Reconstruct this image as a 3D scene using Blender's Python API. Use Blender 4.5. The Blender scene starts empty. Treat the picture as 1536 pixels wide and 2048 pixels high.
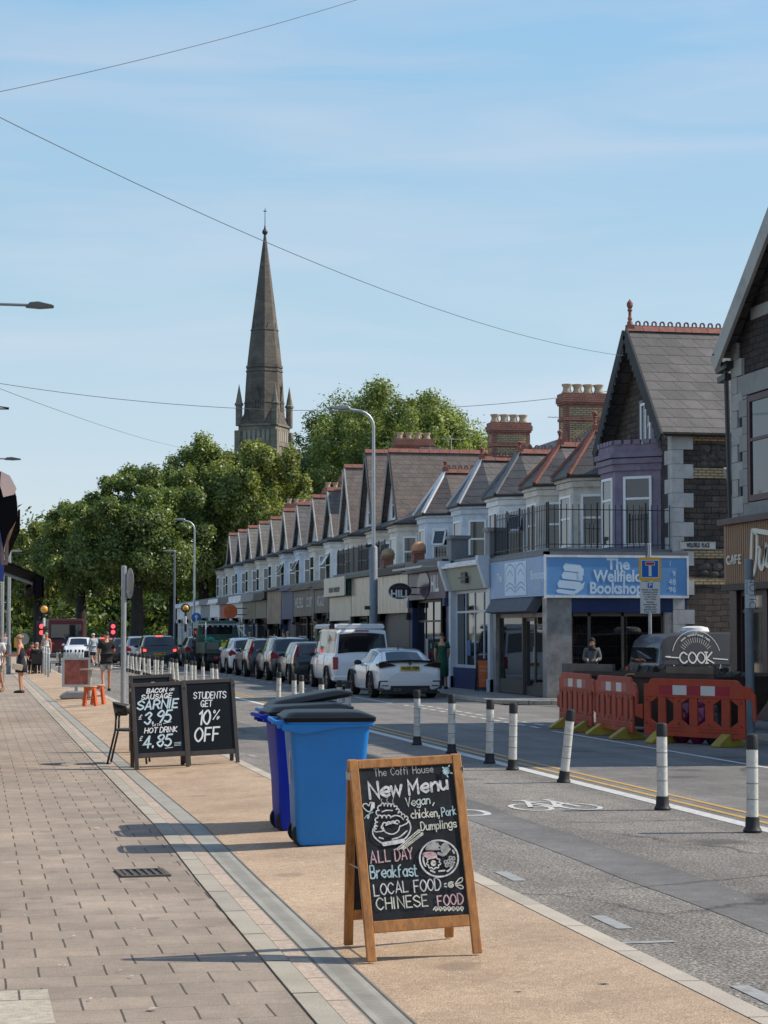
import bpy, bmesh, math, random
import numpy as np
from mathutils import Vector, Matrix, Euler
R = math.radians
scene = bpy.context.scene
C = scene.collection

# ------------------------------------------------------------------ camera, world, sun, exposure
FPX, CU, CV, HZ, VPU = 4000.0, 768.0, 1024.0, 1265.0, -50.0
CAMZ = 1.72
PITCH = math.atan((HZ - CV) / FPX)
YAW = math.atan((CU - VPU) / math.hypot(FPX, HZ - CV))
cam_d = bpy.data.cameras.new('camera')
cam = bpy.data.objects.new('camera', cam_d); C.objects.link(cam)
cam_d.sensor_fit = 'HORIZONTAL'; cam_d.sensor_width = 36.0; cam_d.lens = 36.0 * FPX / 1536.0
cam_d.clip_start = 0.1; cam_d.clip_end = 6000
cam.location = (0, 0, CAMZ)
cam.rotation_euler = Euler((R(90) + PITCH, 0, -YAW), 'XYZ')
scene.camera = cam

SUN = Vector((1.157, -0.10, 1.0)).normalized()
SUN_EL = math.asin(SUN.z)
SUN_ROT = math.atan2(SUN.x, SUN.y)
sun_d = bpy.data.lights.new('sun', 'SUN'); sun = bpy.data.objects.new('sun', sun_d); C.objects.link(sun)
sun_d.energy = 5.0; sun_d.angle = R(0.5); sun_d.color = (1.0, 0.90, 0.76)
sun.rotation_euler = (-SUN).to_track_quat('-Z', 'Y').to_euler()
sun.location = (60, 0, 60)

world = bpy.data.worlds.new('World'); scene.world = world; world.use_nodes = True
wn = world.node_tree; wn.nodes.clear()
w_out = wn.nodes.new('ShaderNodeOutputWorld'); w_bg = wn.nodes.new('ShaderNodeBackground')
w_sky = wn.nodes.new('ShaderNodeTexSky'); w_sky.sky_type = 'NISHITA'; w_sky.sun_disc = False
w_sky.sun_elevation = SUN_EL; w_sky.sun_rotation = SUN_ROT
w_sky.air_density = 1.0; w_sky.dust_density = 0.0; w_sky.ozone_density = 10.0; w_sky.altitude = 0
def _wn(t): return wn.nodes.new(t)
# high thin summer haze over the clear sky, whiter towards the horizon, with faint cirrus streaks
w_tc = _wn('ShaderNodeTexCoord'); w_sep = _wn('ShaderNodeSeparateXYZ'); wn.links.new(w_tc.outputs['Generated'], w_sep.inputs[0])
w_veil = _wn('ShaderNodeValToRGB'); wn.links.new(w_sep.outputs[2], w_veil.inputs['Fac'])
_st = [(0.0,(.86,.87,.90)),(.066,(.82,.87,.87)),(.151,(.67,.86,.88)),(.30,(.45,.765,.99)),(.6,(.30,.50,.80)),(1.0,(.22,.40,.70))]
while len(w_veil.color_ramp.elements) < len(_st): w_veil.color_ramp.elements.new(.5)
for e, (p_, c_) in zip(w_veil.color_ramp.elements, _st): e.position = p_; e.color = (*c_, 1)
w_map = _wn('ShaderNodeMapping'); w_map.inputs['Rotation'].default_value = (0, R(-13), R(11.5)); w_map.inputs['Scale'].default_value = (2.2, 2.0, 15.0)
w_noise = _wn('ShaderNodeTexNoise'); w_noise.inputs['Scale'].default_value = 2.3; w_noise.inputs['Detail'].default_value = 7
w_noise.inputs['Roughness'].default_value = 0.5; w_noise.inputs['Distortion'].default_value = 0.5
w_ramp = _wn('ShaderNodeValToRGB')
w_ramp.color_ramp.elements[0].position = 0.43; w_ramp.color_ramp.elements[0].color = (0, 0, 0, 1)
w_ramp.color_ramp.elements[1].position = 0.78; w_ramp.color_ramp.elements[1].color = (0.55, 0.55, 0.55, 1)
w_cir = _wn('ShaderNodeMix'); w_cir.data_type = 'RGBA'; w_cir.inputs['B'].default_value = (.95, .96, .97, 1)
w_gain = _wn('ShaderNodeVectorMath'); w_gain.operation = 'SCALE'; w_gain.inputs['Scale'].default_value = 8.33
w_mix = _wn('ShaderNodeMix'); w_mix.data_type = 'RGBA'; w_mix.inputs[0].default_value = .6
wn.links.new(w_tc.outputs['Generated'], w_map.inputs['Vector']); wn.links.new(w_map.outputs['Vector'], w_noise.inputs['Vector'])
wn.links.new(w_noise.outputs['Fac'], w_ramp.inputs['Fac']); wn.links.new(w_ramp.outputs['Color'], w_cir.inputs[0])
wn.links.new(w_veil.outputs['Color'], w_cir.inputs['A']); wn.links.new(w_cir.outputs['Result'], w_gain.inputs[0])
wn.links.new(w_sky.outputs['Color'], w_mix.inputs['A']); wn.links.new(w_gain.outputs[0], w_mix.inputs['B'])
wn.links.new(w_mix.outputs['Result'], w_bg.inputs['Color'])
w_bg.inputs['Strength'].default_value = 0.12
wn.links.new(w_bg.outputs['Background'], w_out.inputs['Surface'])
vs = scene.view_settings
vs.view_transform = 'Standard'; vs.look = 'None'; vs.exposure = 0.0; vs.gamma = 1.0

# ------------------------------------------------------------------ pixel -> world helpers (used to survey positions)
_cm = cam.rotation_euler.to_matrix()
def ray(u, v): return _cm @ Vector(((u - CU) / FPX, -(v - CV) / FPX, -1.0))
def G(u, v, z=0.0):
    d = ray(u, v); t = (z - CAMZ) / d.z
    return Vector((d.x * t, d.y * t, z))
def PX(u, v, X):
    d = ray(u, v); t = X / d.x
    return Vector((X, d.y * t, CAMZ + d.z * t))
def PY(u, v, Y):
    d = ray(u, v); t = Y / d.y
    return Vector((d.x * t, Y, CAMZ + d.z * t))
def PD(u, v, D): return Vector((0, 0, CAMZ)) + ray(u, v) * D
def Yat(u, X): return PX(u, HZ, X).y

# ------------------------------------------------------------------ mesh builder
class MB:
    def __init__(s): s.v = []; s.f = []; s.mi = []; s.cur = 0
    def face(s, pts):
        b = len(s.v); s.v += [tuple(p) for p in pts]; s.f.append(tuple(range(b, b + len(pts)))); s.mi.append(s.cur)
    def add(s, verts, faces):
        b = len(s.v); s.v += [tuple(p) for p in verts]
        for f in faces: s.f.append(tuple(i + b for i in f)); s.mi.append(s.cur)
    def box(s, x0, y0, z0, x1, y1, z1):
        x0, x1 = min(x0, x1), max(x0, x1); y0, y1 = min(y0, y1), max(y0, y1); z0, z1 = min(z0, z1), max(z0, z1)
        s.add([(x0,y0,z0),(x1,y0,z0),(x1,y1,z0),(x0,y1,z0),(x0,y0,z1),(x1,y0,z1),(x1,y1,z1),(x0,y1,z1)],
              [(0,3,2,1),(4,5,6,7),(0,1,5,4),(1,2,6,5),(2,3,7,6),(3,0,4,7)])
        return s
    def obox(s, a, b, w, t, up=(0,0,1)):
        """bar from a to b, w across, t thick along up"""
        a = Vector(a); b = Vector(b); d = (b - a).normalized(); u = Vector(up)
        sd = d.cross(u)
        if sd.length < 1e-4: sd = d.cross(Vector((1,0,0)))
        sd.normalize(); u = sd.cross(d).normalized()
        vs_ = []
        for p in (a, b):
            for (i, j) in ((-1,-1),(1,-1),(1,1),(-1,1)): vs_.append(p + sd * (w/2*i) + u * (t/2*j))
        s.add(vs_, [(0,3,2,1),(4,5,6,7),(0,1,5,4),(1,2,6,5),(2,3,7,6),(3,0,4,7)])
        return s
    def tube(s, pts, r, n=8, cap=True):
        pts = [Vector(p) for p in pts]; rs = r if isinstance(r, (list, tuple)) else [r] * len(pts)
        b = len(s.v); prev = None
        for i, p in enumerate(pts):
            d = (pts[min(i+1, len(pts)-1)] - pts[max(i-1, 0)]).normalized()
            if prev is None: x = d.orthogonal().normalized()
            else:
                x = prev - d * prev.dot(d)
                x = x.normalized() if x.length > 1e-5 else d.orthogonal().normalized()
            prev = x; y = d.cross(x)
            for k in range(n):
                a = 2 * math.pi * k / n
                s.v.append(tuple(p + (x * math.cos(a) + y * math.sin(a)) * rs[i]))
        for i in range(len(pts) - 1):
            for k in range(n):
                k2 = (k + 1) % n
                s.f.append((b+i*n+k, b+i*n+k2, b+(i+1)*n+k2, b+(i+1)*n+k)); s.mi.append(s.cur)
        if cap:
            s.f.append(tuple(b + k for k in reversed(range(n)))); s.mi.append(s.cur)
            e = b + (len(pts)-1)*n
            s.f.append(tuple(e + k for k in range(n))); s.mi.append(s.cur)
        return s
    def lathe(s, prof, n=16, o=(0,0,0), axis='z', cap=True):
        o = Vector(o); b = len(s.v)
        for (r, h) in prof:
            for k in range(n):
                a = 2*math.pi*k/n; c, q = r*math.cos(a), r*math.sin(a)
                p = {'z': (c,q,h), 'x': (h,c,q), 'y': (q,h,c)}[axis]
                s.v.append(tuple(o + Vector(p)))
        for i in range(len(prof)-1):
            for k in range(n):
                k2 = (k+1) % n
                s.f.append((b+i*n+k, b+i*n+k2, b+(i+1)*n+k2, b+(i+1)*n+k)); s.mi.append(s.cur)
        if cap:
            if prof[0][0] > 1e-5: s.f.append(tuple(b+k for k in reversed(range(n)))); s.mi.append(s.cur)
            e = b+(len(prof)-1)*n
            if prof[-1][0] > 1e-5: s.f.append(tuple(e+k for k in range(n))); s.mi.append(s.cur)
        return s
    def prism(s, poly, fr, depth):
        """poly of (a,b) in frame fr=(origin, ax, bx, nx), extruded along nx"""
        o, ax, bx, nx = [Vector(q) for q in fr]; n = len(poly); b = len(s.v)
        for d in (0, depth):
            for (p, q) in poly: s.v.append(tuple(o + ax*p + bx*q + nx*d))
        s.f.append(tuple(b + i for i in reversed(range(n)))); s.mi.append(s.cur)
        s.f.append(tuple(b + n + i for i in range(n))); s.mi.append(s.cur)
        for i in range(n):
            j = (i+1) % n
            s.f.append((b+i, b+j, b+n+j, b+n+i)); s.mi.append(s.cur)
        return s
    def ell(s, c, r, n=12, m=8, zmin=-1.0):
        c = Vector(c); prof = []
        for i in range(m+1):
            a = -math.pi/2 + math.pi*i/m
            if math.sin(a) < zmin - 1e-6: continue
            prof.append((max(math.cos(a), 1e-4), math.sin(a)))
        b = len(s.v)
        for (q, h) in prof:
            for k in range(n):
                a = 2*math.pi*k/n
                s.v.append((c.x+r[0]*q*math.cos(a), c.y+r[1]*q*math.sin(a), c.z+r[2]*h))
        for i in range(len(prof)-1):
            for k in range(n):
                k2 = (k+1) % n
                s.f.append((b+i*n+k, b+i*n+k2, b+(i+1)*n+k2, b+(i+1)*n+k)); s.mi.append(s.cur)
        return s
    def build(s, name, mat, parent=None, loc=(0,0,0), rot=(0,0,0), smooth=False, bevel=0, seg=1, recalc=True, scale=None):
        me = bpy.data.meshes.new(name); me.from_pydata(s.v, [], s.f)
        mats = mat if isinstance(mat, (list, tuple)) else [mat]
        for m in mats: me.materials.append(m)
        if len(mats) > 1: me.polygons.foreach_set('material_index', s.mi)
        if recalc:
            bm = bmesh.new(); bm.from_mesh(me); bmesh.ops.recalc_face_normals(bm, faces=bm.faces); bm.to_mesh(me); bm.free()
        o = bpy.data.objects.new(name, me); C.objects.link(o)
        o.location = loc; o.rotation_euler = rot
        if scale: o.scale = scale
        if parent: o.parent = parent
        if smooth:
            me.polygons.foreach_set('use_smooth', [True]*len(me.polygons))
            if smooth == 'auto':
                try: me.set_sharp_from_angle(angle=R(40))
                except Exception: pass
        if bevel:
            md = o.modifiers.new('bevel', 'BEVEL'); md.width = bevel; md.segments = seg; md.limit_method = 'ANGLE'
        me.update()
        return o

def thing(name, label, cat, loc=(0,0,0), rz=0.0, group=None, rot=None):
    o = bpy.data.objects.new(name, None); C.objects.link(o)
    o.empty_display_size = 0.2
    o.location = loc; o.rotation_euler = rot if rot else (0, 0, rz)
    return tag(o, label, cat, group)
def tag(o, label, cat, group=None):
    o['label'] = label; o['category'] = cat
    if group: o['group'] = group
    return o
def struct(o): o['kind'] = 'structure'; return o
def dup(root, label=None, loc=None, rz=None, group=None, rot=None):
    c = root.copy(); C.objects.link(c)
    if loc is not None: c.location = loc
    if rz is not None: c.rotation_euler = (0, 0, rz)
    if rot is not None: c.rotation_euler = rot
    if label: c['label'] = label
    if group: c['group'] = group
    for ch in list(root.children):
        d = ch.copy(); C.objects.link(d); d.parent = c
        for g in list(ch.children):
            e = g.copy(); C.objects.link(e); e.parent = d
    return c

# ------------------------------------------------------------------ materials
_mats = {}
def _new(name):
    m = bpy.data.materials.new(name); m.use_nodes = True
    nt = m.node_tree; nt.nodes.clear()
    out = nt.nodes.new('ShaderNodeOutputMaterial'); p = nt.nodes.new('ShaderNodeBsdfPrincipled')
    nt.links.new(p.outputs[0], out.inputs[0])
    return m, nt, p, out
def _noise(nt, scale, detail=6, rough=.6, vec=None, dist=0):
    n = nt.nodes.new('ShaderNodeTexNoise'); n.inputs['Scale'].default_value = scale
    n.inputs['Detail'].default_value = detail; n.inputs['Roughness'].default_value = rough; n.inputs['Distortion'].default_value = dist
    if vec is None:
        tc = nt.nodes.new('ShaderNodeTexCoord'); vec = tc.outputs['Object']
    nt.links.new(vec, n.inputs['Vector']); return n
def _ramp(nt, fac, stops):
    r = nt.nodes.new('ShaderNodeValToRGB'); e = r.color_ramp.elements
    while len(e) < len(stops): e.new(0.5)
    for i, (p, c) in enumerate(stops):
        e[i].position = p; e[i].color = (c[0], c[1], c[2], 1) if not isinstance(c, (int, float)) else (c, c, c, 1)
    nt.links.new(fac, r.inputs['Fac']); return r
def _mix(nt, fac, a, b, mode='MIX'):
    m = nt.nodes.new('ShaderNodeMix'); m.data_type = 'RGBA'; m.blend_type = mode
    for sock, val in (('Factor', fac), ('A', a), ('B', b)):
        if isinstance(val, bpy.types.NodeSocket): nt.links.new(val, m.inputs[sock])
        elif isinstance(val, (int, float)):
            if sock == 'Factor': m.inputs[0].default_value = val
            else: m.inputs[sock].default_value = (val, val, val, 1)
        else: m.inputs[sock].default_value = (val[0], val[1], val[2], 1)
    return m.outputs['Result']
def _bump(nt, p, h, strength=.3, dist=.01):
    b = nt.nodes.new('ShaderNodeBump'); b.inputs['Strength'].default_value = strength; b.inputs['Distance'].default_value = dist
    nt.links.new(h, b.inputs['Height']); nt.links.new(b.outputs[0], p.inputs['Normal'])
def sc(c, k): return tuple(min(1, max(0, x*k)) for x in c)
def M(name, col, rough=.6, var=.15, vs=3.0, metal=0, bump=0, bs=60, bd=.01, coat=0, spec=.5, dirt=None, ds=1.5, emit=0):
    if name in _mats: return _mats[name]
    m, nt, p, out = _new(name)
    n = _noise(nt, vs)
    r = _ramp(nt, n.outputs['Fac'], [(.3, sc(col, 1-var)), (.7, sc(col, 1+var))])
    c = r.outputs['Color']
    if dirt:
        dn = _noise(nt, ds, 8, .7, dist=.5)
        f = _ramp(nt, dn.outputs['Fac'], [(.48, 0.0), (.72, .75)])
        c = _mix(nt, f.outputs['Color'], c, dirt)
    nt.links.new(c, p.inputs['Base Color'])
    p.inputs['Roughness'].default_value = rough; p.inputs['Metallic'].default_value = metal
    p.inputs['Coat Weight'].default_value = coat; p.inputs['Coat Roughness'].default_value = .04
    p.inputs['Specular IOR Level'].default_value = spec
    if emit:
        p.inputs['Emission Color'].default_value = (*col, 1); p.inputs['Emission Strength'].default_value = emit
    if bump:
        bn = _noise(nt, bs, 4); _bump(nt, p, bn.outputs['Fac'], bump, bd)
    _mats[name] = m; return m
def uvec(nt, mode='wall'):
    """(x+y, z) coordinates for upright surfaces"""
    tc = nt.nodes.new('ShaderNodeTexCoord'); sp = nt.nodes.new('ShaderNodeSeparateXYZ'); cb = nt.nodes.new('ShaderNodeCombineXYZ')
    nt.links.new(tc.outputs['Object'], sp.inputs[0])
    if mode == 'wall':
        ad = nt.nodes.new('ShaderNodeMath'); nt.links.new(sp.outputs[0], ad.inputs[0]); nt.links.new(sp.outputs[1], ad.inputs[1])
        nt.links.new(ad.outputs[0], cb.inputs[0]); nt.links.new(sp.outputs[2], cb.inputs[1])
    else:
        nt.links.new(sp.outputs[0], cb.inputs[0]); nt.links.new(sp.outputs[1], cb.inputs[1])
    return cb.outputs[0]
def BR(name, c1, c2, mortar, bw, bh, ms=.01, rough=.85, var=.3, mode='wall', off=.5, distort=0, bump=.5, bd=.01, vs=2.0, smooth=.1, stain=None):
    if name in _mats: return _mats[name]
    m, nt, p, out = _new(name)
    v = uvec(nt, mode)
    if distort:
        dn = _noise(nt, 1.7, 3); sub = nt.nodes.new('ShaderNodeVectorMath'); sub.operation = 'SCALE'
        s0 = nt.nodes.new('ShaderNodeVectorMath'); s0.operation = 'SUBTRACT'; s0.inputs[1].default_value = (.5,.5,.5)
        nt.links.new(dn.outputs['Color'], s0.inputs[0]); nt.links.new(s0.outputs[0], sub.inputs[0]); sub.inputs['Scale'].default_value = distort
        ad = nt.nodes.new('ShaderNodeVectorMath'); nt.links.new(v, ad.inputs[0]); nt.links.new(sub.outputs[0], ad.inputs[1]); v = ad.outputs[0]
    b = nt.nodes.new('ShaderNodeTexBrick'); nt.links.new(v, b.inputs['Vector'])
    b.offset = off; b.inputs['Scale'].default_value = 1
    b.inputs['Color1'].default_value = (*c1, 1); b.inputs['Color2'].default_value = (*c2, 1); b.inputs['Mortar'].default_value = (*mortar, 1)
    b.inputs['Brick Width'].default_value = bw; b.inputs['Row Height'].default_value = bh
    b.inputs['Mortar Size'].default_value = ms; b.inputs['Mortar Smooth'].default_value = smooth
    n = _noise(nt, vs, 8, .65)
    r = _ramp(nt, n.outputs['Fac'], [(.3, 1-var), (.7, 1+var if var < .3 else 1.25)])
    c = _mix(nt, 1.0, b.outputs['Color'], r.outputs['Color'], 'MULTIPLY')
    if stain:
        sn = _noise(nt, .8, 8, .7, dist=1.0); f = _ramp(nt, sn.outputs['Fac'], [(.5, 0.0), (.72, .6)])
        c = _mix(nt, f.outputs['Color'], c, stain)
    nt.links.new(c, p.inputs['Base Color']); p.inputs['Roughness'].default_value = rough
    fn = _noise(nt, 90, 3)
    inv = nt.nodes.new('ShaderNodeMath'); inv.operation = 'SUBTRACT'; nt.links.new(fn.outputs['Fac'], inv.inputs[0]); nt.links.new(b.outputs['Fac'], inv.inputs[1])
    _bump(nt, p, inv.outputs[0], bump, bd)
    _mats[name] = m; return m
def GLASS(name, col=(.02,.025,.03), rough=.03, var=.2):
    return M(name, col, rough, var, 1.2, spec=1.0)

def STREAKY(name, col, k=(30,30,2.2), lo=.6, hi=1.25, rough=.5, spec=.5, dirt=None, ds=3, bump=0):
    m, nt, p, out = _new(name); tc = nt.nodes.new('ShaderNodeTexCoord'); mp = nt.nodes.new('ShaderNodeMapping'); mp.inputs['Scale'].default_value = k
    nt.links.new(tc.outputs['Object'], mp.inputs['Vector']); n = _noise(nt, 1.0, 6, .65, mp.outputs[0], .6)
    c = _ramp(nt, n.outputs['Fac'], [(.32, sc(col, lo)), (.5, col), (.68, sc(col, hi))]).outputs[0]
    if dirt: c = _mix(nt, _ramp(nt, _noise(nt, ds, 7, .7, dist=.8).outputs['Fac'], [(.5, 0.0), (.7, .65)]).outputs[0], c, dirt)
    nt.links.new(c, p.inputs['Base Color']); p.inputs['Roughness'].default_value = rough; p.inputs['Specular IOR Level'].default_value = spec
    if bump: _bump(nt, p, n.outputs['Fac'], bump, .004)
    return m
# common materials
MAT = dict(
 white=M('white paint', (.76,.77,.78), .5, .08, 3, dirt=(.42,.42,.40), ds=2.2),
 cream=M('cream render', (.68,.64,.56), .7, .1, 3, dirt=(.36,.33,.28), ds=2),
 pale=M('pale blue render', (.60,.67,.74), .7, .08, 3, dirt=(.36,.38,.4), ds=2),
 stone=M('bath stone', (.60,.56,.48), .8, .12, 4, bump=.2, bs=30, dirt=(.27,.25,.22), ds=3),
 glass=GLASS('window glass'),
 shopglass=GLASS('shop window glass', (.012,.014,.016)),
 black=M('black paint', (.018,.019,.021), .45, .2),
 iron=M('black ironwork', (.02,.02,.022), .5, .2),
 galv=M('galvanised steel', (.42,.45,.47), .45, .1, 8, metal=.6),
 grey=M('grey painted steel', (.17,.2,.23), .5, .1, 6, dirt=(.1,.11,.12)),
 lead=M('lead flashing', (.16,.17,.18), .6, .15),
 terra=M('terracotta', (.255,.10,.075), .85, .3, 6, bump=.2, bs=40, dirt=(.13,.085,.07)),
 pot=M('buff chimney pot', (.46,.36,.25), .8, .15, 6, dirt=(.22,.18,.14)),
 rubber=M('black rubber', (.012,.012,.013), .8, .2),
 darkwood=M('dark timber', (.03,.024,.02), .6, .2, 8),
 purple=M('purple render', (.225,.19,.255), .78, .14, 3, dirt=(.14,.115,.165), ds=2.5),
 upvc=M('white window plastic', (.80,.81,.82), .35, .04),
 navy=M('navy paint', (.012,.03,.11), .5, .15),
 skin=M('skin', (.50,.27,.18), .5, .08, 8),
)
SLATE = BR('roof slate', (.105,.098,.096), (.145,.132,.128), (.035,.034,.034), .5, .27, .012, .65, .25, bump=.6, bd=.02, vs=1.3, stain=(.075,.078,.062))
SLATE2 = BR('pale roof slate', (.17,.155,.14), (.21,.19,.165), (.07,.065,.06), .34, .22, .012, .75, .3, bump=.5, bd=.02, stain=(.12,.125,.08))
SLATE3 = BR('brown roof slate', (.15,.12,.108), (.18,.145,.125), (.06,.05,.045), .36, .2, .01, .75, .25, bump=.5, bd=.02, stain=(.1,.085,.075))
STONE = BR('pennant stone', (.15,.115,.095), (.075,.06,.054), (.028,.025,.023), .42, .15, .012, .9, .55, distort=.14, bump=1.0, bd=.03, vs=5, stain=(.09,.07,.05))
STONE2 = BR('dark pennant stone', (.085,.07,.068), (.045,.04,.043), (.02,.018,.018), .38, .13, .012, .9, .5, distort=.1, bump=1.0, bd=.03, vs=5)
RBRICK = BR('red and buff brick', (.30,.085,.055), (.24,.07,.05), (.27,.2,.15), .22, .075, .012, .85, .25, bump=.5, stain=(.13,.06,.045))
BBRICK = BR('buff brick', (.50,.38,.22), (.43,.32,.18), (.13,.09,.06), .22, .075, .013, .85, .2, bump=.5, stain=(.24,.17,.1))
# ------------------------------------------------------------------ ground, road, pavements
CH_PTS = [G(870, 2075), G(770, 1985), G(525, 1760), G(412, 1651), G(281, 1545), G(73, 1370)]
def chx(y):
    P = CH_PTS
    if y <= P[0].y: return P[0].x + (P[1].x-P[0].x)/(P[1].y-P[0].y)*(y-P[0].y)
    for a, b in zip(P, P[1:]):
        if y <= b.y: return a.x + (b.x-a.x)*(y-a.y)/(b.y-a.y)
    return P[-1].x
KERB = 3.43          # face of the near kerb
RZ = -0.06           # road level
FARK = 12.75         # far kerb
SHOPX = 14.4         # shop fronts
FPZ = 0.04           # far pavement level
def buffz(x, y=20): 
    c = chx(y); t = (x - c) / (KERB - c)
    return max(0, min(1, t)) * 0.055
SX0, SX1 = 39.2, 47.6   # side street carriageway in Y

def streak(nt, scale, lo, hi):
    tc = nt.nodes.new('ShaderNodeTexCoord'); mp = nt.nodes.new('ShaderNodeMapping'); mp.inputs['Scale'].default_value = scale
    nt.links.new(tc.outputs['Object'], mp.inputs['Vector']); n = _noise(nt, 1.0, 5, .6, mp.outputs[0]); return _ramp(nt, n.outputs['Fac'], [(.36, lo), (.64, hi)]).outputs[0]
def spots(nt, c, scale, col, rad, k):
    tc = nt.nodes.new('ShaderNodeTexCoord'); v = nt.nodes.new('ShaderNodeTexVoronoi'); v.inputs['Scale'].default_value = scale
    nz = _noise(nt, 3.0, 3); ad = nt.nodes.new('ShaderNodeMixRGB'); ad.inputs[0].default_value = .12
    nt.links.new(tc.outputs['Object'], ad.inputs[1]); nt.links.new(nz.outputs['Color'], ad.inputs[2]); nt.links.new(ad.outputs[0], v.inputs['Vector'])
    f = _ramp(nt, v.outputs['Distance'], [(rad*.6, k), (rad, 0.0)]); return _mix(nt, f.outputs[0], c, col)
def cracks(nt, c, scale=.28, col=(.03,.028,.027)):
    tc = nt.nodes.new('ShaderNodeTexCoord'); v = nt.nodes.new('ShaderNodeTexVoronoi'); v.feature = 'DISTANCE_TO_EDGE'; v.inputs['Scale'].default_value = scale
    nz = _noise(nt, 1.2, 6, .7); ad = nt.nodes.new('ShaderNodeMixRGB'); ad.inputs[0].default_value = .3
    nt.links.new(tc.outputs['Object'], ad.inputs[1]); nt.links.new(nz.outputs['Color'], ad.inputs[2]); nt.links.new(ad.outputs[0], v.inputs['Vector'])
    gate = _ramp(nt, _noise(nt, .25, 3).outputs['Fac'], [(.5, 0.0), (.56, 1.0)])
    f = _ramp(nt, v.outputs['Distance'], [(.002, .8), (.005, 0.0)]); g = _mix(nt, 1.0, f.outputs[0], gate.outputs[0], 'MULTIPLY'); return _mix(nt, g, c, col)
def gravel_mat():
    m, nt, p, out = _new('buff resin gravel')
    n1 = _noise(nt, 130, 3, .7); n2 = _noise(nt, 1.1, 6, .6); n3 = _noise(nt, 12, 6, .7)
    r1 = _ramp(nt, n1.outputs['Fac'], [(.34, (.25,.17,.112)), (.5, (.47,.345,.235)), (.66, (.74,.585,.43))])
    r2 = _ramp(nt, n2.outputs['Fac'], [(.35, (.82,.8,.78)), (.65, (1.08,1.06,1.04))])
    r3 = _ramp(nt, n3.outputs['Fac'], [(.4, .9), (.6, 1.06)])
    c = _mix(nt, 1.0, r1.outputs[0], r2.outputs[0], 'MULTIPLY'); c = _mix(nt, 1.0, c, r3.outputs[0], 'MULTIPLY'); c = spots(nt, c, 1.3, (.2,.15,.11), .16, .5); c = _mix(nt, 1.0, c, streak(nt, (.9,.12,1), .90, 1.06), 'MULTIPLY')
    nt.links.new(c, p.inputs['Base Color']); p.inputs['Roughness'].default_value = .9
    _bump(nt, p, n1.outputs['Fac'], .5, .006); return m
def asphalt_mat(name, lo, mid, hi, chip=48, b=.9):
    m, nt, p, out = _new(name)
    n1 = _noise(nt, chip, 4, .75); n2 = _noise(nt, .7, 8, .65); n3 = _noise(nt, 7, 5, .7)
    r1 = _ramp(nt, n1.outputs['Fac'], [(.36, lo), (.5, mid), (.64, hi)])
    r2 = _ramp(nt, n2.outputs['Fac'], [(.35, .78), (.65, 1.12)]); r3 = _ramp(nt, n3.outputs['Fac'], [(.4, .88), (.62, 1.08)])
    c = _mix(nt, 1.0, r1.outputs[0], r2.outputs[0], 'MULTIPLY'); c = _mix(nt, 1.0, c, r3.outputs[0], 'MULTIPLY')
    c = _mix(nt, 1.0, c, streak(nt, (1.1, .035, 1), .80, 1.14), 'MULTIPLY'); c = spots(nt, c, .55, (.035,.033,.032), .17, .55); c = cracks(nt, c)
    nt.links.new(c, p.inputs['Base Color']); p.inputs['Roughness'].default_value = .85
    _bump(nt, p, n1.outputs['Fac'], b, .012); return m
ASPH = asphalt_mat('chipped asphalt', (.03,.027,.024), (.22,.20,.175), (.50,.45,.39))
ASPH2 = asphalt_mat('smooth asphalt', (.095,.092,.089), (.158,.152,.145), (.22,.212,.20), 110, .25)
ASPH3 = asphalt_mat('carriageway asphalt', (.08,.075,.07), (.19,.178,.163), (.32,.30,.27), 90, .4)
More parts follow.
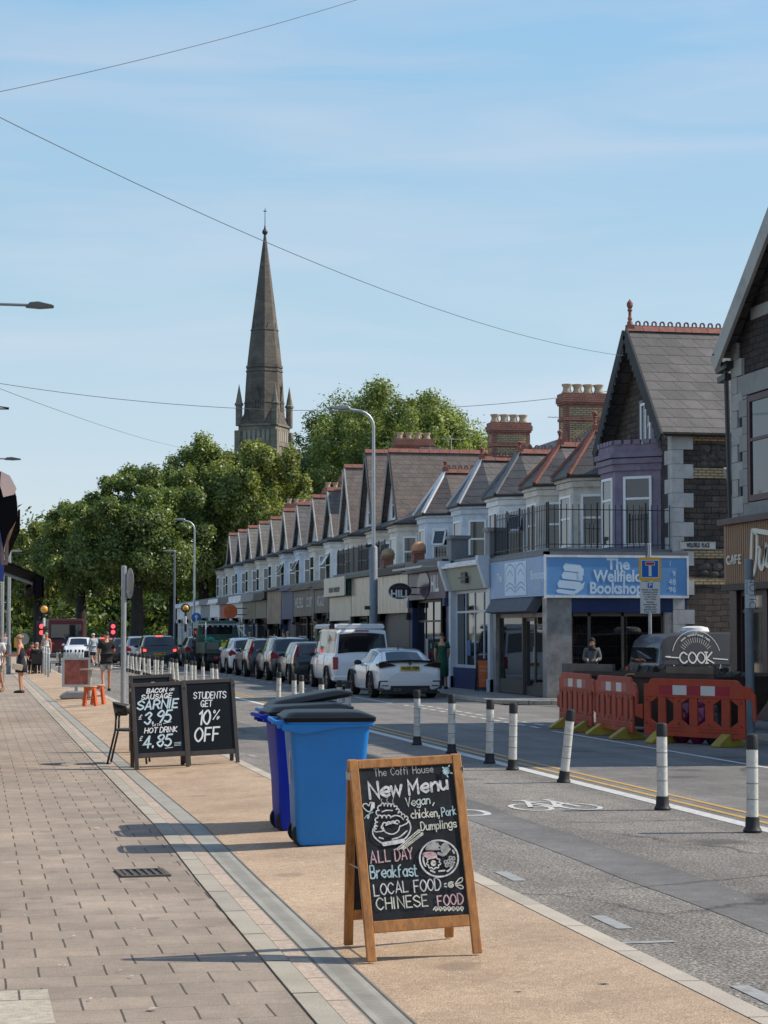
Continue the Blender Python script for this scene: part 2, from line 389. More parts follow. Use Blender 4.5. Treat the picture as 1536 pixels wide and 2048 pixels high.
def paver_mat():
    m, nt, p, out = _new('block paving')
    v0 = uvec(nt, 'flat'); dn = _noise(nt, 2.2, 2)
    s0 = nt.nodes.new('ShaderNodeVectorMath'); s0.operation = 'SUBTRACT'; s0.inputs[1].default_value = (.5,.5,.5); nt.links.new(dn.outputs['Color'], s0.inputs[0])
    s1 = nt.nodes.new('ShaderNodeVectorMath'); s1.operation = 'SCALE'; s1.inputs['Scale'].default_value = .012; nt.links.new(s0.outputs[0], s1.inputs[0])
    ad = nt.nodes.new('ShaderNodeVectorMath'); nt.links.new(v0, ad.inputs[0]); nt.links.new(s1.outputs[0], ad.inputs[1])
    b = nt.nodes.new('ShaderNodeTexBrick'); mp = nt.nodes.new('ShaderNodeMapping'); mp.inputs['Scale'].default_value = (1,3,1); nt.links.new(ad.outputs[0], mp.inputs['Vector']); nt.links.new(mp.outputs[0], b.inputs['Vector']); b.offset = .5
    for k, val in (('Color1', (.375,.31,.25,1)), ('Color2', (.31,.262,.215,1)), ('Mortar', (.10,.085,.07,1))): b.inputs[k].default_value = val
    b.inputs['Scale'].default_value = 1; b.inputs['Brick Width'].default_value = .335; b.inputs['Row Height'].default_value = .93
    b.inputs['Mortar Size'].default_value = .0065; b.inputs['Mortar Smooth'].default_value = .25; b.inputs['Bias'].default_value = -.1
    n1 = _noise(nt, 170, 3, .7); n2 = _noise(nt, .9, 8, .65, dist=.4); n3 = _noise(nt, 5, 6, .7)
    r1 = _ramp(nt, n1.outputs['Fac'], [(.34, .72), (.66, 1.3)])
    r2 = _ramp(nt, n2.outputs['Fac'], [(.34, (.80,.79,.79)), (.66, (1.12,1.1,1.08))]); r3 = _ramp(nt, n3.outputs['Fac'], [(.4, .93), (.62, 1.07)])
    c = b.outputs['Color']
    for r in (r1, r2, r3): c = _mix(nt, 1.0, c, r.outputs[0], 'MULTIPLY')
    c = spots(nt, c, 2.1, (.16,.14,.12), .13, .5); c = spots(nt, c, 1.1, (.42,.39,.35), .06, .6); c = _mix(nt, 1.0, c, streak(nt, (.5,.22,1), .86, 1.08), 'MULTIPLY')
    nt.links.new(c, p.inputs['Base Color']); p.inputs['Roughness'].default_value = .85
    sub = nt.nodes.new('ShaderNodeMath'); sub.operation = 'MULTIPLY_ADD'; sub.inputs[1].default_value = -2.5
    nt.links.new(b.outputs['Fac'], sub.inputs[0]); nt.links.new(n1.outputs['Fac'], sub.inputs[2])
    _bump(nt, p, sub.outputs[0], .45, .008); return m
PAVER = paver_mat(); BUFF = gravel_mat()
GRASS = M('park grass', (.035,.055,.018), .9, .4, .5, bump=.5, bs=8)
FLAG = BR('far paving', (.30,.28,.26), (.25,.235,.22), (.13,.12,.11), .6, .45, .01, .85, .2, mode='flat')
KST = BR('kerb stone', (.50,.44,.36), (.42,.375,.31), (.14,.12,.10), 60, .92, .008, .85, .15, mode='flat', off=0)
CONC = BR('concrete edging', (.42,.38,.31), (.345,.315,.265), (.08,.07,.06), 60, .95, .012, .85, .15, mode='flat', off=0)
PINK = BR('pink granite setts', (.50,.40,.315), (.42,.345,.28), (.13,.11,.09), 60, .62, .008, .8, .25, mode='flat', off=0, vs=30)
DRAIN = M('drain channel concrete', (.345,.33,.285), .75, .14, 3, dirt=(.22,.22,.20))

def sheet(name, pts, mat):
    m = MB(); m.face(pts); return struct(m.build(name, mat, recalc=False))
sheet('ground', [(-2500,-600,-.2),(2500,-600,-.2),(2500,4500,-.2),(-2500,4500,-.2)], GRASS)
# carriageway: chipped cycle lane and the smoother running lane
sheet('cycle_lane', [(KERB,-8,RZ),(7.0,-8,RZ),(7.0,175,RZ),(KERB,175,RZ)], ASPH)
sheet('road', [(7.0,-8,RZ),(FARK,-8,RZ),(FARK,175,RZ),(7.0,175,RZ)], ASPH3)
sheet('side_road', [(FARK,SX0,RZ),(90,SX0,RZ),(90,SX1,RZ),(FARK,SX1,RZ)], ASPH3)
sheet('cross_road', [(-60,175,RZ),(60,175,RZ),(60,186,RZ),(-60,186,RZ)], ASPH3)
ys = [-4,2,4,6,7,8,9,10,11,12,13,14,16,18,20,23,26,30,36,44,55,70,90,130,172]
def strip(name, f0, f1, z0, z1, mat, thick=0):
    m = MB()
    for a, b in zip(ys, ys[1:]):
        m.face([(f0(a),a,z0),(f1(a),a,z1),(f1(b),b,z1),(f0(b),b,z0)])
        if thick:
            m.face([(f1(a),a,z1),(f1(a),a,z1-thick),(f1(b),b,z1-thick),(f1(b),b,z1)])
            m.face([(f0(a),a,z0-thick),(f0(a),a,z0),(f0(b),b,z0),(f0(b),b,z0-thick)])
    return struct(m.build(name, mat, recalc=False))
strip('pavement', lambda y: -14, lambda y: chx(y)-.455, .004, .004, PAVER)
strip('concrete_edging', lambda y: chx(y)-.45, lambda y: chx(y)-.325, .012, .012, CONC, .05)
strip('granite_edging', lambda y: chx(y)-.318, lambda y: chx(y)-.215, .008, .008, PINK, .05)
strip('drain_channel', lambda y: chx(y)-.208, lambda y: chx(y)-.016, .004, .004, DRAIN, .05)
strip('pavement_bed', lambda y: chx(y)-.5, lambda y: chx(y)+.02, -.03, -.03, M('dark joint', (.03,.026,.022), .9))
m = MB()
for a, b in zip(ys, ys[1:]):
    for o in (-.2, -.03):
        m.face([(chx(a)+o,a,.0075),(chx(a)+o+.007,a,.0075),(chx(b)+o+.007,b,.0075),(chx(b)+o,b,.0075)])
yy = 4.0
while yy < 45:
    m.face([(chx(yy)-.155,yy,.0075),(chx(yy)-.07,yy,.0075),(chx(yy)-.07,yy+.004,.0075),(chx(yy)-.155,yy+.004,.0075)]); yy += .035 if yy < 16 else .5
struct(m.build('drain_slots', M('slot shadow', (.11,.105,.1), .8), recalc=False))
strip('buff_footway', lambda y: chx(y)-.012, lambda y: KERB-.135, 0.002, .055, BUFF)
strip('kerb', lambda y: KERB-.13, lambda y: KERB, .058, .056, KST, .12)
# far pavements with kerbs
def farpave(name, pts):
    m = MB(); m.face([(x,y,FPZ) for x,y in pts]); struct(m.build(name, FLAG, recalc=False))
def kerbline(name, pts):
    m = MB()
    for (a, b) in zip(pts, pts[1:]): m.obox((a[0],a[1],FPZ-.045),(b[0],b[1],FPZ-.045), .13, .1)
    struct(m.build(name, KST))
cor = [(FARK+1.6*(1-math.cos(t)), SX1+1.6*(1-math.sin(t))) for t in [R(90)*k/6 for k in range(7)]]
cor = [(FARK+1.6*(1-math.cos(R(15)*k)), SX1+1.6-1.6*math.sin(R(15)*k)) for k in range(7)]
farpave('far_pavement', [(90,SX1)] + cor[::-1] + [(FARK,172),(90,172)])
kerbline('far_kerb', [(90,SX1)] + cor[::-1] + [(FARK,172)])
cor2 = [(FARK+1.6*(1-math.cos(R(15)*k)), SX0-1.6+1.6*math.sin(R(15)*k)) for k in range(7)]
farpave('cafe_pavement', [(FARK,-8)] + cor2 + [(90,SX0),(90,-8)])
kerbline('cafe_kerb', [(FARK,-8)] + cor2 + [(90,SX0)])

# ---- paint on the road
WP = M('worn white road paint', (.60,.59,.56), .7, .1, 20, dirt=(.22,.21,.2), ds=14)
WP2 = M('faded road paint', (.33,.335,.325), .8, .12, 20, dirt=(.17,.165,.16), ds=9)
YP = M('yellow road paint', (.55,.33,.09), .7, .12, 20, dirt=(.25,.17,.08), ds=9)
PZ = RZ + .004
def line(x, w, y0, y1): return [(x-w/2,y0,PZ),(x+w/2,y0,PZ),(x+w/2,y1,PZ),(x-w/2,y1,PZ)]
m = MB(); m.face(line(7.02, .17, 2, 118)); struct(m.build('lane_line', WP, recalc=False))
m = MB(); m.face(line(7.27,.075,2,118)); m.face(line(7.50,.075,2,118)); struct(m.build('double_yellow_lines', YP, recalc=False))
m = MB()
for (u, v) in ((1520,1992),(1222,1845),(1020,1753),(905,1695),(505,1512),(440,1475)):
    g = G(u, v, RZ); m.face([(g.x-.05,g.y-.28,PZ),(g.x+.05,g.y-.28,PZ),(g.x+.05,g.y+.28,PZ),(g.x-.05,g.y+.28,PZ)])
g = G(1276,1886,RZ); m.face([(g.x-.32,g.y-.03,PZ),(g.x+.22,g.y-.03,PZ),(g.x+.22,g.y+.04,PZ),(g.x-.32,g.y+.04,PZ)])
for y in range(32, 100, 3): m.face([(3.9,y,PZ),(4.0,y,PZ),(4.0,y+.6,PZ),(3.9,y+.6,PZ)])
struct(m.build('bay_marks', WP2, recalc=False))
# trench repair strip
m = MB(); pts = []
rr = random.Random(4)
for y in np.arange(4, 46, 1.0):
    pts.append((4.62+rr.uniform(-.03,.03)+(.15 if y > 24 else 0), 5.18+rr.uniform(-.03,.03), y))
for a, b in zip(pts, pts[1:]): m.face([(a[0],a[2],PZ-.001),(a[1],a[2],PZ-.001),(b[1],b[2],PZ-.001),(b[0],b[2],PZ-.001)])
struct(m.build('road_patch', ASPH2, recalc=False))
# give-way dashes and parking edge lines
m = MB()
for x in (10.35, 10.72):
    y = 36.2
    while y < 48.5: m.face(line(x, .1, y, y+.62)); y += .95
m.face(line(10.3, .09, 49.5, 54.5)); m.face(line(10.25, .09, 20, 35))
y = 57
while y < 110: m.face(line(10.3, .09, y, y+.9)); y += 1.9
for k in range(7): m.face([(4.2+k*1.15,106,PZ),(4.85+k*1.15,106,PZ),(4.85+k*1.15,109.5,PZ),(4.2+k*1.15,109.5,PZ)])
struct(m.build('road_markings', WP, recalc=False))

# ------------------------------------------------------------------ stroke lettering
GL = {
'A':(6,"003a60 1353"),'B':(6,"000a ~0a4a584505 ~0545634000"),'C':(6,"~683a07033062"),'D':(6,"000a ~0a3a67633000"),'E':(5,"5a0a0050 0545"),
'F':(5,"5a0a00 0545"),'G':(6,"~683a07033063 346460"),'H':(6,"000a 606a 0565"),'I':(1,"000a"),'J':(4,"~4a42201 2"),'K':(6,"000a 5a0460"),'L':(5,"0a0050"),
'M':(7,"000a347a70"),'N':(6,"000a606a"),'O':(6,"~3a07033063673a"),'P':(6,"000a ~0a4a674505"),'R':(6,"000a ~0a4a674505 3560"),'S':(6,"~683a081654623002"),
'T':(6,"0a6a 303a"),'U':(6,"~0a033063 636a 6660"),'V':(6,"0a306a"),'W':(8,"0a2047608a"),'X':(6,"006a 0a60"),'Y':(6,"0a356a 3530"),'Q':(6,"~3a07033063673a 4261"),
'a':(5,"~553604022052 5650"),'b':(5,"0a00 ~043654523002"),'c':(5,"~553604023051"),'d':(5,"5a50 ~553604022052"),'e':(5,"0353 ~535536040230 3051"),
'f':(4,"~4a2918 1810 1636"),'g':(5,"~553604022052 ~565x3z0y"),'h':(5,"0a00 ~04365450"),'i':(1,"0600 0809"),'k':(5,"0a00 460350"),'l':(1,"0a00"),
'm':(7,"0600 ~04263430 ~34667470"),'n':(5,"0600 ~04365450"),'o':(5,"~36040230525436"),'p':(5,"060z ~043654523002"),'r':(4,"0600 ~043646"),
's':(5,"~5536051343513001"),'t':(4,"~19113040 0636"),'u':(5,"~06022052 5650"),'w':(7,"0610355076"),'v':(5,"062056"),'x':(5,"0650 0056"),'y':(5,"062156 ~56210z"),
'0':(5,"~3a070330535 73a".replace(' ','')),'1':(2,"082a20"),'2':(5,"~083a5850 0050".replace('5850 ','58')),'3':(5,"~083a583553300 2".replace(' ','')),'4':(6,"4a0363 4a40"),
'5':(5,"5a1a06 ~06365330 01".replace('30 01','3001')),'6':(5,"~5a0703305335 04".replace(' ','')),'8':(5,"~3a08355330033558 3a".replace(' ','')),'9':(5,"~5735073a585430"),
'%':(7,"~1a0817281a 7a00 ~6352507 26352".replace(' 26352','263')),'£':(5,"~584a282110 0050 0545"),',':(1,"110y"),'.':(1,"0001"),"'":(1,"0a08"),' ':(4,""),'-':(3,"0434"),'/':(4,"004a"),
}
_Y = {**{str(i): i for i in range(10)}, 'a': 10, 'x': -1, 'y': -2, 'z': -3}
def crom(P, k=6):
    P = [Vector((p[0], p[1])) for p in P]; closed = (P[0]-P[-1]).length < 1e-6
    out = []; n = len(P)
    for i in range(n-1):
        p0 = P[i-1] if i > 0 else (P[-2] if closed else P[0]*2-P[1]); p3 = P[i+2] if i+2 < n else (P[1] if closed else P[-1]*2-P[-2])
        p1, p2 = P[i], P[i+1]
        for j in range(k):
            t = j/k
            out.append(.5*((2*p1)+(p2-p0)*t+(2*p0-5*p1+4*p2-p3)*t*t+(3*p1-p0-3*p2+p3)*t**3))
    out.append(P[-1]); return out
def text_strokes(s, x0, y0, x1, y1, h, rnd=None, slant=0.0, gap=2.2, jit=0.0, up=None, serif=False, fit=True):
    """polylines of text s on baseline (x0,y0)->(x1,y1); h signed cap height along 'up' (2D)."""
    adv = []; x = 0
    for ch in s:
        w = GL[ch][0]; adv.append(x); x += w + gap
    tot = x - gap
    bx = Vector((x1-x0, y1-y0)) / tot
    up = Vector(up) if up else Vector((0, 1))
    out = []
    for ch, ax in zip(s, adv):
        jx = rnd.uniform(-jit, jit) if rnd else 0; jy = rnd.uniform(-jit, jit) if rnd else 0; js = 1 + (rnd.uniform(-jit, jit)*.12 if rnd else 0)
        for st in GL[ch][1].split():
            sm = st[0] == '~'; st = st.lstrip('~')
            P = [(int(st[i]), _Y[st[i+1]]) for i in range(0, len(st)-1, 2)]
            Q = crom(P) if sm and len(P) > 2 else [Vector(p) for p in P]
            pl = []
            for q in Q:
                yy = q[1]/10*js; xx = ax + q[0]*js + jx + slant*q[1]
                pl.append(Vector((x0, y0)) + bx*xx + up*(h*(yy + jy*.06)))
            out.append(pl)
            if serif:
                for e, f in ((0, 1), (-1, -2)):
                    q, q2 = Q[e], Q[f]
                    if abs(q[0]-q2[0]) <= abs(q[1]-q2[1])*.5 and q[1] in (0, 6, 10):
                        c = Vector((x0, y0)) + bx*(ax+q[0]*js+jx) + up*(h*(q[1]/10*js)); out.append([c-bx*1.1, c+bx*1.1])
    return out
def ribbons(polys, wd, z0=0.0, fn=None, dz=.00006):
    """flat ribbons with round ends; fn maps (x,y)->Vector((x,y)); every stroke a hair higher than the one below"""
    m = MB(); z = z0
    for pl in polys:
        w = wd
        if isinstance(pl, tuple): pl, w = pl
        P = [fn(p) if fn else Vector(p) for p in pl]
        Q = [P[0]]
        for p in P[1:]:
            if (p-Q[-1]).length > 1e-5: Q.append(p)
        if len(Q) < 2: Q.append(Q[0] + Vector((w*.1, 0)))
        d0 = (Q[0]-Q[1]).normalized(); d1 = (Q[-1]-Q[-2]).normalized()
        L = []; Rr = []
        for i, p in enumerate(Q):
            a = (Q[i]-Q[i-1]).normalized() if i > 0 else (Q[1]-Q[0]).normalized()
            b = (Q[i+1]-Q[i]).normalized() if i < len(Q)-1 else a
            t = (a+b)
            t = t.normalized() if t.length > 1e-3 else a
            nrm = Vector((-t.y, t.x)); k = max(.45, abs(nrm.dot(Vector((-a.y, a.x)))))
            L.append(p+nrm*(w/2/k)); Rr.append(p-nrm*(w/2/k))
        for i in range(len(Q)-1):
            m.face([(*L[i],z),(*Rr[i],z),(*Rr[i+1],z),(*L[i+1],z)])
        for (p, d) in ((Q[0], d0), (Q[-1], d1)):
            n = Vector((-d.y, d.x)); cap = [p + n*(w/2*math.cos(R(30*k))) + d*(w/2*math.sin(R(30*k))) for k in range(7)]
            m.face([(*q, z) for q in cap])
        z += dz
    return m
def btext(s, size, mat, name='lettering', parent=None, loc=(0,0,0), rot=(0,0,0), bold=0.0, ex=.002, align='CENTER', sx=1.0, shear=0.0, spacing=1.0, line=1.0):
    cu = bpy.data.curves.new(name, 'FONT'); cu.body = s; cu.size = size; cu.extrude = ex; cu.offset = bold; cu.align_x = align; cu.align_y = 'CENTER'
    cu.shear = shear; cu.space_character = spacing; cu.space_line = line; cu.resolution_u = 3
    t = bpy.data.objects.new(name, cu); C.objects.link(t)
    dg = bpy.context.evaluated_depsgraph_get(); me = bpy.data.meshes.new_from_object(t.evaluated_get(dg))
    bpy.data.objects.remove(t); bpy.data.curves.remove(cu)
    me.materials.clear(); me.materials.append(mat)
    o = bpy.data.objects.new(name, me); C.objects.link(o); o.location = loc; o.rotation_euler = rot; o.scale = (sx, 1, 1)
    if parent: o.parent = parent
    return o
# text frames: facing -X (street side) and facing -Y (towards the camera)
FACE_X = (R(90), 0, R(-90)); FACE_Y = (R(90), 0, 0)

# bicycle symbol painted in the cycle lane (about 0.95 m wide, 1.7 m long)
def bike(cx, cy, k=1.0):
    rnd = lambda x, y, r: [Vector((x+r*math.cos(R(15*i)), y+r*math.sin(R(15*i)))) for i in range(25)]
    P = [rnd(-.27,.28,.2), rnd(.27,.28,.2), [Vector(p) for p in ((-.27,.28),(-.12,.62),(.17,.62),(.02,.28),(-.27,.28))], [Vector(p) for p in ((.02,.28),(-.14,.7))],
         [Vector(p) for p in ((.27,.28),(.15,.74),(.26,.76))], [Vector(p) for p in ((-.22,.71),(-.06,.71))]]
    return ribbons(P, .055, PZ+.0012, lambda p: Vector((cx+p[0]*k, cy+p[1]*2.0*k-.5)))
g = G(1112, 1615, RZ); m = bike(g.x, g.y, .95); struct(m.build('bicycle_marking', WP, recalc=False))
g = G(950, 1626, RZ)
m = ribbons([crom([(-.9,.25),(.05,.22),(.22,.0),(.0,-.2),(-.9,-.16)])], .07, PZ+.0012, lambda p: Vector((g.x+p[0]*.5, g.y+p[1]*1.4))); struct(m.build('lane_arrow_marking', WP, recalc=False))

# tiny litter flecks and grit
rg = random.Random(21); m = MB()
for i in range(150):
    u = rg.uniform(20, 1530); v = rg.uniform(1450, 2040); q = G(u, v, 0)
    z = RZ+.007 if q.x > KERB+.05 else (buffz(q.x, q.y)+.009 if q.x > chx(q.y) else .016)
    q = G(u, v, z); a = rg.uniform(0, 3.1); r = rg.uniform(.004,.012)*(1 if rg.random() < .93 else 2.2); c_, s_ = math.cos(a)*r, math.sin(a)*r
    m.add([(q.x-c_,q.y-s_,z),(q.x+s_,q.y-c_,z+.003),(q.x+c_*1.6,q.y+s_*1.6,z+.004),(q.x-s_,q.y+c_,z+.002)], [(0,1,2,3)])
o = m.build('litter', M('pale litter', (.45,.40,.33), .8, .5, 9), recalc=False); o['kind'] = 'stuff'; o['label'] = 'tiny flecks of litter and grit scattered over the ground'
# ------------------------------------------------------------------ church
CH = BR('church stone', (.26,.225,.18), (.20,.175,.14), (.15,.13,.11), .8, .35, .012, .9, .35, bump=.4, bd=.02, vs=.7, stain=(.12,.105,.085))
CHD = BR('weathered spire stone', (.15,.128,.108), (.11,.096,.084), (.09,.078,.065), .9, .4, .015, .9, .4, bump=.4, bd=.02, vs=.45, stain=(.25,.19,.14))
def church():
    D = 230.0; k = D / FPX
    base = PD(527, HZ, D); base.z = -.2
    zz = lambda v: CAMZ + (HZ - v) * k + .2
    ang = YAW - math.atan((527-CU)/FPX) * 0 + R(0)
    # front face turned 24 degrees to the left of the camera
    t = thing('church', 'tall grey stone church tower with pointed octagonal spire rising behind the trees', 'church', base, rz=-(math.atan2(base.x, base.y)) + R(-22))
    w = 2.28
    m = MB(); m.box(-w,-w,0,w,w,zz(893)); m.box(-w-.12,-w-.12,zz(893),w+.12,w+.12,zz(886)); m.box(-w,-w,zz(886),w,w,zz(853)); m.box(-w-.15,-w-.15,zz(853),w+.15,w+.15,zz(849))
    for s in (-1, 1):
        for q in (-1, 1): m.box(s*w-.35,q*w-.35,0,s*w+.35,q*w+.35,zz(862))
    m.build('tower', CH, t)
    for i in range(7):
        a = -w+.75+i*.58
        for (ax, o) in (((1,0,0), (a,-w-.01,0)), ((0,1,0), (w+.01,a,0))):
            m = MB(); nx = (0,-1,0) if ax[0] else (1,0,0)
            m.prism([(-.17,zz(884)),(.17,zz(884)),(.17,zz(866)),(0,zz(860)),(-.17,zz(866))], (o, ax, (0,0,1), nx), .03)
            m.build('arch_panel', M('pale arcade stone', (.33,.30,.25), .9, .25, 3), t)
    # spire : octagon with broaches
    r0, z0, z1 = 2.42, zz(849), zz(462)
    def ring(z, k=1.0):
        r = float(np.interp(z, [zz(852), zz(800), zz(728), zz(645), zz(462)], [2.42, 2.28, 2.02, 1.48, .13])) * k
        return [(r*math.cos(R(22.5+45*i)), r*math.sin(R(22.5+45*i)), z) for i in range(8)]
    m = MB(); rs = [ring(z0+(z1-z0)*i/10) for i in range(11)]
    for a, b in zip(rs, rs[1:]):
        for i in range(8): m.face([a[i], a[(i+1)%8], b[(i+1)%8], b[i]])
    for s in (-1, 1):
        for q in (-1, 1):
            m.face([(s*w,q*w,z0),(s*w*.35,q*w*.96,z0),(s*1.15,q*1.15,zz(800))]); m.face([(s*w,q*w,z0),(s*w*.96,q*w*.35,z0),(s*1.15,q*1.15,zz(800))])
    sp = m.build('spire', CHD, t)
    m = MB()
    for (va, vb, kk) in ((729,734,1.05),(738,742,1.04),(655,658,1.05),(803,806,1.025)):
        a, b = ring(zz(vb), kk), ring(zz(va), kk)
        for i in range(8): m.face([a[i], a[(i+1)%8], b[(i+1)%8], b[i]]); 
        m.face(a[::-1]); m.face(b)
    for i in range(8):
        a, b = ring(zz(655), 1.05), ring(zz(640), 1.05)
        p, q = Vector(a[i]), Vector(a[(i+1)%8]); tp = (Vector(b[i])+Vector(b[(i+1)%8]))/2
        m.face([p.lerp(q,.2), p.lerp(q,.8), tp]); m.face([p.lerp(q,.2)*.97+Vector((0,0,p.z*.03)), tp, p.lerp(q,.8)])
    m.build('band', CHD, sp)
    m = MB(); zf = zz(462)
    m.lathe([(.12,zf-.5),(.14,zf),(.34,zf+.25),(.36,zf+.4),(.14,zf+.75),(.05,zf+1.2),(.035,zz(408)),(.0,zz(405))], 8)
    m.box(-.18,-.03,zz(414),.18,.03,zz(412)); m.build('finial', M('dark iron finial', (.05,.05,.055), .5), sp)
    for s in (-1, 1):
        for q in (-1, 1):
            m = MB(); o = (s*(w-.05), q*(w-.05), 0)
            m.lathe([(.42,z0-.2),(.42,zz(812)),(.55,zz(811)),(.55,zz(808)),(.42,zz(806)),(.02,zz(769))], 8, o); m.build('pinnacle', CH, t)
    for (ax, nx) in (((1,0,0),(0,-1,0)), ((0,1,0),(1,0,0)), ((1,0,0),(0,1,0)), ((0,1,0),(-1,0,0))):
        n = Vector(nx)
        m = MB(); m.prism([(-.36,zz(822)),(.36,zz(822)),(.36,zz(800)),(0,zz(772)),(-.36,zz(800))], (n*1.5, ax, (0,0,1), nx), .75)
        m.obox(n*2.2+Vector((0,0,zz(774))), n*2.2+Vector((0,0,zz(764))), .07, .07, up=ax)
        lu = m.build('lucarne', CHD, t)
        m = MB()
        for a in (-.16, .16):
            for (va, vb) in ((820,812),(810,800)): m.prism([(a-.1,zz(va)),(a+.1,zz(va)),(a+.1,zz(vb+2)),(a,zz(vb)),(a-.1,zz(vb+2))], (n*2.252, ax, (0,0,1), nx), .01)
        m.build('louvre', MAT['black'], lu)
    m = MB(); m.box(-4,w+.4,0,4,w+24,9); m.prism([(-4.4,9),(4.4,9),(0,15)], ((0,w+.4,0),(1,0,0),(0,0,1),(0,1,0)), 24); m.build('nave', CHD, t)
church()

# ------------------------------------------------------------------ trees
def leaf_mat(name, dark, light, yellow, tr=.45):
    m, nt, p, out = _new(name)
    nt.nodes.remove(p)
    geo = nt.nodes.new('ShaderNodeNewGeometry')
    r = _ramp(nt, geo.outputs['Random Per Island'], [(0, dark), (.55, light), (.92, yellow), (1.0, yellow)])
    n = _noise(nt, .28, 4, .6); f = _ramp(nt, n.outputs['Fac'], [(.35, .75), (.65, 1.25)])
    c = _mix(nt, 1.0, r.outputs[0], f.outputs[0], 'MULTIPLY')
    d = nt.nodes.new('ShaderNodeBsdfDiffuse'); t = nt.nodes.new('ShaderNodeBsdfTranslucent'); g = nt.nodes.new('ShaderNodeBsdfGlossy')
    g.inputs['Roughness'].default_value = .45
    nt.links.new(c, d.inputs['Color']); nt.links.new(_mix(nt, 1.0, c, (1.25,1.3,.6), 'MULTIPLY'), t.inputs['Color'])
    g.inputs['Color'].default_value = (.6,.65,.6,1)
    m1 = nt.nodes.new('ShaderNodeMixShader'); m1.inputs[0].default_value = tr; nt.links.new(d.outputs[0], m1.inputs[1]); nt.links.new(t.outputs[0], m1.inputs[2])
    m2 = nt.nodes.new('ShaderNodeMixShader'); m2.inputs[0].default_value = .06; nt.links.new(m1.outputs[0], m2.inputs[1]); nt.links.new(g.outputs[0], m2.inputs[2])
    nt.links.new(m2.outputs[0], out.inputs[0]); return m
LEAF = leaf_mat('plane tree leaves', (.09,.12,.034), (.225,.275,.075), (.36,.40,.14))
LEAF2 = leaf_mat('yellow green leaves', (.10,.13,.035), (.26,.29,.075), (.38,.40,.13))
LEAF3 = leaf_mat('deep green leaves', (.072,.105,.033), (.17,.225,.064), (.27,.325,.105))
BARK = M('tree bark', (.035,.03,.025), .9, .3, 3, bump=.6, bs=12)
def leaves_mesh(name, centers, radii, n, size, seed, mat):
    rg = np.random.default_rng(seed); nb = len(centers)
    vol = radii[:,0]*radii[:,1]*radii[:,2]; pr = vol**.72; pr /= pr.sum()
    idx = rg.choice(nb, n, p=pr)
    d = rg.normal(size=(n,3)); d /= np.linalg.norm(d, axis=1)[:,None]
    rad = rg.random(n)**.42 * (1 + .16*rg.normal(size=n))
    P = centers[idx] + d*radii[idx]*rad[:,None]
    nrm = d*.7 + rg.normal(size=(n,3))*.55 + np.array([0,0,.35]); nrm /= np.linalg.norm(nrm, axis=1)[:,None]
    a = np.cross(nrm, rg.normal(size=(n,3))); a /= np.linalg.norm(a, axis=1)[:,None]; b = np.cross(nrm, a)
    s = size*(.55+.9*rg.random(n))[:,None]
    # broad five-pointed leaf spray, folded a little along the middle
    lift = nrm*s*.18
    pts = [-a*s, -b*s*.62+a*s*.15+lift, a*s*1.05, b*s*.62+a*s*.1+lift]
    V = np.stack([P+q for q in pts], 1).reshape(-1,3)
    me = bpy.data.meshes.new(name); k = 4
    me.vertices.add(n*k); me.vertices.foreach_set('co', V.ravel())
    me.loops.add(n*k); me.loops.foreach_set('vertex_index', np.arange(n*k))
    me.polygons.add(n); me.polygons.foreach_set('loop_start', np.arange(0,n*k,k)); me.polygons.foreach_set('loop_total', np.full(n,k))
    me.update(); me.validate(); me.materials.append(mat); return me
def crown_blobs(rx, rz, zc, seed, n=26):
    rg = random.Random(seed); c = []; r = []
    for i in range(n):
        th = rg.uniform(0, 2*math.pi); ph = math.acos(rg.uniform(-.75, 1)); q = rg.uniform(.42, .86)
        x, y, z = q*rx*math.sin(ph)*math.cos(th), q*rx*math.sin(ph)*math.sin(th), q*rz*math.cos(ph)
        k = rg.uniform(.24, .42); c.append((x, y, zc+z)); r.append((k*rx, k*rx, k*rz*rg.uniform(.7,.95)))
    for i in range(n*3):
        th = rg.uniform(0, 2*math.pi); ph = math.acos(rg.uniform(-.5, 1)); q = rg.uniform(.84, 1.08)
        x, y, z = q*rx*math.sin(ph)*math.cos(th), q*rx*math.sin(ph)*math.sin(th), q*rz*math.cos(ph)
        k = rg.uniform(.09, .2); c.append((x, y, zc+z)); r.append((k*rx, k*rx, k*rz*.85))
    c.append((0,0,zc)); r.append((.55*rx,.55*rx,.6*rz))
    return np.array(c), np.array(r)
def trunk_mesh(h, r, zc, rx, seed):
    rg = random.Random(seed); m = MB()
    m.tube([(0,0,-.2),(0,0,.5),(.1,0,h*.4),(0,.1,h)], [r*1.35,r,r*.85,r*.6], 10)
    for i in range(9):
        a = rg.uniform(0, 6.28); e = rg.uniform(.4,.85)*rx; z1 = zc+rg.uniform(-.2,.6)*zc*.5
        m.tube([(0,.05,h*rg.uniform(.6,.95)),(e*.35*math.cos(a),e*.35*math.sin(a),h*.7+(z1-h*.7)*.5),(e*math.cos(a),e*math.sin(a),z1)], [r*.42,r*.26,r*.06], 6)
    return m
def tree(u, D, vtop, wpx, label, seed, mat=LEAF, n=26000, size=.122, lowv=1215, name='broadleaf_tree', tr=.55):
    b = PD(u, HZ, D); b.z = -.2
    top = CAMZ + (HZ-vtop)*D/FPX + .2; rx = wpx*D/FPX/2; low = max(2.2, CAMZ+(HZ-lowv)*D/FPX)
    rz = (top-low)/2; zc = low + rz
    t = thing(name, label, 'tree', b, group='park trees at the end of the street')
    c, r = crown_blobs(rx*.93, rz*.93, zc, seed)
    me = leaves_mesh('crown', c, r, int(n*2.5), size, seed, mat); o = bpy.data.objects.new('crown', me); C.objects.link(o); o.parent = t
    trunk_mesh(zc*.9, tr, zc, rx*.8, seed).build('trunk', BARK, t, smooth=True)
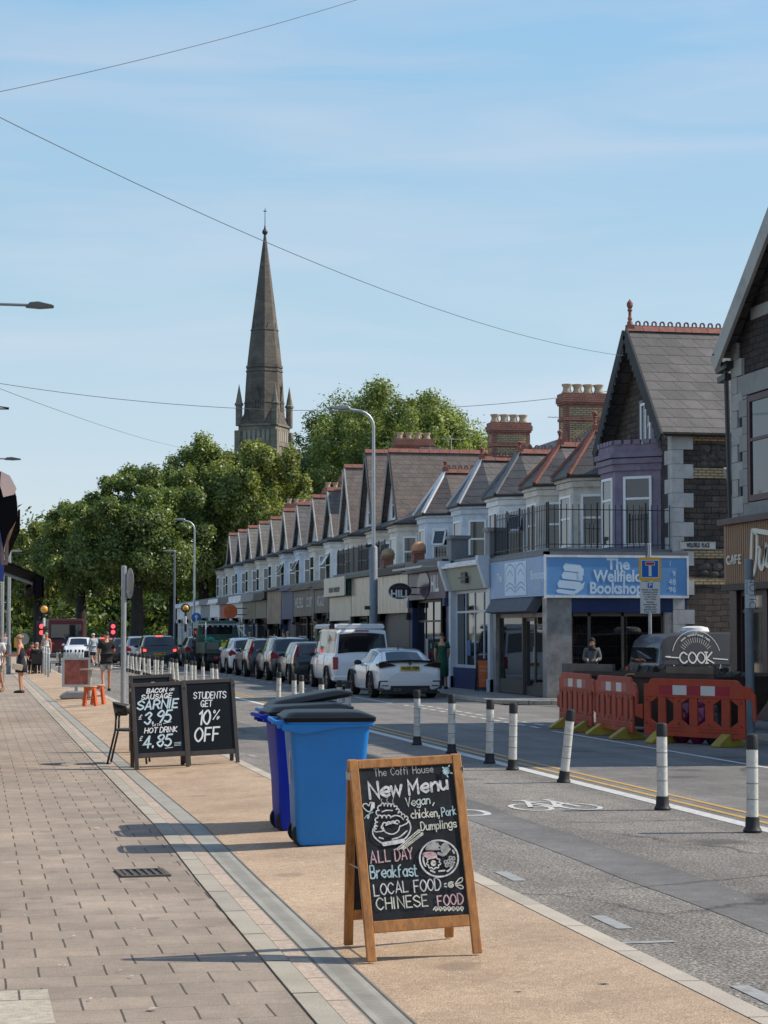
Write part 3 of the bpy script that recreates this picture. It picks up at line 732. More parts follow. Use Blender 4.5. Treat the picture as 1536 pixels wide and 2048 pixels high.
tree(685, 180, 803, 290, 'tall dark green tree directly right of the church spire', 11, LEAF3, 42000, lowv=1240, tr=.5)
tree(800, 170, 776, 400, 'tallest broad green tree behind the twin slate gables', 12, LEAF, 60000, lowv=1240)
tree(812, 164, 784, 210, 'crown filling the middle of the tree mass behind the twin slate gables', 24, LEAF, 30000, lowv=1240)
tree(868, 174, 800, 240, 'rounded green tree crown between the tallest tree and the first chimney stack', 23, LEAF, 34000, lowv=1240)
tree(915, 184, 832, 210, 'green tree crown just left of the first chimney stack', 13, LEAF, 26000, lowv=1240)
tree(535, 160, 890, 210, 'yellow-green tree at the foot of the church tower', 14, LEAF2, 42000, lowv=1235)
tree(405, 166, 886, 260, 'big spreading tree left of the church tower', 15, LEAF, 60000, lowv=1240)
tree(272, 158, 938, 300, 'wide park tree with a thick dark bare trunk above the queue of cars', 16, LEAF3, 60000, lowv=1228, tr=.6)
tree(160, 172, 1000, 175, 'mid-sized tree left of the widest park tree', 17, LEAF, 34000, lowv=1240)
tree(75, 182, 1040, 150, 'pale yellow-green tree above the woman in the navy dress', 18, LEAF2, 30000, lowv=1245)
tree(-8, 196, 1035, 150, 'bright leafy tree at the far left edge behind the awning', 19, LEAF2, 24000, lowv=1245)
tree(345, 192, 960, 260, 'shaded dark tree filling the gap between the two widest park trees', 20, LEAF3, 36000, lowv=1245)
tree(600, 190, 960, 260, 'dark tree rising over the far end of the terrace', 21, LEAF3, 34000, lowv=1245)
tree(470, 178, 985, 220, 'low dark tree at the far gable end of the terrace', 22, LEAF3, 30000, lowv=1250)
# far woodland mass and hedge under the trees
rg = random.Random(5); cc, rr_ = [], []
for i in range(110):
    p = PD(rg.uniform(-160, 640), HZ, rg.uniform(205, 250)); k = rg.uniform(3, 6)
    cc.append((p.x, p.y, rg.uniform(1, 11))); rr_.append((k, k, k*rg.uniform(.8,1.1)))
me = leaves_mesh('woodland', np.array(cc), np.array(rr_), 110000, .27, 77, LEAF3)
o = bpy.data.objects.new('woodland', me); C.objects.link(o); o['kind'] = 'stuff'; o['label'] = 'dark mass of park foliage beyond the end of the road'
cc, rr_ = [], []
for i in range(60):
    p = PD(rg.uniform(-110, 560), HZ, rg.uniform(190, 200)); cc.append((p.x, p.y, rg.uniform(.2, 1.6))); rr_.append((1.6, 1.6, rg.uniform(.7,1.3)))
me = leaves_mesh('hedge', np.array(cc), np.array(rr_), 24000, .17, 78, LEAF)
o = bpy.data.objects.new('hedge', me); C.objects.link(o); o['kind'] = 'stuff'; o['label'] = 'low green undergrowth along the edge of the park'

# ------------------------------------------------------------------ overhead wires
WIRE = M('black overhead cable', (.10,.105,.11), .6)
def wire(a, b, sag, r, label, mids=None):
    a = Vector(a); b = Vector(b); P = []
    for i in range(25):
        t = i/24; p = a.lerp(b, t); p.z -= sag*4*t*(1-t); P.append(p)
    m = MB(); m.tube(P, r, 5); tag(m.build('overhead_cable', WIRE), label, 'cable', 'telephone cables across the street')
wire(PD(-120,208,26), PD(820,-35,34), .12, .005, 'uppermost overhead cable crossing the top left corner of the sky')
wire(PD(-60,205,24), PD(1268,714,55.2), .55, .006, 'long overhead cable from top left past the spire to the slate gable')
wire(PD(-60,757,60), PD(1252,777,66), .85, .009, 'near-level overhead cable crossing behind the street lamp')
wire(PD(-40,762,60), PD(392,900,165), .3, .009, 'thin overhead cable dipping from the left into the trees')
# ------------------------------------------------------------------ buildings
UZ = 0.0
def canted(m, x0, yc, hw, fw, dep, z0, z1):
    """bay plan: wall line x0, half width hw at the wall, half width fw at the front, projecting dep towards -x"""
    P = [(x0, yc-hw), (x0-dep, yc-fw), (x0-dep, yc+fw), (x0, yc+hw)]
    lo = [(x, y, z0) for x, y in P]; hi = [(x, y, z1) for x, y in P]
    for i in range(3): m.face([lo[i], lo[i+1], hi[i+1], hi[i]])
    m.face(hi); m.face(lo[::-1]); m.face([lo[3], lo[0], hi[0], hi[3]])
    return P
def window(parent, p, q, z0, z1, fmat=None, gmat=None, sash=.5, tilt=False, ft=.07, proud=.04, bars=0):
    """window between plan points p and q, facing to the left of p->q (outside)."""
    fmat = fmat or MAT['upvc']; gmat = gmat or MAT['glass']
    p = Vector((p[0], p[1], 0)); q = Vector((q[0], q[1], 0)); d = (q-p); L = d.length; d.normalize(); n = Vector((d.y, -d.x, 0))
    if n.x > .2 or (abs(n.x) <= .2 and n.y > 0): n = -n
    def bar(a0, a1, b0, b1, t0, t1, mm):
        o = p + n*t0
        mm.prism([(a0,b0),(a1,b0),(a1,b1),(a0,b1)], (o, d, (0,0,1), n), t1-t0)
    m = MB()
    bar(0, ft, z0, z1, -.02, proud, m); bar(L-ft, L, z0, z1, -.02, proud, m); bar(ft, L-ft, z0, z0+ft, -.02, proud, m); bar(ft, L-ft, z1-ft, z1, -.02, proud, m)
    if sash: zs = z0+(z1-z0)*sash; bar(ft, L-ft, zs-.03, zs+.03, -.02, proud-.004, m)
    for b in range(bars): a = ft+(L-2*ft)*(b+1)/(bars+1); bar(a-.025, a+.025, z0+ft, z1-ft, -.02, proud-.006, m)
    w = m.build('window', fmat, parent)
    m = MB(); bar(ft*.6, L-ft*.6, z0+ft*.6, z1-ft*.6, -.012, .008, m); m.build('pane', gmat, w)
    if tilt:
        m = MB(); zs = z0+(z1-z0)*.55; zt = z1-ft; out = .32
        def P(a, b, t): return p + d*a + n*t + Vector((0,0,b))
        a0, a1 = ft, L-ft
        for (u0, u1, b0, b1) in ((a0,a0+.06,0,1),(a1-.06,a1,0,1),(a0,a1,0,.1),(a0,a1,.9,1)):
            f = lambda a, b: P(a, zs+(zt-zs)*b, proud+out*(1-b)+.01)
            m.face([f(u0,b0),f(u1,b0),f(u1,b1),f(u0,b1)])
        m.build('open_casement', fmat, w, recalc=False).modifiers.new('s','SOLIDIFY').thickness = .03
        m = MB(); f = lambda a, b: P(a, zs+(zt-zs)*b, proud+out*(1-b)+.005)
        m.face([f(a0+.06,.1),f(a1-.06,.1),f(a1-.06,.9),f(a0+.06,.9)]); m.build('casement_pane', gmat, w, recalc=False)
    return w
def chimney(parent, x, y, z0, z1, w=1.55, d=.75, pots=4, body=None, name='chimney'):
    """stack with red corner bands, buff panels, corbelled head and pots"""
    w, d = d, w
    m = MB(); m.cur = 0
    m.box(x-d/2, y-w/2, z0, x+d/2, y+w/2, z1-.42)
    m.box(x-d/2-.05, y-w/2-.05, z1-.42, x+d/2+.05, y+w/2+.05, z1-.34); m.box(x-d/2-.09, y-w/2-.09, z1-.34, x+d/2+.09, y+w/2+.09, z1-.14); m.box(x-d/2-.05, y-w/2-.05, z1-.14, x+d/2+.05, y+w/2+.05, z1)
    m.box(x-d/2-.04, y-w/2-.04, z1-1.0, x+d/2+.04, y+w/2+.04, z1-.9)
    c = m.build(name, RBRICK, parent)
    m = MB()
    for (a, b) in ((z1-2.3, z1-1.05), (z1-.86, z1-.5)):
        if a > z0+.1 or True:
            a = max(a, z0+.15)
            m.prism([(-w/2+.22,a),(w/2-.22,a),(w/2-.22,b),(-w/2+.22,b)], ((x-d/2,y,0),(0,1,0),(0,0,1),(-1,0,0)), .006)
            m.prism([(-d/2+.18,a),(d/2-.18,a),(d/2-.18,b),(-d/2+.18,b)], ((x,y-w/2,0),(1,0,0),(0,0,1),(0,-1,0)), .006)
    m.build('brick_panel', BBRICK, c)
    for i in range(pots):
        px = x-d/2+d*(i+.5)/pots
        m = MB(); m.lathe([(.19,z1),(.2,z1+.05),(.15,z1+.14),(.15,z1+.24),(.2,z1+.31),(.2,z1+.35),(.13,z1+.35),(.11,z1+.15)], 10, (px,y,0)); m.build('chimney_pot', MAT['pot'], c, smooth='auto')
    return c
def railing(parent, pts, z0, h, step=.14, mat=None, name='railing', spikes=True):
    m = MB()
    for a, b in zip(pts, pts[1:]):
        a = Vector((*a, 0)); b = Vector((*b, 0)); L = (b-a).length; n = max(2, int(L/step))
        m.obox(a+Vector((0,0,z0+h)), b+Vector((0,0,z0+h)), .022, .022); m.obox(a+Vector((0,0,z0+.1)), b+Vector((0,0,z0+.1)), .02, .02)
        for i in range(n+1):
            p = a.lerp(b, i/n); k = .018 if i % 8 else .04
            m.box(p.x-k/2, p.y-k/2, z0, p.x+k/2, p.y+k/2, z0+h+(.14 if spikes else 0)+(.05 if not i % 8 else 0))
    return m.build(name, mat or MAT['iron'], parent)
def slope(name, pts, mat, parent, th=.06):
    m = MB(); m.face(pts); o = m.build(name, mat, parent, recalc=False)
    return o
def slab(pts, th):
    """thick sheet from a planar polygon, thickened along its (upward) normal"""
    P = [Vector(p) for p in pts]; n = (P[1]-P[0]).cross(P[2]-P[0]).normalized()
    if n.z < 0: n = -n
    m = MB(); Q = [p+n*th for p in P]; k = len(P)
    m.face(P[::-1]); m.face(Q)
    for i in range(k): j = (i+1) % k; m.face([P[i], P[j], Q[j], Q[i]])
    return m
def slab_into(m, pts, th):
    s = slab(pts, th); m.add(s.v, s.f)
def ridge_tiles(parent, a, b, mat=None, crest=False, name='ridge_tiles'):
    a = Vector(a); b = Vector(b); d = (b-a); L = d.length; d.normalize(); n = max(1, int(L/.45)); sd = Vector((-d.y, d.x, 0)).normalized()
    m = MB()
    for i in range(n):
        p = a+d*(L*i/n+.006); q = a+d*(L*(i+1)/n-.006); w = .15
        up = Vector((0,0,.16)); dn = Vector((0,0,-.06))
        m.add([p-sd*w+dn, p+up*.75, p+sd*w+dn, q-sd*w+dn, q+up*.75, q+sd*w+dn], [(0,1,4,3),(1,2,5,4),(0,2,1),(3,4,5),(0,3,5,2)])
        if crest:
            for j in range(2):
                c = a+d*(L*(i+.25+.5*j)/n)+Vector((0,0,.17)); r = .075
                ring = [(c+d*(r*math.cos(R(30*k))))+Vector((0,0,r*math.sin(R(30*k)))) for k in range(7)]; rin = [(c+d*(r*.5*math.cos(R(30*k))))+Vector((0,0,r*.5*math.sin(R(30*k)))) for k in range(7)]
                for k in range(6):
                    for s in (-.02,.02): m.face([ring[k]+sd*s, ring[k+1]+sd*s, rin[k+1]+sd*s, rin[k]+sd*s])
                    m.face([ring[k]-sd*.02, ring[k+1]-sd*.02, ring[k+1]+sd*.02, ring[k]+sd*.02])
                for s in (-1, 1): m.obox(c+d*(s*r*.75)-Vector((0,0,.08)), c+d*(s*r*.75)+Vector((0,0,.01)), .04, .035)
    return m.build(name, mat or MAT['terra'], parent)
def finial(parent, p, h=.55, mat=None):
    x, y, z = p; k = h/.55
    m = MB(); m.box(x-.1,y-.1,z-.1,x+.1,y+.1,z+.1)
    m.lathe([(.09,z+.1),(.05,z+.16*k),(.07,z+.2*k),(.045,z+.24*k),(.045,z+.34*k),(.075,z+.37*k),(.05,z+.40*k),(.09,z+.46*k),(.085,z+.52*k),(.03,z+.57*k),(.0,z+.6*k)], 8, (x,y,0))
    return m.build('finial', mat or MAT['terra'], parent)

_cr = random.Random(41)
def clutter(t, y0, y1, ze, xr, zr):
    m = MB(); y = y1-.14; m.tube([(WX-.1,y,ze-.1),(WX-.1,y,3.9)], .045, 6); m.box(WX-.17,y-.09,ze-.3,WX-.02,y+.09,ze-.1); m.build('downpipe', MAT['black'] if _cr.random() < .6 else MAT['white'], t)
    if _cr.random() < .6:
        ya = _cr.uniform(y0+.6,y1-.6); h = _cr.uniform(.9,1.6); m = MB(); m.tube([(xr,ya,zr),(xr,ya,zr+h)], .02, 5); m.tube([(xr-.5,ya,zr+h-.05),(xr+.7,ya,zr+h-.05)], .014, 5)
        for i in range(6): m.tube([(xr-.45+i*.2,ya-.22,zr+h-.05),(xr-.45+i*.2,ya+.22,zr+h-.05)], .008, 4)
        m.build('aerial', MAT['galv'], t)
    if _cr.random() < .45:
        yd = _cr.choice((y0+.35, y1-.45)); m = MB(); m.lathe([(.0,.06),(.12,.045),(.22,.0),(.23,-.005),(.12,.03),(0,.045)], 14, (0,0,0), 'x'); m.tube([(0,0,0),(-.22,0,-.1)], .01, 5); m.tube([(.05,0,0),(.25,0,-.05)], .018, 5); m.build('satellite_dish', M('grey dish', (.4,.41,.42), .5, .1), t, loc=(WX-.27,yd,ze-.75), rot=(0,R(-15),R(-20)))
PST = [M('white poster', (.55,.54,.5), .5, .2, 9), M('red poster', (.35,.05,.04), .5, .4, 7), M('green poster', (.08,.2,.09), .5, .4, 7), M('yellow poster', (.5,.4,.12), .5, .3, 7), M('blue poster', (.08,.15,.32), .5, .4, 7)]
WX = 3.4   # main wall line of the houses behind the shop line
def shop(t, y0, y1, zf0, zf1, fcol, frame, hz=3.75, text=None, tcol=None, tsize=.5, layout='door_mid', proj=.18, riser=None, glassmat=None, tilt_fascia=False, bold=.012, transom=2.05, textobj=None, pilc=None):
    """single-storey shop in front of a house; facade on local x=0 facing -x"""
    frame = frame or MAT['darkwood']; pilc = pilc or frame
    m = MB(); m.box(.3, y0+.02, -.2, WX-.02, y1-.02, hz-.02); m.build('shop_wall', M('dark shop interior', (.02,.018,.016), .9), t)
    m = MB(); m.box(-.02, y0, hz, WX-.01, y1-.004, hz+.12); m.build('flat_roof', MAT['lead'], t)
    m = MB()
    if tilt_fascia: m.prism([(-.1,zf0),(-.26,zf1),(-.05,zf1),(.28,zf0)], ((0,y0+.28,0),(1,0,0),(0,0,1),(0,1,0)), y1-y0-.56)
    else: m.box(-proj, y0+.06, zf0, .28, y1-.06, zf1)
    f = m.build('fascia', fcol, t)
    m = MB(); m.box(-proj-.22, y0+.02, zf1, .28, y1-.02, zf1+.07); m.box(-proj-.12, y0+.02, zf1+.07, .28, y1-.02, hz-.003); m.build('cornice', frame if not tilt_fascia else MAT['white'], t)
    for (a, b) in ((y0+.004, y0+.26), (y1-.26, y1-.004)):
        m = MB(); m.box(-.1, a, -.1, .3, b, zf0-.004); m.box(-.14, a, -.1, .25, b+.001, .35)
        if tilt_fascia: m.prism([(-.1,zf0),(-.2,zf0),(-.45,zf1+.1),(-.45,zf1+.25),(-.1,zf1+.25)], ((0,a-.004,0),(1,0,0),(0,0,1),(0,1,0)), b-a+.008)
        else: m.box(-.14-proj*.5, a, zf0-.25, .28, b, zf0-.006)
        m.build('pilaster', pilc, t)
    ya, yb = y0+.262, y1-.262; W = yb-ya
    if layout == 'door_mid': segs = [(ya, ya+W*.38, 'w'), (ya+W*.38, ya+W*.62, 'd'), (ya+W*.62, yb, 'w')]
    elif layout == 'door_far': segs = [(ya, ya+W*.7, 'w'), (ya+W*.7, yb, 'd')]
    elif layout == 'door_near': segs = [(ya, ya+W*.3, 'd'), (ya+W*.3, yb, 'w')]
    elif layout == 'wide': segs = [(ya, yb, 'w')]
    else: segs = [(ya, yb, 's')]
    gm = glassmat or MAT['shopglass']
    for (a, b, k) in segs:
        if k == 'w':
            m = MB(); m.box(-.02, a, -.1, .25, b, .62); m.build('stall_riser', riser or frame, t)
            for q_ in range(2 if b-a > 1.2 else 1):
                yy_ = _cr.uniform(a+.2, b-.55); hh_ = _cr.uniform(.35,.8); m = MB(); m.box(.096, yy_, .8+_cr.uniform(0,.5), .104, yy_+_cr.uniform(.25,.5), .85+hh_); m.build('window_poster', _cr.choice(PST), t)
            w = window(t, (.12, a), (.12, b), .622, zf0-.004, frame, gm, sash=(transom-.62)/(zf0-.62), ft=.09, bars=max(0, int((b-a)/1.3)))
        elif k == 'd':
            m = MB(); m.box(.2, a+.02, -.1, .24, b-.02, zf0-.006); dr = m.build('door', frame, t)
            m = MB(); m.box(.185, a+.16, .45, .215, b-.16, 2.0); m.box(.185, a+.1, 2.12, .215, b-.1, zf0-.1); m.build('door_pane', gm, dr)
            m = MB(); m.tube([(.17, b-.13, .95),(.14, b-.13, .95),(.14, b-.13, 1.25),(.17, b-.13, 1.25)], .015, 6); m.build('handle', MAT['galv'], dr)
        else:
            m = MB(); m.box(.1, a, -.1, .16, b, zf0-.004)
            for i in range(28): z = .0+i*(zf0-.1)/28; m.box(.07, a+.03, z, .1, b-.03, z+.055)
            m.build('roller_shutter', M('roller shutter', (.085,.088,.092), .5, .15), t)
    if text and not textobj:
        btext(text, tsize, tcol, 'lettering', f, (-proj-.004, (y0+y1)/2, (zf0+zf1)/2), FACE_X, bold=bold)
    return f
def bay(t, yc, hw, fw, dep, z0, z1, mat, wtop=None, wbot=None, tilt=False, fmat=None, cornice=True, sash=.55, narrow=.12):
    m = MB(); P = canted(m, WX, yc, hw, fw, dep, z0, z1); b = m.build('bay', mat, t)
    if cornice:
        m = MB(); canted(m, WX, yc, hw+.12, fw+.08, dep+.11, z1-.16, z1-.02); canted(m, WX, yc, hw+.07, fw+.04, dep+.06, z1-.34, z1-.17); m.build('bay_cornice', mat, b)
    wt = wtop or z1-.55; wb = wbot or z0+.12
    for i in range(3):
        p, q = Vector(P[i]), Vector(P[i+1]); L = (q-p).length; k = narrow/L if i == 1 else .14/L*1.4
        window(t, p.lerp(q, k+.04), p.lerp(q, 1-k-.04), wb, wt, fmat, sash=sash, tilt=(tilt and i == (1 if tilt == 'front' else 0)), proud=.035)
    return P
def main_roof(t, y0, y1, ze, xr, zr, mat, xe=None):
    xe = xe or WX-.25; m = MB()
    slab_into(m, [(xe,y0,ze),(xe,y1,ze),(xr,y1,zr),(xr,y0,zr)], .07)
    slab_into(m, [(xr+.001,y0,zr),(xr+.001,y1,zr),(2*xr-xe,y1,ze),(2*xr-xe,y0,ze)], .07)
    r = m.build('roof', mat, t)
    return r
def house_body(t, y0, y1, ze, xr, zr, wall, ends=(False, False)):
    m = MB(); m.box(WX, y0, -.2, 2*xr-WX, y1, ze); 
    m.build('wall', wall, t)
    for (y, on) in ((y0, ends[0]), (y1, ends[1])):
        if on: 
            m = MB(); m.prism([(WX,ze),(2*xr-WX,ze),(xr,zr)], ((0,y-.002 if y == y0 else y-.2,0),(1,0,0),(0,0,1),(0,1,0)), .2); m.build('gable_wall', wall, t)

# ---------------------------------------------- houses with turreted bays
def hip_bay_roof(t, yc, hw, fw, dep, ze, za, xa, mat, hipmat, xback=6.2, crest=True):
    e = .18; P = [(WX, yc-hw-e), (WX-dep-e, yc-fw-e*.7), (WX-dep-e, yc+fw+e*.7), (WX, yc+hw+e)]
    A = (xa, yc, za); B = (xback, yc, za)
    lo = [(x, y, ze) for x, y in P]; m = MB()
    bk0, bk1 = (xback, yc-hw-e, ze), (xback, yc+hw+e, ze)
    m.face([lo[0], lo[1], A]); m.face([lo[1], lo[2], A]); m.face([lo[2], lo[3], A])
    m.face([bk0, lo[0], A, B]); m.face([lo[3], bk1, B, A]); m.face([lo[0], lo[3], lo[2], lo[1]]); 
    r = m.build('bay_roof', mat, t)
    m = MB()
    for q in lo[1:3]: m.obox(Vector(q)+Vector((0,0,.03)), Vector(A)+Vector((0,0,.03)), .13, .09)
    m.build('hip_tiles', hipmat, r)
    ridge_tiles(t, A, B, MAT['terra'], crest=crest)
    m = MB()
    for a, b in zip(lo, lo[1:]): m.tube([Vector(a)+Vector((0,0,-.03)), Vector(b)+Vector((0,0,-.03))], .05, 6)
    m.build('gutter', MAT['black'], r)
    return A
def turret_house(yc, y0, y1, label, wall, baymat, shopargs, roofm=SLATE, hip=None, chim=False, tilt=False, za=7.55, fin=.5, rail=True, pier=None, xr=7.4, zr=9.0, ends=(False, False), sash=.55, wall2=None, name='terraced_shop_house'):
    t = thing(name, label, 'shop', (SHOPX, 0, FPZ), group='terrace of shops along the right of the street')
    house_body(t, y0, y1, 6.25, xr, zr, wall, ends)
    main_roof(t, y0-.003, y1-.003, 6.2, xr, zr, SLATE)
    bay(t, yc, 1.35, .72, .95, 3.84, 6.2, baymat, tilt=tilt, wbot=4.15, sash=sash)
    hip_bay_roof(t, yc, 1.35, .72, .95, 6.2, za, 3.35, roofm, hip or MAT['terra'])
    finial(t, (3.35, yc, za+.05), fin)
    clutter(t, y0, y1, 6.2, xr, zr)
    # window beside the bay, in a stone surround
    yo = y0+.55 if yc-y0 > y1-yc else y1-.55
    m = MB(); m.box(WX-.05, yo-.5, 4.0, WX-.001, yo+.5, 6.0); m.build('window_surround', MAT['white'], t)
    window(t, (WX-.05, yo-.35), (WX-.05, yo+.35), 4.2, 5.75)
    if chim: chimney(t, xr-.2, chim, zr-1.6, zr+1.35, w=1.6)
    shop(t, **shopargs)
    s0, s1 = shopargs['y0'], shopargs['y1']
    if rail: railing(t, [(.15, s0+.1), (.15, s1-.1)], 3.87, 1.0)
    for (yy, mm) in (pier or []):
        s_ = .66 if mm else 1.0; m = MB(); m.box(-.1, yy-.25*s_, 3.87, -.1+.55*s_, yy+.25*s_, 4.3 if mm else 4.55); m.box(-.16, yy-.31*s_, 4.3 if mm else 4.55, -.1+.6*s_, yy+.31*s_, 4.38 if mm else 4.66)
        pp = m.build('pier', RBRICK if mm else MAT['lead'], t)
        if mm:
            m = MB(); m.lathe([(.24,4.38),(.25,4.5),(.22,4.6),(.13,4.68),(.0,4.72)], 14, (.1,yy,0)); m.build('dome_cap', mm, pp, smooth=True)
    return t
SAGE = M('sage fascia', (.30,.33,.27), .5, .06); ORNG = M('orange sign', (.62,.13,.03), .5, .06, dirt=(.4,.09,.03))
LGREY = M('light grey frame', (.55,.60,.66), .45, .06); PLUM = M('plum fascia', (.10,.085,.105), .42, .15); WLET = M('white lettering', (.72,.72,.72), .5, .03)
BLET = M('black lettering', (.02,.02,.02), .5, .1); CRM = STREAKY('cream sign panel', (.46,.42,.33), (1,2.2,.5), .75, 1.15, .3, .6, (.30,.26,.2), 1.4); CRM2 = STREAKY('beige sign panel', (.36,.31,.23), (1,3.5,.7), .55, 1.35, .25, .7, (.18,.14,.1), 1.6)  # sign panel streaks paint mirrored reflections into the colour, beside the dirt
BRN = M('brown decorated fascia', (.085,.07,.058), .5, .5, 1.5, dirt=(.14,.1,.07)); OLV = M('olive fascia', (.16,.15,.09), .6, .2); DGN = M('dark green frame', (.015,.06,.04), .5, .2); POSTER = M('faded poster', (.20,.13,.085), .5, .6, 1.4)
TERC = M('orange terracotta cap', (.56,.27,.14), .75, .15, 5); TERC2 = M('mossy terracotta cap', (.32,.23,.13), .85, .3, 5)

# cook shop
h = turret_house(56.0, 54.55, 57.9, 'sage fronted shop with white window frames beside the blue bookshop', STONE, MAT['stone'],
    dict(y0=55.05, y1=60.1, zf0=2.95, zf1=3.62, fcol=SAGE, frame=LGREY, layout='wide', tilt_fascia=True, riser=MAT['navy'], transom=2.3, hz=3.78), hip=MAT['terra'], rail=False, pier=[(60.0, None), (55.3, None)], za=7.6)
f = [c for c in h.children if c.name.startswith('fascia')][0]
m = MB(); m.box(-.27,57.25,3.14,-.17,57.85,3.46); m.obox((-.26,56.95,3.3),(-.26,58.15,3.3),.04,.03); sg = m.build('shop_sign', BLET, f)
btext('COOK', .19, SAGE, 'lettering', sg, (-.275, 57.55, 3.3), FACE_X)
# hill shop
h2 = turret_house(59.6, 57.9, 62.0, 'dark plum fronted shop with white capital letters, second red hipped turret from the purple bay', STONE, MAT['cream'],
    dict(y0=60.12, y1=65.6, zf0=2.75, zf1=3.62, fcol=PLUM, frame=MAT['black'], layout='door_near', riser=MAT['navy'], pilc=MAT['navy'], hz=3.95), hip=MAT['terra'], rail=False, pier=[(65.2, TERC)], za=7.5, fin=.4)
f = [c for c in h2.children if c.name.startswith('fascia')][0]
btext('HILL', .72, WLET, 'lettering', f, (-.19, 61.6, 3.2), FACE_X, bold=.02, sx=.8)
m = MB(); m.lathe([(.9,0),(.9,.02)], 28, (0,0,0), 'x'); m.build('oval_panel', M('aubergine panel', (.05,.03,.055), .25), f, (-.205, 63.2, 3.2), scale=(1,1,.5))
m = MB(); m.obox((-.9,60.2,3.72),(-.9,64.6,3.72),.06,.06); m.obox((-.9,60.3,3.72),(-.2,60.3,3.72),.04,.04); m.obox((-.9,64.4,3.72),(-.2,64.4,3.72),.04,.04); m.build('sign_light', MAT['galv'], f)
h3 = turret_house(64.3, 62.0, 66.9, 'shop with peach mirrored fascia under a grey slate turret without red hips', STONE, MAT['white'],
    dict(y0=65.62, y1=71.0, zf0=2.35, zf1=3.68, fcol=CRM2, frame=MAT['darkwood'], layout='shutter', hz=3.95), roofm=SLATE, hip=MAT['lead'], rail=False, pier=[(70.3, TERC2)], za=7.7, tilt='side', fin=.3, chim=69.6)
h4 = turret_house(69.4, 66.9, 72.2, 'shop with tall beige fascia and thin green post beneath the first lead hipped turret', MAT['stone'], MAT['pale'],
    dict(y0=71.02, y1=76.0, zf0=2.3, zf1=3.75, fcol=CRM2, frame=DGN, layout='door_mid', hz=3.9), roofm=SLATE, hip=M('pale lead', (.45,.47,.49), .5, .1), rail=True, za=7.9, fin=.35)
h5 = turret_house(75.1, 72.2, 78.2, 'shop with double cream sign boards under a small white edged turret', MAT['white'], MAT['pale'],
    dict(y0=76.02, y1=80.9, zf0=2.15, zf1=3.1, fcol=CRM, frame=DGN, layout='wide', hz=3.9), roofm=SLATE3, hip=MAT['white'], rail=True, za=7.9, tilt='side', fin=.35, chim=79.9)
f = [c for c in h5.children if c.name.startswith('fascia')][0]
m = MB(); m.box(-.42, 76.15, 3.12, -.36, 80.8, 3.86); bd = m.build('sign_board', CRM, f)
btext('NEDUIN  WINESHOP', .26, BLET, 'lettering', bd, (-.425, 78.4, 3.36), FACE_X, bold=.01)

# ---------------------------------------------- houses with steep wall dormers
def dormer_house(yc, y0, y1, label, zapex, zr, wall, baymat, face, shopargs, roofm=SLATE3, two=False, chim=None, ze=6.3, tilt=False, rail=False, gw=1.75, name='terraced_shop_house', gable=True, barge=None, ends=(False, False), awn=None):
    t = thing(name, label, 'shop', (SHOPX, 0, FPZ), group='terrace of shops along the right of the street')
    xr = 7.6
    house_body(t, y0, y1, ze, xr, zr, wall, ends)
    main_roof(t, y0-.003, y1-.003, ze-.05, xr, zr, SLATE)
    bay(t, yc+.2, 1.5, .85, .9, 3.84, ze-.15, baymat, tilt=tilt, wbot=4.2)
    e = .22; m = MB(); lo = [(WX+.4, yc+.2-1.9, ze+.42), (WX-1.12, yc+.2-1.1, ze-.15), (WX-1.12, yc+.2+1.1, ze-.15), (WX+.4, yc+.2+1.9, ze+.42)]
    m.face([lo[0], lo[1], lo[2], lo[3]]); m.face([(WX-.05,yc+.2-1.75,ze-.15), lo[1], lo[0]]); m.face([lo[3], lo[2], (WX-.05,yc+.2+1.75,ze-.15)]); m.face([(WX-.05,yc+.2-1.75,ze-.15),(WX-.05,yc+.2+1.75,ze-.15),lo[2],lo[1]])
    r = m.build('bay_roof', SLATE, t)
    m = MB(); m.tube([(WX-.05,yc+.2-1.75,ze-.19),(WX-1.12,yc+.2-1.1,ze-.19),(WX-1.12,yc+.2+1.1,ze-.19),(WX-.05,yc+.2+1.75,ze-.19)], .05, 6); m.build('gutter', MAT['black'], r)
    clutter(t, y0, y1, ze, xr, zr)
    if gable:
        gx = WX+.1; zb = ze+.05
        m = MB(); m.prism([(-gw,zb),(gw,zb),(0,zapex-.1)], ((gx,yc,0),(0,1,0),(0,0,1),(1,0,0)), .15); g = m.build('gable_wall', face, t)
        window(t, (gx, yc-.42), (gx, yc+.42), zb+.25, zb+1.55, sash=.5)
        m = MB(); ov = .28; k = (zapex-zb)/gw
        slab_into(m, [(gx-ov,yc-gw-.14,zb-.14*k),(gx-ov,yc,zapex),(xr+.2,yc,zapex),(xr+.2,yc-gw-.14,zb-.14*k)], .06)
        slab_into(m, [(gx-ov,yc+gw+.14,zb-.14*k),(gx-ov,yc+.001,zapex),(xr+.2,yc+.001,zapex),(xr+.2,yc+gw+.14,zb-.14*k)], .06)
        gr = m.build('gable_roof', roofm, t)
        m = MB()
        for s in (-1, 1): m.obox((gx-ov+.02,yc+s*(gw+.12),zb-.12*k-.06),(gx-ov+.02,yc+s*.02,zapex-.08),.05,.22,up=(0,-s*1,.3))
        m.build('bargeboard', barge or M('weathered bargeboard', (.46,.45,.42), .7, .15, 4, dirt=(.28,.27,.25)), gr)
        ridge_tiles(t, (gx-ov, yc, zapex+.06), (xr+.2, yc, zapex+.06))
    if chim: chimney(t, xr, chim, zr-.8, zr+chim_h, w=1.9, pots=4)
    f = shop(t, **shopargs)
    s0, s1 = shopargs['y0'], shopargs['y1']
    if rail: railing(t, [(.15, s0+.1), (.15, s1-.1)], 3.87, 1.0, step=.2, spikes=False)
    return t, f
chim_h = 2.3
WH, GRY = MAT['white'], MAT['grey']
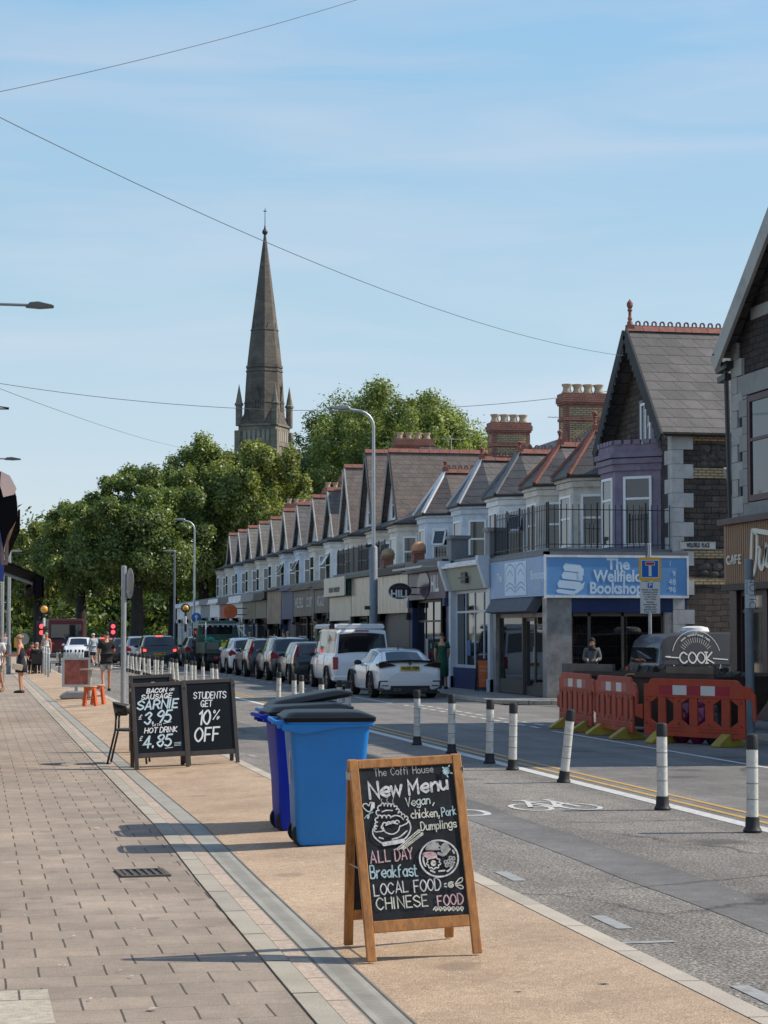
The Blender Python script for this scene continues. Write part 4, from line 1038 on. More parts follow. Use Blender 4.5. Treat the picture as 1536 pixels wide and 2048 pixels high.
dormer_house(80.6, 78.2, 82.9, 'plain terraced house with flat fronted cream bay and no gable, left of the last turret', 0, 9.2, MAT['stone'], MAT['cream'], WH,
    dict(y0=80.92, y1=84.6, zf0=2.5, zf1=3.5, fcol=BRN, frame=M('mural frame', (.09,.075,.06), .6, .5, 1.2), layout='door_mid', hz=3.8), gable=False)
t, f = dormer_house(85.4, 82.9, 88.0, 'nearest slate gabled house with dark shop arcade lettered front', 9.55, 9.3, MAT['stone'], MAT['cream'], WH,
    dict(y0=84.62, y1=90.4, zf0=2.4, zf1=3.55, fcol=BRN, frame=M('mural frame', (.09,.075,.06), .6, .5, 1.2), layout='door_mid', hz=3.8), barge=MAT['black'], tilt='side')
ARL = M('silver lettering', (.42,.42,.41), .5, .1)
btext('WELLFIELD', .60, ARL, 'lettering', f, (-.19, 88.6, 2.98), FACE_X, bold=.02, sx=.78); btext('COURT', .60, ARL, 'lettering', f, (-.19, 85.8, 2.98), FACE_X, bold=.02, sx=.78); btext('ARCADE', .60, ARL, 'lettering', f, (-.19, 83.0, 2.98), FACE_X, bold=.02, sx=.78)
dormer_house(90.8, 88.0, 93.4, 'tallest slate gabled house with long red ridge, behind the tall street lamp', 10.0, 9.7, MAT['stone'], MAT['cream'], WH,
    dict(y0=90.42, y1=94.0, zf0=2.3, zf1=3.6, fcol=MAT['navy'], frame=MAT['navy'], layout='shutter', hz=3.8), barge=MAT['black'])
dormer_house(96.2, 93.4, 98.6, 'gabled house with cream bargeboards and brown poster covered shop', 9.75, 9.3, MAT['stone'], MAT['white'], WH,
    dict(y0=94.02, y1=98.9, zf0=2.1, zf1=3.7, fcol=POSTER, frame=MAT['darkwood'], layout='door_mid', hz=3.8), tilt='front', chim=100.2)
dormer_house(101.0, 98.6, 103.2, 'gabled house with brown slates and olive shop fascia', 8.95, 8.7, MAT['cream'], MAT['cream'], WH,
    dict(y0=98.92, y1=103.0, zf0=2.4, zf1=3.3, fcol=OLV, frame=MAT['darkwood'], layout='door_mid', hz=3.7))
dormer_house(105.7, 103.2, 108.3, 'gabled house with pale blue bay and open tilted casement', 8.9, 8.6, MAT['cream'], MAT['pale'], WH,
    dict(y0=103.02, y1=108.0, zf0=2.4, zf1=3.3, fcol=OLV, frame=MAT['grey'], layout='door_mid', hz=3.7), tilt='front')
dormer_house(111.0, 108.3, 113.5, 'gabled house with dark slates beside the broad low chimney stack', 8.85, 8.6, MAT['cream'], MAT['pale'], WH,
    dict(y0=108.02, y1=113.3, zf0=2.5, zf1=3.3, fcol=M('white fascia', (.55,.55,.53), .5, .1), frame=MAT['white'], layout='door_far', hz=3.7), tilt='front', roofm=SLATE, chim=116.0)
dormer_house(116.0, 113.5, 118.6, 'gabled house with an open white dormer casement near the far end', 8.8, 8.5, MAT['cream'], MAT['cream'], WH,
    dict(y0=113.32, y1=118.5, zf0=2.5, zf1=3.3, fcol=M('red fascia', (.28,.03,.03), .4, .1), frame=MAT['black'], layout='door_mid', hz=3.7), roofm=SLATE3)
rest = [(121.1,118.6,123.7,'fifth gabled house from the far end, pale mottled slates',SLATE2),(126.2,123.7,128.8,'fourth gabled house from the far end, mottled slates',SLATE2),
        (131.4,128.8,133.9,'third gabled house from the far end of the terrace',SLATE2),(136.5,133.9,139.1,'second gabled house from the far end of the terrace',SLATE),(141.6,139.1,144.3,'last gabled house at the far end of the terrace under the trees',SLATE)]
for i, (yc, a, b, lb, rm) in enumerate(rest):
    dormer_house(yc, a, b, lb, 8.6, 8.3, MAT['cream'], [MAT['cream'], MAT['stone'], MAT['pale'], MAT['cream'], MAT['stone']][i], WH, dict(y0=a-.1, y1=b-.12, zf0=2.6, zf1=3.4, fcol=[WH, GRY, WH, CRM, WH][i], frame=[MAT['white'], GRY, MAT['white'], MAT['white'], MAT['white']][i], layout='door_mid', hz=3.7), roofm=rm, ends=(False, i == 4), chim={0: 121.6, 3: 137.2}.get(i))

# ---------------------------------------------- bookshop on the corner
BLUE = M('blue sign panel', (.14,.33,.62), .4, .06); BLUE2 = M('faded blue sign panel', (.24,.39,.60), .45, .1, dirt=(.34,.42,.52)); SKYL = M('pale blue lettering', (.60,.74,.86), .5, .04)
BRONZE = M('brown aluminium frame', (.10,.085,.075), .4, .15); MARBLE = M('grey marble cladding', (.27,.265,.255), .35, .4, 2.2, dirt=(.15,.145,.14), ds=3)
def clear_glass():
    m, nt, p, out = _new('clear shop glass'); nt.nodes.remove(p)
    t = nt.nodes.new('ShaderNodeBsdfTransparent'); t.inputs['Color'].default_value = (.62,.66,.66,1); g = nt.nodes.new('ShaderNodeBsdfGlossy'); g.inputs['Roughness'].default_value = .01
    fr = nt.nodes.new('ShaderNodeFresnel'); fr.inputs['IOR'].default_value = 1.65
    x = nt.nodes.new('ShaderNodeMixShader'); nt.links.new(fr.outputs[0], x.inputs[0]); nt.links.new(t.outputs[0], x.inputs[1]); nt.links.new(g.outputs[0], x.inputs[2]); nt.links.new(x.outputs[0], out.inputs[0]); return m
CLEAR = clear_glass()
B0, B1 = 49.5, 54.55     # side wall and far party wall
FX1 = 3.75               # local x of the end of the front return (about X = 18.1)
def bookshop():
    t = thing('corner_bookshop', 'blue signed corner bookshop with purple bay and tall dark slate gable', 'shop', (SHOPX, 0, FPZ), group='terrace of shops along the right of the street')
    # upper house
    m = MB(); m.box(WX, B0, -.2, 13, B1, 7.1); m.build('wall', STONE, t)
    zap = 9.9; yc = 52.0; hw = (B1-B0)/2+.05
    m = MB(); m.prism([(-hw+.06,7.1),(hw-.06,7.1),(0,zap-.1)], ((WX+.02,yc,0),(0,1,0),(0,0,1),(1,0,0)), .3); m.build('gable_wall', STONE, t)
    k = (zap-7.1)/hw
    m = MB(); ov = .42
    for s in (-1, 1): slab_into(m, [(WX-ov,yc+s*(hw+.25),7.1-.25*k),(WX-ov,yc+s*.001,zap),(13,yc+s*.001,zap),(13,yc+s*(hw+.25),7.1-.25*k)], .07)
    rf = m.build('roof', SLATE, t)
    m = MB()
    for s in (-1, 1):
        m.obox((WX-ov-.03,yc+s*(hw+.27),7.1-.27*k-.1),(WX-ov-.03,yc+s*.03,zap-.04),.06,.34,up=(0,-s,.35))
        for i in range(16):
            f0 = i/16; p = Vector((WX-ov-.03,yc+s*(hw+.2)*(1-f0),7.1-.2*k+(zap-7.1+.2*k)*f0-.3)); m.box(p.x-.02,p.y-.07,p.z-.12,p.x+.02,p.y+.07,p.z+.08)
    m.build('bargeboard', M('charred timber bargeboard', (.018,.02,.024), .7, .2), rf)
    ridge_tiles(t, (WX-ov, yc, zap+.08), (9.5, yc, zap+.08), crest=True); finial(t, (WX-ov+.12, yc, zap+.1), .75)
    m = MB(); m.tube([(WX-ov+.1,B0-.22,6.83),(13,B0-.22,6.83)], .055, 6); m.build('gutter', MAT['black'], rf)
    # skylight on the near slope
    sx = 9.0; f = lambda a, b: Vector((sx+a, B0-.1+b*.5, 7.0+(b*.5+.05)*k+.12))
    m = MB(); m.add([f(0,1.0), f(1.0,1.0), f(1.0,2.7)+Vector((0,0,.25)), f(0,2.7)+Vector((0,0,.25)), f(0,1)+Vector((0,0,-.15)), f(1,1)+Vector((0,0,-.15)), f(1,2.7)+Vector((0,0,-.15)), f(0,2.7)+Vector((0,0,-.15))], [(0,1,2,3),(0,4,5,1),(1,5,6,2),(2,6,7,3),(3,7,4,0)])
    sk = m.build('skylight', MAT['lead'], rf)
    # gable window with lilac surround
    m = MB(); m.box(WX-.06,50.75,6.62,WX-.001,52.0,8.0); m.build('window_surround', M('lilac grey surround', (.22,.2,.24), .7, .1), t)
    window(t, (WX-.06,50.98), (WX-.06,51.78), 6.76, 7.9, sash=0, bars=1)
    # purple castellated bay
    P = bay(t, 51.9, 1.45, .62, 1.0, 3.84, 6.35, MAT['purple'], wtop=5.85, wbot=3.98, sash=.68)
    m = MB(); canted(m, WX, 51.9, 1.6, .72, 1.15, 6.36, 6.5)
    canted(m, WX, 51.9, 1.5, .66, 1.04, 6.5, 6.72); 
    for i in range(3):
        p = Vector((*[(WX,51.9-1.5),(WX-1.04,51.9-.66),(WX-1.04,51.9+.66),(WX,51.9+1.5)][i],0)); q = Vector((*[(WX,51.9-1.5),(WX-1.04,51.9-.66),(WX-1.04,51.9+.66),(WX,51.9+1.5)][i+1],0))
        n = 5
        for j in range(n):
            a = p.lerp(q,(j+.14)/n); b = p.lerp(q,(j+.86)/n); m.obox(a+Vector((0,0,6.77)), b+Vector((0,0,6.77)), .1, .12)
    m.build('parapet', MAT['purple'], t)
    m = MB(); m.box(WX-.03,49.75,3.9,WX-.001,50.25,6.4); m.build('lattice_panel', MAT['iron'], t)
    # quoins and bands of the side wall
    m = MB(); z = .0; i = 0
    while z < 7.0:
        L = .55 if i % 2 else .28
        m.box(WX-.035, B0-.035, z, WX+L, B0+.02, z+.37); m.box(WX-.036, B0-.036, z, WX+.02, B0+(.55 if not i % 2 else .28), z+.37); z += .38; i += 1
    m.build('quoins', M('whitewashed quoin', (.47,.465,.45), .8, .12, 3, bump=.25, bs=12, dirt=(.3,.3,.3), ds=4), t)
    m = MB(); m.box(WX+.3,B0-.02,5.72,13,B0-.001,5.98); m.box(WX+.3,B0-.02,6.7,13,B0-.001,6.95); m.box(WX+.3,B0-.02,3.62,13,B0-.001,3.85); m.box(WX+.3,B0-.02,2.92,13,B0-.001,3.1); m.build('brick_band', BBRICK, t)
    COB = M('rubble stone', (.085,.075,.068), .9, .6, 4, bump=1, bs=7, bd=.05)
    rg = random.Random(8)
    for (za, zb) in ((3.12,3.6),(6.0,6.68)):
        m = MB(); z = za+.08
        while z < zb-.04:
            x = WX+.75
            while x < 7.5:
                r = rg.uniform(.09,.16); m.ell((x+r, B0-.002, z+rg.uniform(0,.05)), (r, .035, r*rg.uniform(.55,.8)), 8, 5); x += 2*r+.01
            z += .19
        m.build('cobble_band', COB, t)
    # street name plate
    q0 = PY(1361,1099,B0-.07); q1 = PY(1431,1083,B0-.07); npx0, npz0, npx1, npz1 = q0.x-SHOPX, q0.z-FPZ, q1.x-SHOPX, q1.z-FPZ
    m = MB(); m.box(npx0, B0-.07, npz0, npx1, B0-.036, npz1); pl = m.build('street_name_plate', M('white name plate', (.58,.57,.53), .5, .05), t)
    m = MB(); 
    for zz in (npz0+.012, npz1-.012): m.box(npx0+.02,B0-.075,zz-.006,npx1-.02,B0-.07,zz+.006)
    m.build('border', BLET, pl)
    btext('WELLFIELD  PLACE', .15, BLET, 'lettering', pl, ((npx0+npx1)/2, B0-.074, (npz0+npz1)/2), FACE_Y, bold=.006, sx=.5)
    # shop: street front x=0, return front y=B0
    m = MB(); m.box(.02, B0+.02, 3.72, WX-.01, B1+.4, 3.84); m.box(-.12,B0-.12,3.66,FX1,B0+.02,3.76); m.box(-.12,B0-.12,3.66,.02,B1+.44,3.762); m.build('flat_roof', MAT['lead'], t)
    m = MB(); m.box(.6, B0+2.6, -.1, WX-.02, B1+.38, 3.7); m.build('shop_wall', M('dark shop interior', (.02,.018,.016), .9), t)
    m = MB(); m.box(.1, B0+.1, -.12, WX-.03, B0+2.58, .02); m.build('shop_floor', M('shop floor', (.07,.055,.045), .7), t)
    # fascia boxes
    m = MB(); m.box(-.1, B0-.1, 2.62, FX1, B0+.3, 3.655); fa = m.build('front_fascia', BLUE, t)
    m = MB(); m.box(-.1, B0+.302, 2.62, .3, B1+.42, 3.655); fb = m.build('side_fascia', BLUE2, t)
    m = MB()
    for z in (2.6, 3.64): m.box(-.12,B0-.125,z-.03,FX1+.02,B0-.1,z+.03)
    m.box(-.13,B0-.13,2.55,-.08,B0-.08,3.68); m.box(FX1-.03,B0-.125,2.63,FX1+.02,B0-.1,3.61)
    m.build('fascia_trim', MAT['white'], fa)
    # blue and slate bands under the fascia
    m = MB(); m.box(-.02,B0-.02,2.2,FX1,B0+.25,2.6); m.build('blind_box', MAT['navy'], t)
    m = MB(); m.prism([(-.05,2.2),(-.35,2.24),(-.12,2.6),(.2,2.6)], ((0,B0+.9,0),(1,0,0),(0,0,1),(0,1,0)), 4.3); m.build('folded_awning', M('grey awning canvas', (.10,.11,.13), .8, .15), t)
    # piers
    for (x0, x1, y0, y1) in ((-.04,.62,B0-.03,B0+.38),(FX1-.62,FX1-.02,B0-.03,B0+.3),(-.03,.3,B1+.1,B1+.42)):
        m = MB(); m.box(x0,y0,-.1,x1,y1,2.2 if x0 > -.035 else 2.598); m.build('pier', MARBLE, t)
    # front glazing (camera side) x from .62 to FX1-.62
    xs = [.64, 1.12, 2.02, FX1-.64]
    m = MB()
    for x in xs: m.box(x-.035, B0+.06, .0, x+.035, B0+.13, 2.2)
    m.box(.64,B0+.06,2.1,FX1-.64,B0+.13,2.198); m.box(xs[1]+.036,B0+.06,.02,FX1-.64,B0+.12,.5)
    fr = m.build('shop_frame', BRONZE, t)
    m = MB(); m.box(1.16,B0+.09,.5,xs[2]-.03,B0+.098,2.1); m.build('pane', CLEAR, fr); m = MB(); m.box(xs[2]+.03,B0+.09,.5,FX1-.67,B0+.098,2.1); m.build('pane', CLEAR, fr)
    # street side glazing and door
    m = MB()
    for y in (B0+.4, B0+1.5, B0+2.7, B1+.08): m.box(.06,y-.035,.0,.13,y+.035,2.2)
    m.box(.06,B0+.4,2.08,.13,B1+.08,2.198); m.box(.06,B0+.44,.02,.13,B0+1.46,.35); m.box(.06,B0+2.74,.02,.13,B1+.04,.4)
    fr2 = m.build('side_frame', BRONZE, t)
    m = MB(); m.box(.09,B0+.44,.35,.098,B0+1.46,2.08); m.build('pane', CLEAR, fr2); m = MB(); m.box(.09,B0+2.74,.4,.098,B1+.04,2.08); m.build('pane', CLEAR, fr2)
    m = MB()
    for y in (B0+1.54, B0+2.6): m.box(.14,y,.02,.2,y+.06,2.07)
    m.box(.14,B0+1.6,.02,.2,B0+2.6,.25); m.box(.14,B0+1.6,1.98,.2,B0+2.6,2.07); dr = m.build('door', BRONZE, t)
    m = MB(); m.box(.165,B0+1.6,.25,.175,B0+2.6,1.98); m.build('door_pane', MAT['shopglass'], dr)
    m = MB(); m.tube([(.13,B0+1.66,.9),(.09,B0+1.66,.9),(.09,B0+1.66,1.3),(.13,B0+1.66,1.3)], .015, 6); m.build('handle', MAT['galv'], dr)
    # railing round the flat roof
    railing(t, [(.02,B1+.35),(.02,B0+.0),(WX-.1,B0+.0)], 3.85, 1.0, step=.16)
    # lettering on the front: books drawing and title
    lz = 3.13; yf = B0-.104
    for (s, x, z) in (('The', 1.86, 3.43), ('Wellfield', 1.84, 3.12), ('Bookshop', 1.80, 2.81)):
        btext(s, .41, SKYL, 'lettering', fa, (x, yf, z), FACE_Y, bold=.012, ex=.003, sx=.86 if s != 'The' else .95)
    for (s, x, z) in (('1', 3.02, 3.46), ('9', 3.12, 3.2), ('48', 3.12, 2.98), ('96', 3.12, 2.78)): btext(s, .2, SKYL, 'telephone_digits', fa, (x+.3, yf, z), FACE_Y, align='RIGHT')
    def book(m, x, z, w, h, sk):
        m.prism([(0,0),(w,-.06+sk*.0),(w+.03,.03),(w-.05,h-.05),(.03,h),( -.04,h*.5)], ((x,yf-.001,z),(1,0,0),(0,0,1),(0,1,0)), .004)
    m = MB()
    book(m, .52, 3.3, .55, .2, 0); book(m, .47, 3.08, .6, .19, 0); book(m, .34, 2.84, .72, .2, 0); book(m, .30, 2.7, .55, .1, 0)
    for q in ([(.5,3.56),(.95,3.62),(1.12,3.5),(1.12,3.12),(1.06,2.9),(1.1,2.84),(.98,2.7),(.55,2.74)],): pass
    m.v = [(.22+(x-.3)*.86, y, 2.68+(z-2.68)*.95) for x, y, z in m.v]; m.build('book_stack_drawing', SKYL, fa)
    m = MB(); m.prism([(.95,3.28),(1.12,3.36),(1.12,3.18),(.97,3.08)], ((0,yf-.006,0),(1,0,0),(0,0,1),(0,1,0)), .004); m.prism([(1.0,2.9),(1.16,3.0),(1.1,2.82),(.9,2.68),(.78,2.7)], ((0,yf-.006,0),(1,0,0),(0,0,1),(0,1,0)), .004); m.v = [(.22+(x-.3)*.86, y, 2.68+(z-2.68)*.95) for x, y, z in m.v]; m.build('book_edge_drawing', SKYL, fa)
    # side sign: The [open book] Bookshop
    xf = -.104
    yl = lambda u: PX(u, 1160, SHOPX-.1).y
    for (s, ua, ub, z, hh) in (('The', 992, 1006, 3.06, .24), ('Bookshop', 1056, 1094, 3.05, .26)):
        btext(s, .34, SKYL, 'lettering', fb, (xf, (yl(ua)+yl(ub))/2, z+.12), FACE_X, bold=.008, ex=.003, sx=.9)
    ya, yb = yl(1010), yl(1053); w = ya-yb
    m = MB(); m.prism([(0,0),(w,0),(w,.9),(0,.9)], ((xf,ya,2.68),(0,-1,0),(0,0,1),(-1,0,0)), .004); bp = m.build('book_panel', SKYL, fb)
    Pq = [crom([(.06*w,.12),(.25*w,.22),(.48*w,.1)]), crom([(.52*w,.1),(.75*w,.22),(.94*w,.12)]), crom([(.06*w,.24),(.25*w,.34),(.48*w,.2)]), crom([(.52*w,.2),(.75*w,.34),(.94*w,.24)]),
          crom([(.06*w,.3),(.06*w,.7),(.25*w,.85),(.47*w,.7),(.47*w,.3)]), crom([(.53*w,.3),(.53*w,.7),(.75*w,.85),(.94*w,.7),(.94*w,.3)]), crom([(.14*w,.55),(.25*w,.68),(.38*w,.55)]), crom([(.62*w,.55),(.75*w,.68),(.88*w,.55)]), [Vector((.5*w,.06)),Vector((.5*w,.84))]]
    ribbons(Pq, .045).build('open_book_drawing', BLUE2, bp, (xf-.006, ya, 2.68), FACE_X, recalc=False)
    btext('029 204', .16, SKYL, 'telephone_digits', fb, (xf, yl(1075), 2.76), FACE_X)
    BOOKS = BR('rows of books', (.30,.12,.08), (.08,.14,.25), (.02,.018,.016), .05, .27, .012, .8, .6, off=.3, bump=.2, vs=9, stain=(.42,.36,.25))
    for (x0, y0, x1, y1, h) in ((.75,B0+1.5,3.2,B0+1.75,1.9),(1.2,B0+.45,3.0,B0+.75,.95),(.9,B0+2.3,3.3,B0+2.55,2.3),(.45,B0+3.0,.7,B0+5.0,1.3)):
        m = MB(); m.box(x0,y0,.021,x1,y1,h); bc = m.build('book_display', BOOKS, t)
        m = MB()
        for k in range(int(h/.32)+1): m.box(x0-.02,y0-.02,.03+k*.32,x1+.02,y1+.02,.05+k*.32)
        m.build('shelves', M('pale shelf wood', (.30,.22,.14), .6, .15), bc)
    return t
bookshop()

# ---------------------------------------------- cafe on the near corner
CAFEX = 14.75
def cafe():
    t = thing('corner_cafe', 'dark stone corner cafe with grey quoins and brown boarded sign at the right edge', 'cafe', (CAFEX, 0, FPZ))
    YC = 37.45; Y0 = 25.0; ze = 7.15; yg = 34.2; za = 14.2
    DST = STONE2; BND = M('grey painted stone band', (.25,.25,.24), .75, .1, 3, dirt=(.17,.17,.17))
    m = MB(); m.box(.02, Y0, -.2, 12, YC, 7.3); m.build('wall', DST, t)
    hw = YC-yg
    p0 = PX(1441, 752, CAFEX-.35); 
    k = 0.80
    zt = 7.3+k*hw
    m = MB(); m.prism([(-hw,7.3),(hw,7.3),(0,zt)], ((.02,yg,0),(0,1,0),(0,0,1),(1,0,0)), .3); m.build('gable_wall', DST, t)
    m = MB()
    for s in (-1, 1): slab_into(m, [(-.35,yg+s*(hw+.17),7.3-.17*k),(-.35,yg+s*.001,zt),(12,yg+s*.001,zt),(12,yg+s*(hw+.17),7.3-.17*k)], .1)
    rf = m.build('roof', SLATE, t)
    m = MB()
    for s in (-1, 1): m.obox((-.34,yg+s*(hw+.16),7.3-.16*k-.16),(-.34,yg+s*.02,zt-.2),.07,.36,up=(0,-s,.3)); 
    m.build('bargeboard', M('cream grey bargeboard', (.36,.355,.33), .6, .1, dirt=(.2,.2,.19)), rf)
    m = MB(); 
    for s in (1,): m.tube([(-.36,yg+s*(hw+.1),7.25),(-.1,yg+s*(hw+.12),6.9),(-.05,yg+s*(hw+.1),3.9)], .05, 6)
    m.build('downpipe', MAT['black'], t)
    m = MB()
    for (z0, z1) in ((3.92,4.2),(6.32,6.72),(7.75,7.98)):
        yy = YC-.3 if z0 < 7.3 else YC-(z0-7.3)/k-.45
        m.box(-.03, Y0+.1, z0, .019, yy, z1)
    m.build('stone_band', BND, t)
    m = MB(); z = 3.0; i = 0
    while z < 7.2:
        L = .55 if i % 2 else .3
        m.box(-.045, YC-L, z, .019, YC+.02, z+.33); m.box(.0, YC-.02, z, (.3 if i % 2 else .55), YC+.035, z+.33); z += .34; i += 1
    m.build('quoins', M('grey quoin', (.34,.34,.32), .8, .12, 3, bump=.2, bs=12), t)
    # big window with quoined surround
    wy1 = PX(1500, 1000, CAFEX).y; wy0 = wy1-2.4
    m = MB(); z = 4.2; i = 0
    while z < 6.3:
        L = .42 if i % 2 else .24
        m.box(-.05, wy1, z, .018, wy1+L, min(z+.33,6.3)); m.box(-.05, wy0-L, z, .018, wy0, min(z+.33,6.3)); z += .34; i += 1
    m.build('window_surround', BND, t)
    window(t, (-.0, wy0), (-.0, wy1), 4.22, 6.28, M('maroon window frame', (.06,.025,.03), .5, .1), MAT['glass'], sash=.58, ft=.12, bars=1)
    # boarded fascia
    BRD = M('brown boarding', (.27,.155,.085), .6, .1, 6)
    ya = PX(1448, 1100, CAFEX-.3).y
    m = MB(); m.box(-.3, Y0, 2.62, -.05, ya, 3.78); n = int((ya-Y0)/.11)
    fa = m.build('boarded_sign', BRD, t)
    m = MB()
    for i in range(n): m.box(-.312, Y0+i*.11+.01, 2.63, -.3, Y0+i*.11+.085, 3.77)
    m.build('boards', BRD, fa)
    m = MB(); m.box(-.42, Y0, 3.782, .0, ya+.06, 3.9); m.build('sign_capping', M('dull maroon lead', (.09,.06,.06), .6, .2), fa)
    m = MB(); m.box(-.36, Y0, 2.5, -.02, ya+.02, 2.615); m.build('sign_base', MAT['darkwood'], fa)
    CREAML = M('cream sign letters', (.70,.66,.56), .5, .05)
    y0 = PX(1454, 1110, CAFEX-.32).y; y1 = PX(1483, 1110, CAFEX-.32).y
    z0 = PX(1470, 1127, CAFEX-.32).z - FPZ
    st = text_strokes('CAFE', 0, 0, y0-y1, 0, .15, gap=2.4); o = ribbons(st, .034).build('lettering', CREAML, fa, (-.33, y0, z0), FACE_X, recalc=False); o.modifiers.new('s','SOLIDIFY').thickness = .02
    y0 = PX(1498, 1110, CAFEX-.32).y; zz = lambda v: PX(1510, v, CAFEX-.32).z - FPZ
    sc_ = [crom([(.0,-.32),(.02,-.12),(.12,.02),(.16,.3),(.2,.62),(.32,.68),(1.2,.6),(1.5,.7)]), crom([(.45,.6),(.42,.2),(.3,-.1),(.16,-.2)]), crom([(.6,.34),(.55,.06),(.7,-.04),(.85,.2),(.9,.34),(.86,.06),(.98,0)]), crom([(1.05,0),(1.06,.32),(1.2,.3),(1.28,0),(1.4,.06)]), crom([(1.75,.3),(1.55,.2),(1.6,-.02),(1.8,.0),(1.86,.24),(1.75,.3)])]
    o = ribbons(sc_, .095).build('script_lettering', CREAML, fa, (-.345, y0, 2.92), FACE_X, recalc=False); o.modifiers.new('s','SOLIDIFY').thickness = .03
    # dark shopfront below
    for (a, b) in ((YC-.35, YC+.0), (YC-1.9, YC-1.65), (YC-4.4, YC-4.15)): m = MB(); m.box(-.12, a, -.1, .018, b, 2.498); m.build('pilaster', M('dark maroon timber', (.035,.016,.016), .45, .2), t)
    m = MB(); m.box(-.03, YC-1.645, -.1, .018, YC-.355, .5); m.box(-.03,YC-4.145,-.1,.018,YC-1.905,.6); m.build('stall_riser', M('dark maroon timber', (.035,.016,.016), .45, .2), t)
    window(t, (-.01, YC-1.64), (-.01, YC-.36), .5, 2.49, M('dark maroon timber', (.035,.016,.016), .45, .2), MAT['shopglass'], sash=.8, ft=.1)
    window(t, (-.01, YC-4.14), (-.01, YC-1.91), .6, 2.49, M('dark maroon timber', (.035,.016,.016), .45, .2), MAT['shopglass'], sash=.8, ft=.1)
    m = MB(); m.obox((-.1,YC-.15,7.0),(-.1,YC+.45,6.95),.2,.14); m.obox((-.1,YC+.0,6.78),(-.1,YC+.42,6.74),.16,.12); m.build('flood_light', MAT['black'], t)
    m = MB(); m.prism([(0,0),(.5,.55),(.5,.65),(0,.3)], ((-.02,YC+.02,4.35),(0,1,0),(0,0,1),(1,0,0)), .2); m.build('corbel', BND, t)
cafe()

# ---------------------------------------------- shops on the left (only their awnings reach into view)
LW = M('painted render of left shops', (.52,.47,.40), .8, .15, 1.2, dirt=(.35,.3,.25))
def left_shop(y0, y1, label, h=4.9, col=LW):  # unseen walls, kept low so the windows opposite reflect open sky
    t = thing('shop_building', label, 'shop', (-1.75, 0, 0), group='shops along the left pavement')
    m = MB(); m.box(-9, y0, -.2, 0, y1, h); m.build('wall', col, t)
    m = MB(); m.box(.001,y0+.1,2.75,.12,y1-.1,3.4); m.build('fascia', MAT['navy'] if y0 < 24 else MAT['white'], t)
    m = MB(); m.box(.001,y0+.4,.5,.05,y1-.4,2.7); m.build('shop_window', MAT['shopglass'], t)
    return t
lt = left_shop(34.5, 44, 'left side shop with a black folding awning over the pavement')
CANV = M('black awning canvas', (.006,.006,.008), .9, .15, spec=.05); BCAN = M('brown awning canvas', (.055,.04,.036), .85, .2)
# black awning: roller at the wall, sloping canvas, front bar with deep valance
tip = PX(88, 1157, PY(88,1157,38.0).x); tx = PY(88,1157,38.0).x + 1.75; tz = PY(88,1157,38.0).z
ox = PY(0,1121,38.0).x + 1.75; oz = PY(0,1121,38.0).z; sl = (oz-tz)/(tx-ox); wz = tz + sl*tx
aw = MB(); slab_into(aw, [(0.02,38,wz),(0.02,43.5,wz),(tx,43.5,tz),(tx,38,tz)], .03)
aw.box(tx-.2, 38, tz-.30, tx-.17, 43.5, tz-.02); aw.add([(tx-.18,38,tz-.34),(tx,38,tz-.36),(tx,38,tz+.0),(tx-.18,38,tz+.04),(tx-.18,38.04,tz-.34),(tx,38.04,tz-.36),(tx,38.04,tz),(tx-.18,38.04,tz+.04)], [(0,1,2,3),(7,6,5,4),(0,4,5,1),(1,5,6,2),(2,6,7,3),(3,7,4,0)])
aw.box(tx-.03, 38, tz-.34, tx, 43.5, tz)
a = aw.build('awning', CANV, lt)
m = MB(); m.tube([(.02,38.15,wz-.35),(tx-.12,38.15,tz-.12)], .03, 6); m.tube([(.02,38.15,wz-.9),(tx*.55,38.3,tz-.0)], .025, 6); m.box(tx-.2,38.02,tz-.1,tx+.01,43.4,tz-.03); m.build('awning_arm', MAT['grey'], a)
lt2 = left_shop(18, 34.4, 'left side shop with a brown round topped canopy and scalloped edge')
# round-topped canopy, near end at Y=23.5
yn, yf_ = 23.5, 32.0; q = PY(36, 1036, yn); cx = q.x+1.75; cz = q.z; tpz = PY(18, 943, yn).z
m = MB(); n = 10; prof = [(cx-.05-(cx-.05)*0, cz)]
prof = [(cx, cz+.02), (cx-.01, cz+.18), (cx-.05, tpz-.14), (cx-.10, tpz-.05), (cx-.2, tpz), (cx-.6, tpz+.08), (.02, tpz+.3)]
for (a0, b0), (a1, b1) in zip(prof, prof[1:]): m.face([(a0,yn,b0),(a0,yf_,b0),(a1,yf_,b1),(a1,yn,b1)])
m.face([(a0,yn,b0) for a0, b0 in prof[:-1][::-1]][1:4]+[(cx-.02,yn,tpz-.2),(cx-.05,yn,tpz-.27),(cx-.17,yn,tpz-.30),(cx-.21,yn,tpz-.16)])
cn = m.build('canopy', M('dusty pink canopy', (.78,.58,.52), .8, .08), lt2, recalc=False); cn.modifiers.new('s','SOLIDIFY').thickness = .03
m = MB(); ny = int((yf_-yn)/.22)
for i in range(ny): y = yn+i*.22; m.face([(cx+.004,y,cz+.1),(cx+.004,y+.22,cz+.1),(cx+.004,y+.22,cz-.07),(cx+.004,y+.16,cz-.15),(cx+.004,y+.06,cz-.15),(cx+.004,y,cz-.07)])
m.face([(cx,yn,cz),(cx-.12,yn,cz-.2),(cx-.16,yn,cz-.38),(cx-.28,yn,tpz-.3),(cx-.12,yn,tpz-.1),(cx-.02,yn,cz+.25)])
m.face([(.02,yn+.01,tpz+.28),(cx-.2,yn+.01,tpz-.01),(cx-.05,yn+.01,tpz-.2),(cx-.12,yn+.01,tpz-.42),(.02,yn+.01,tpz-.5)])
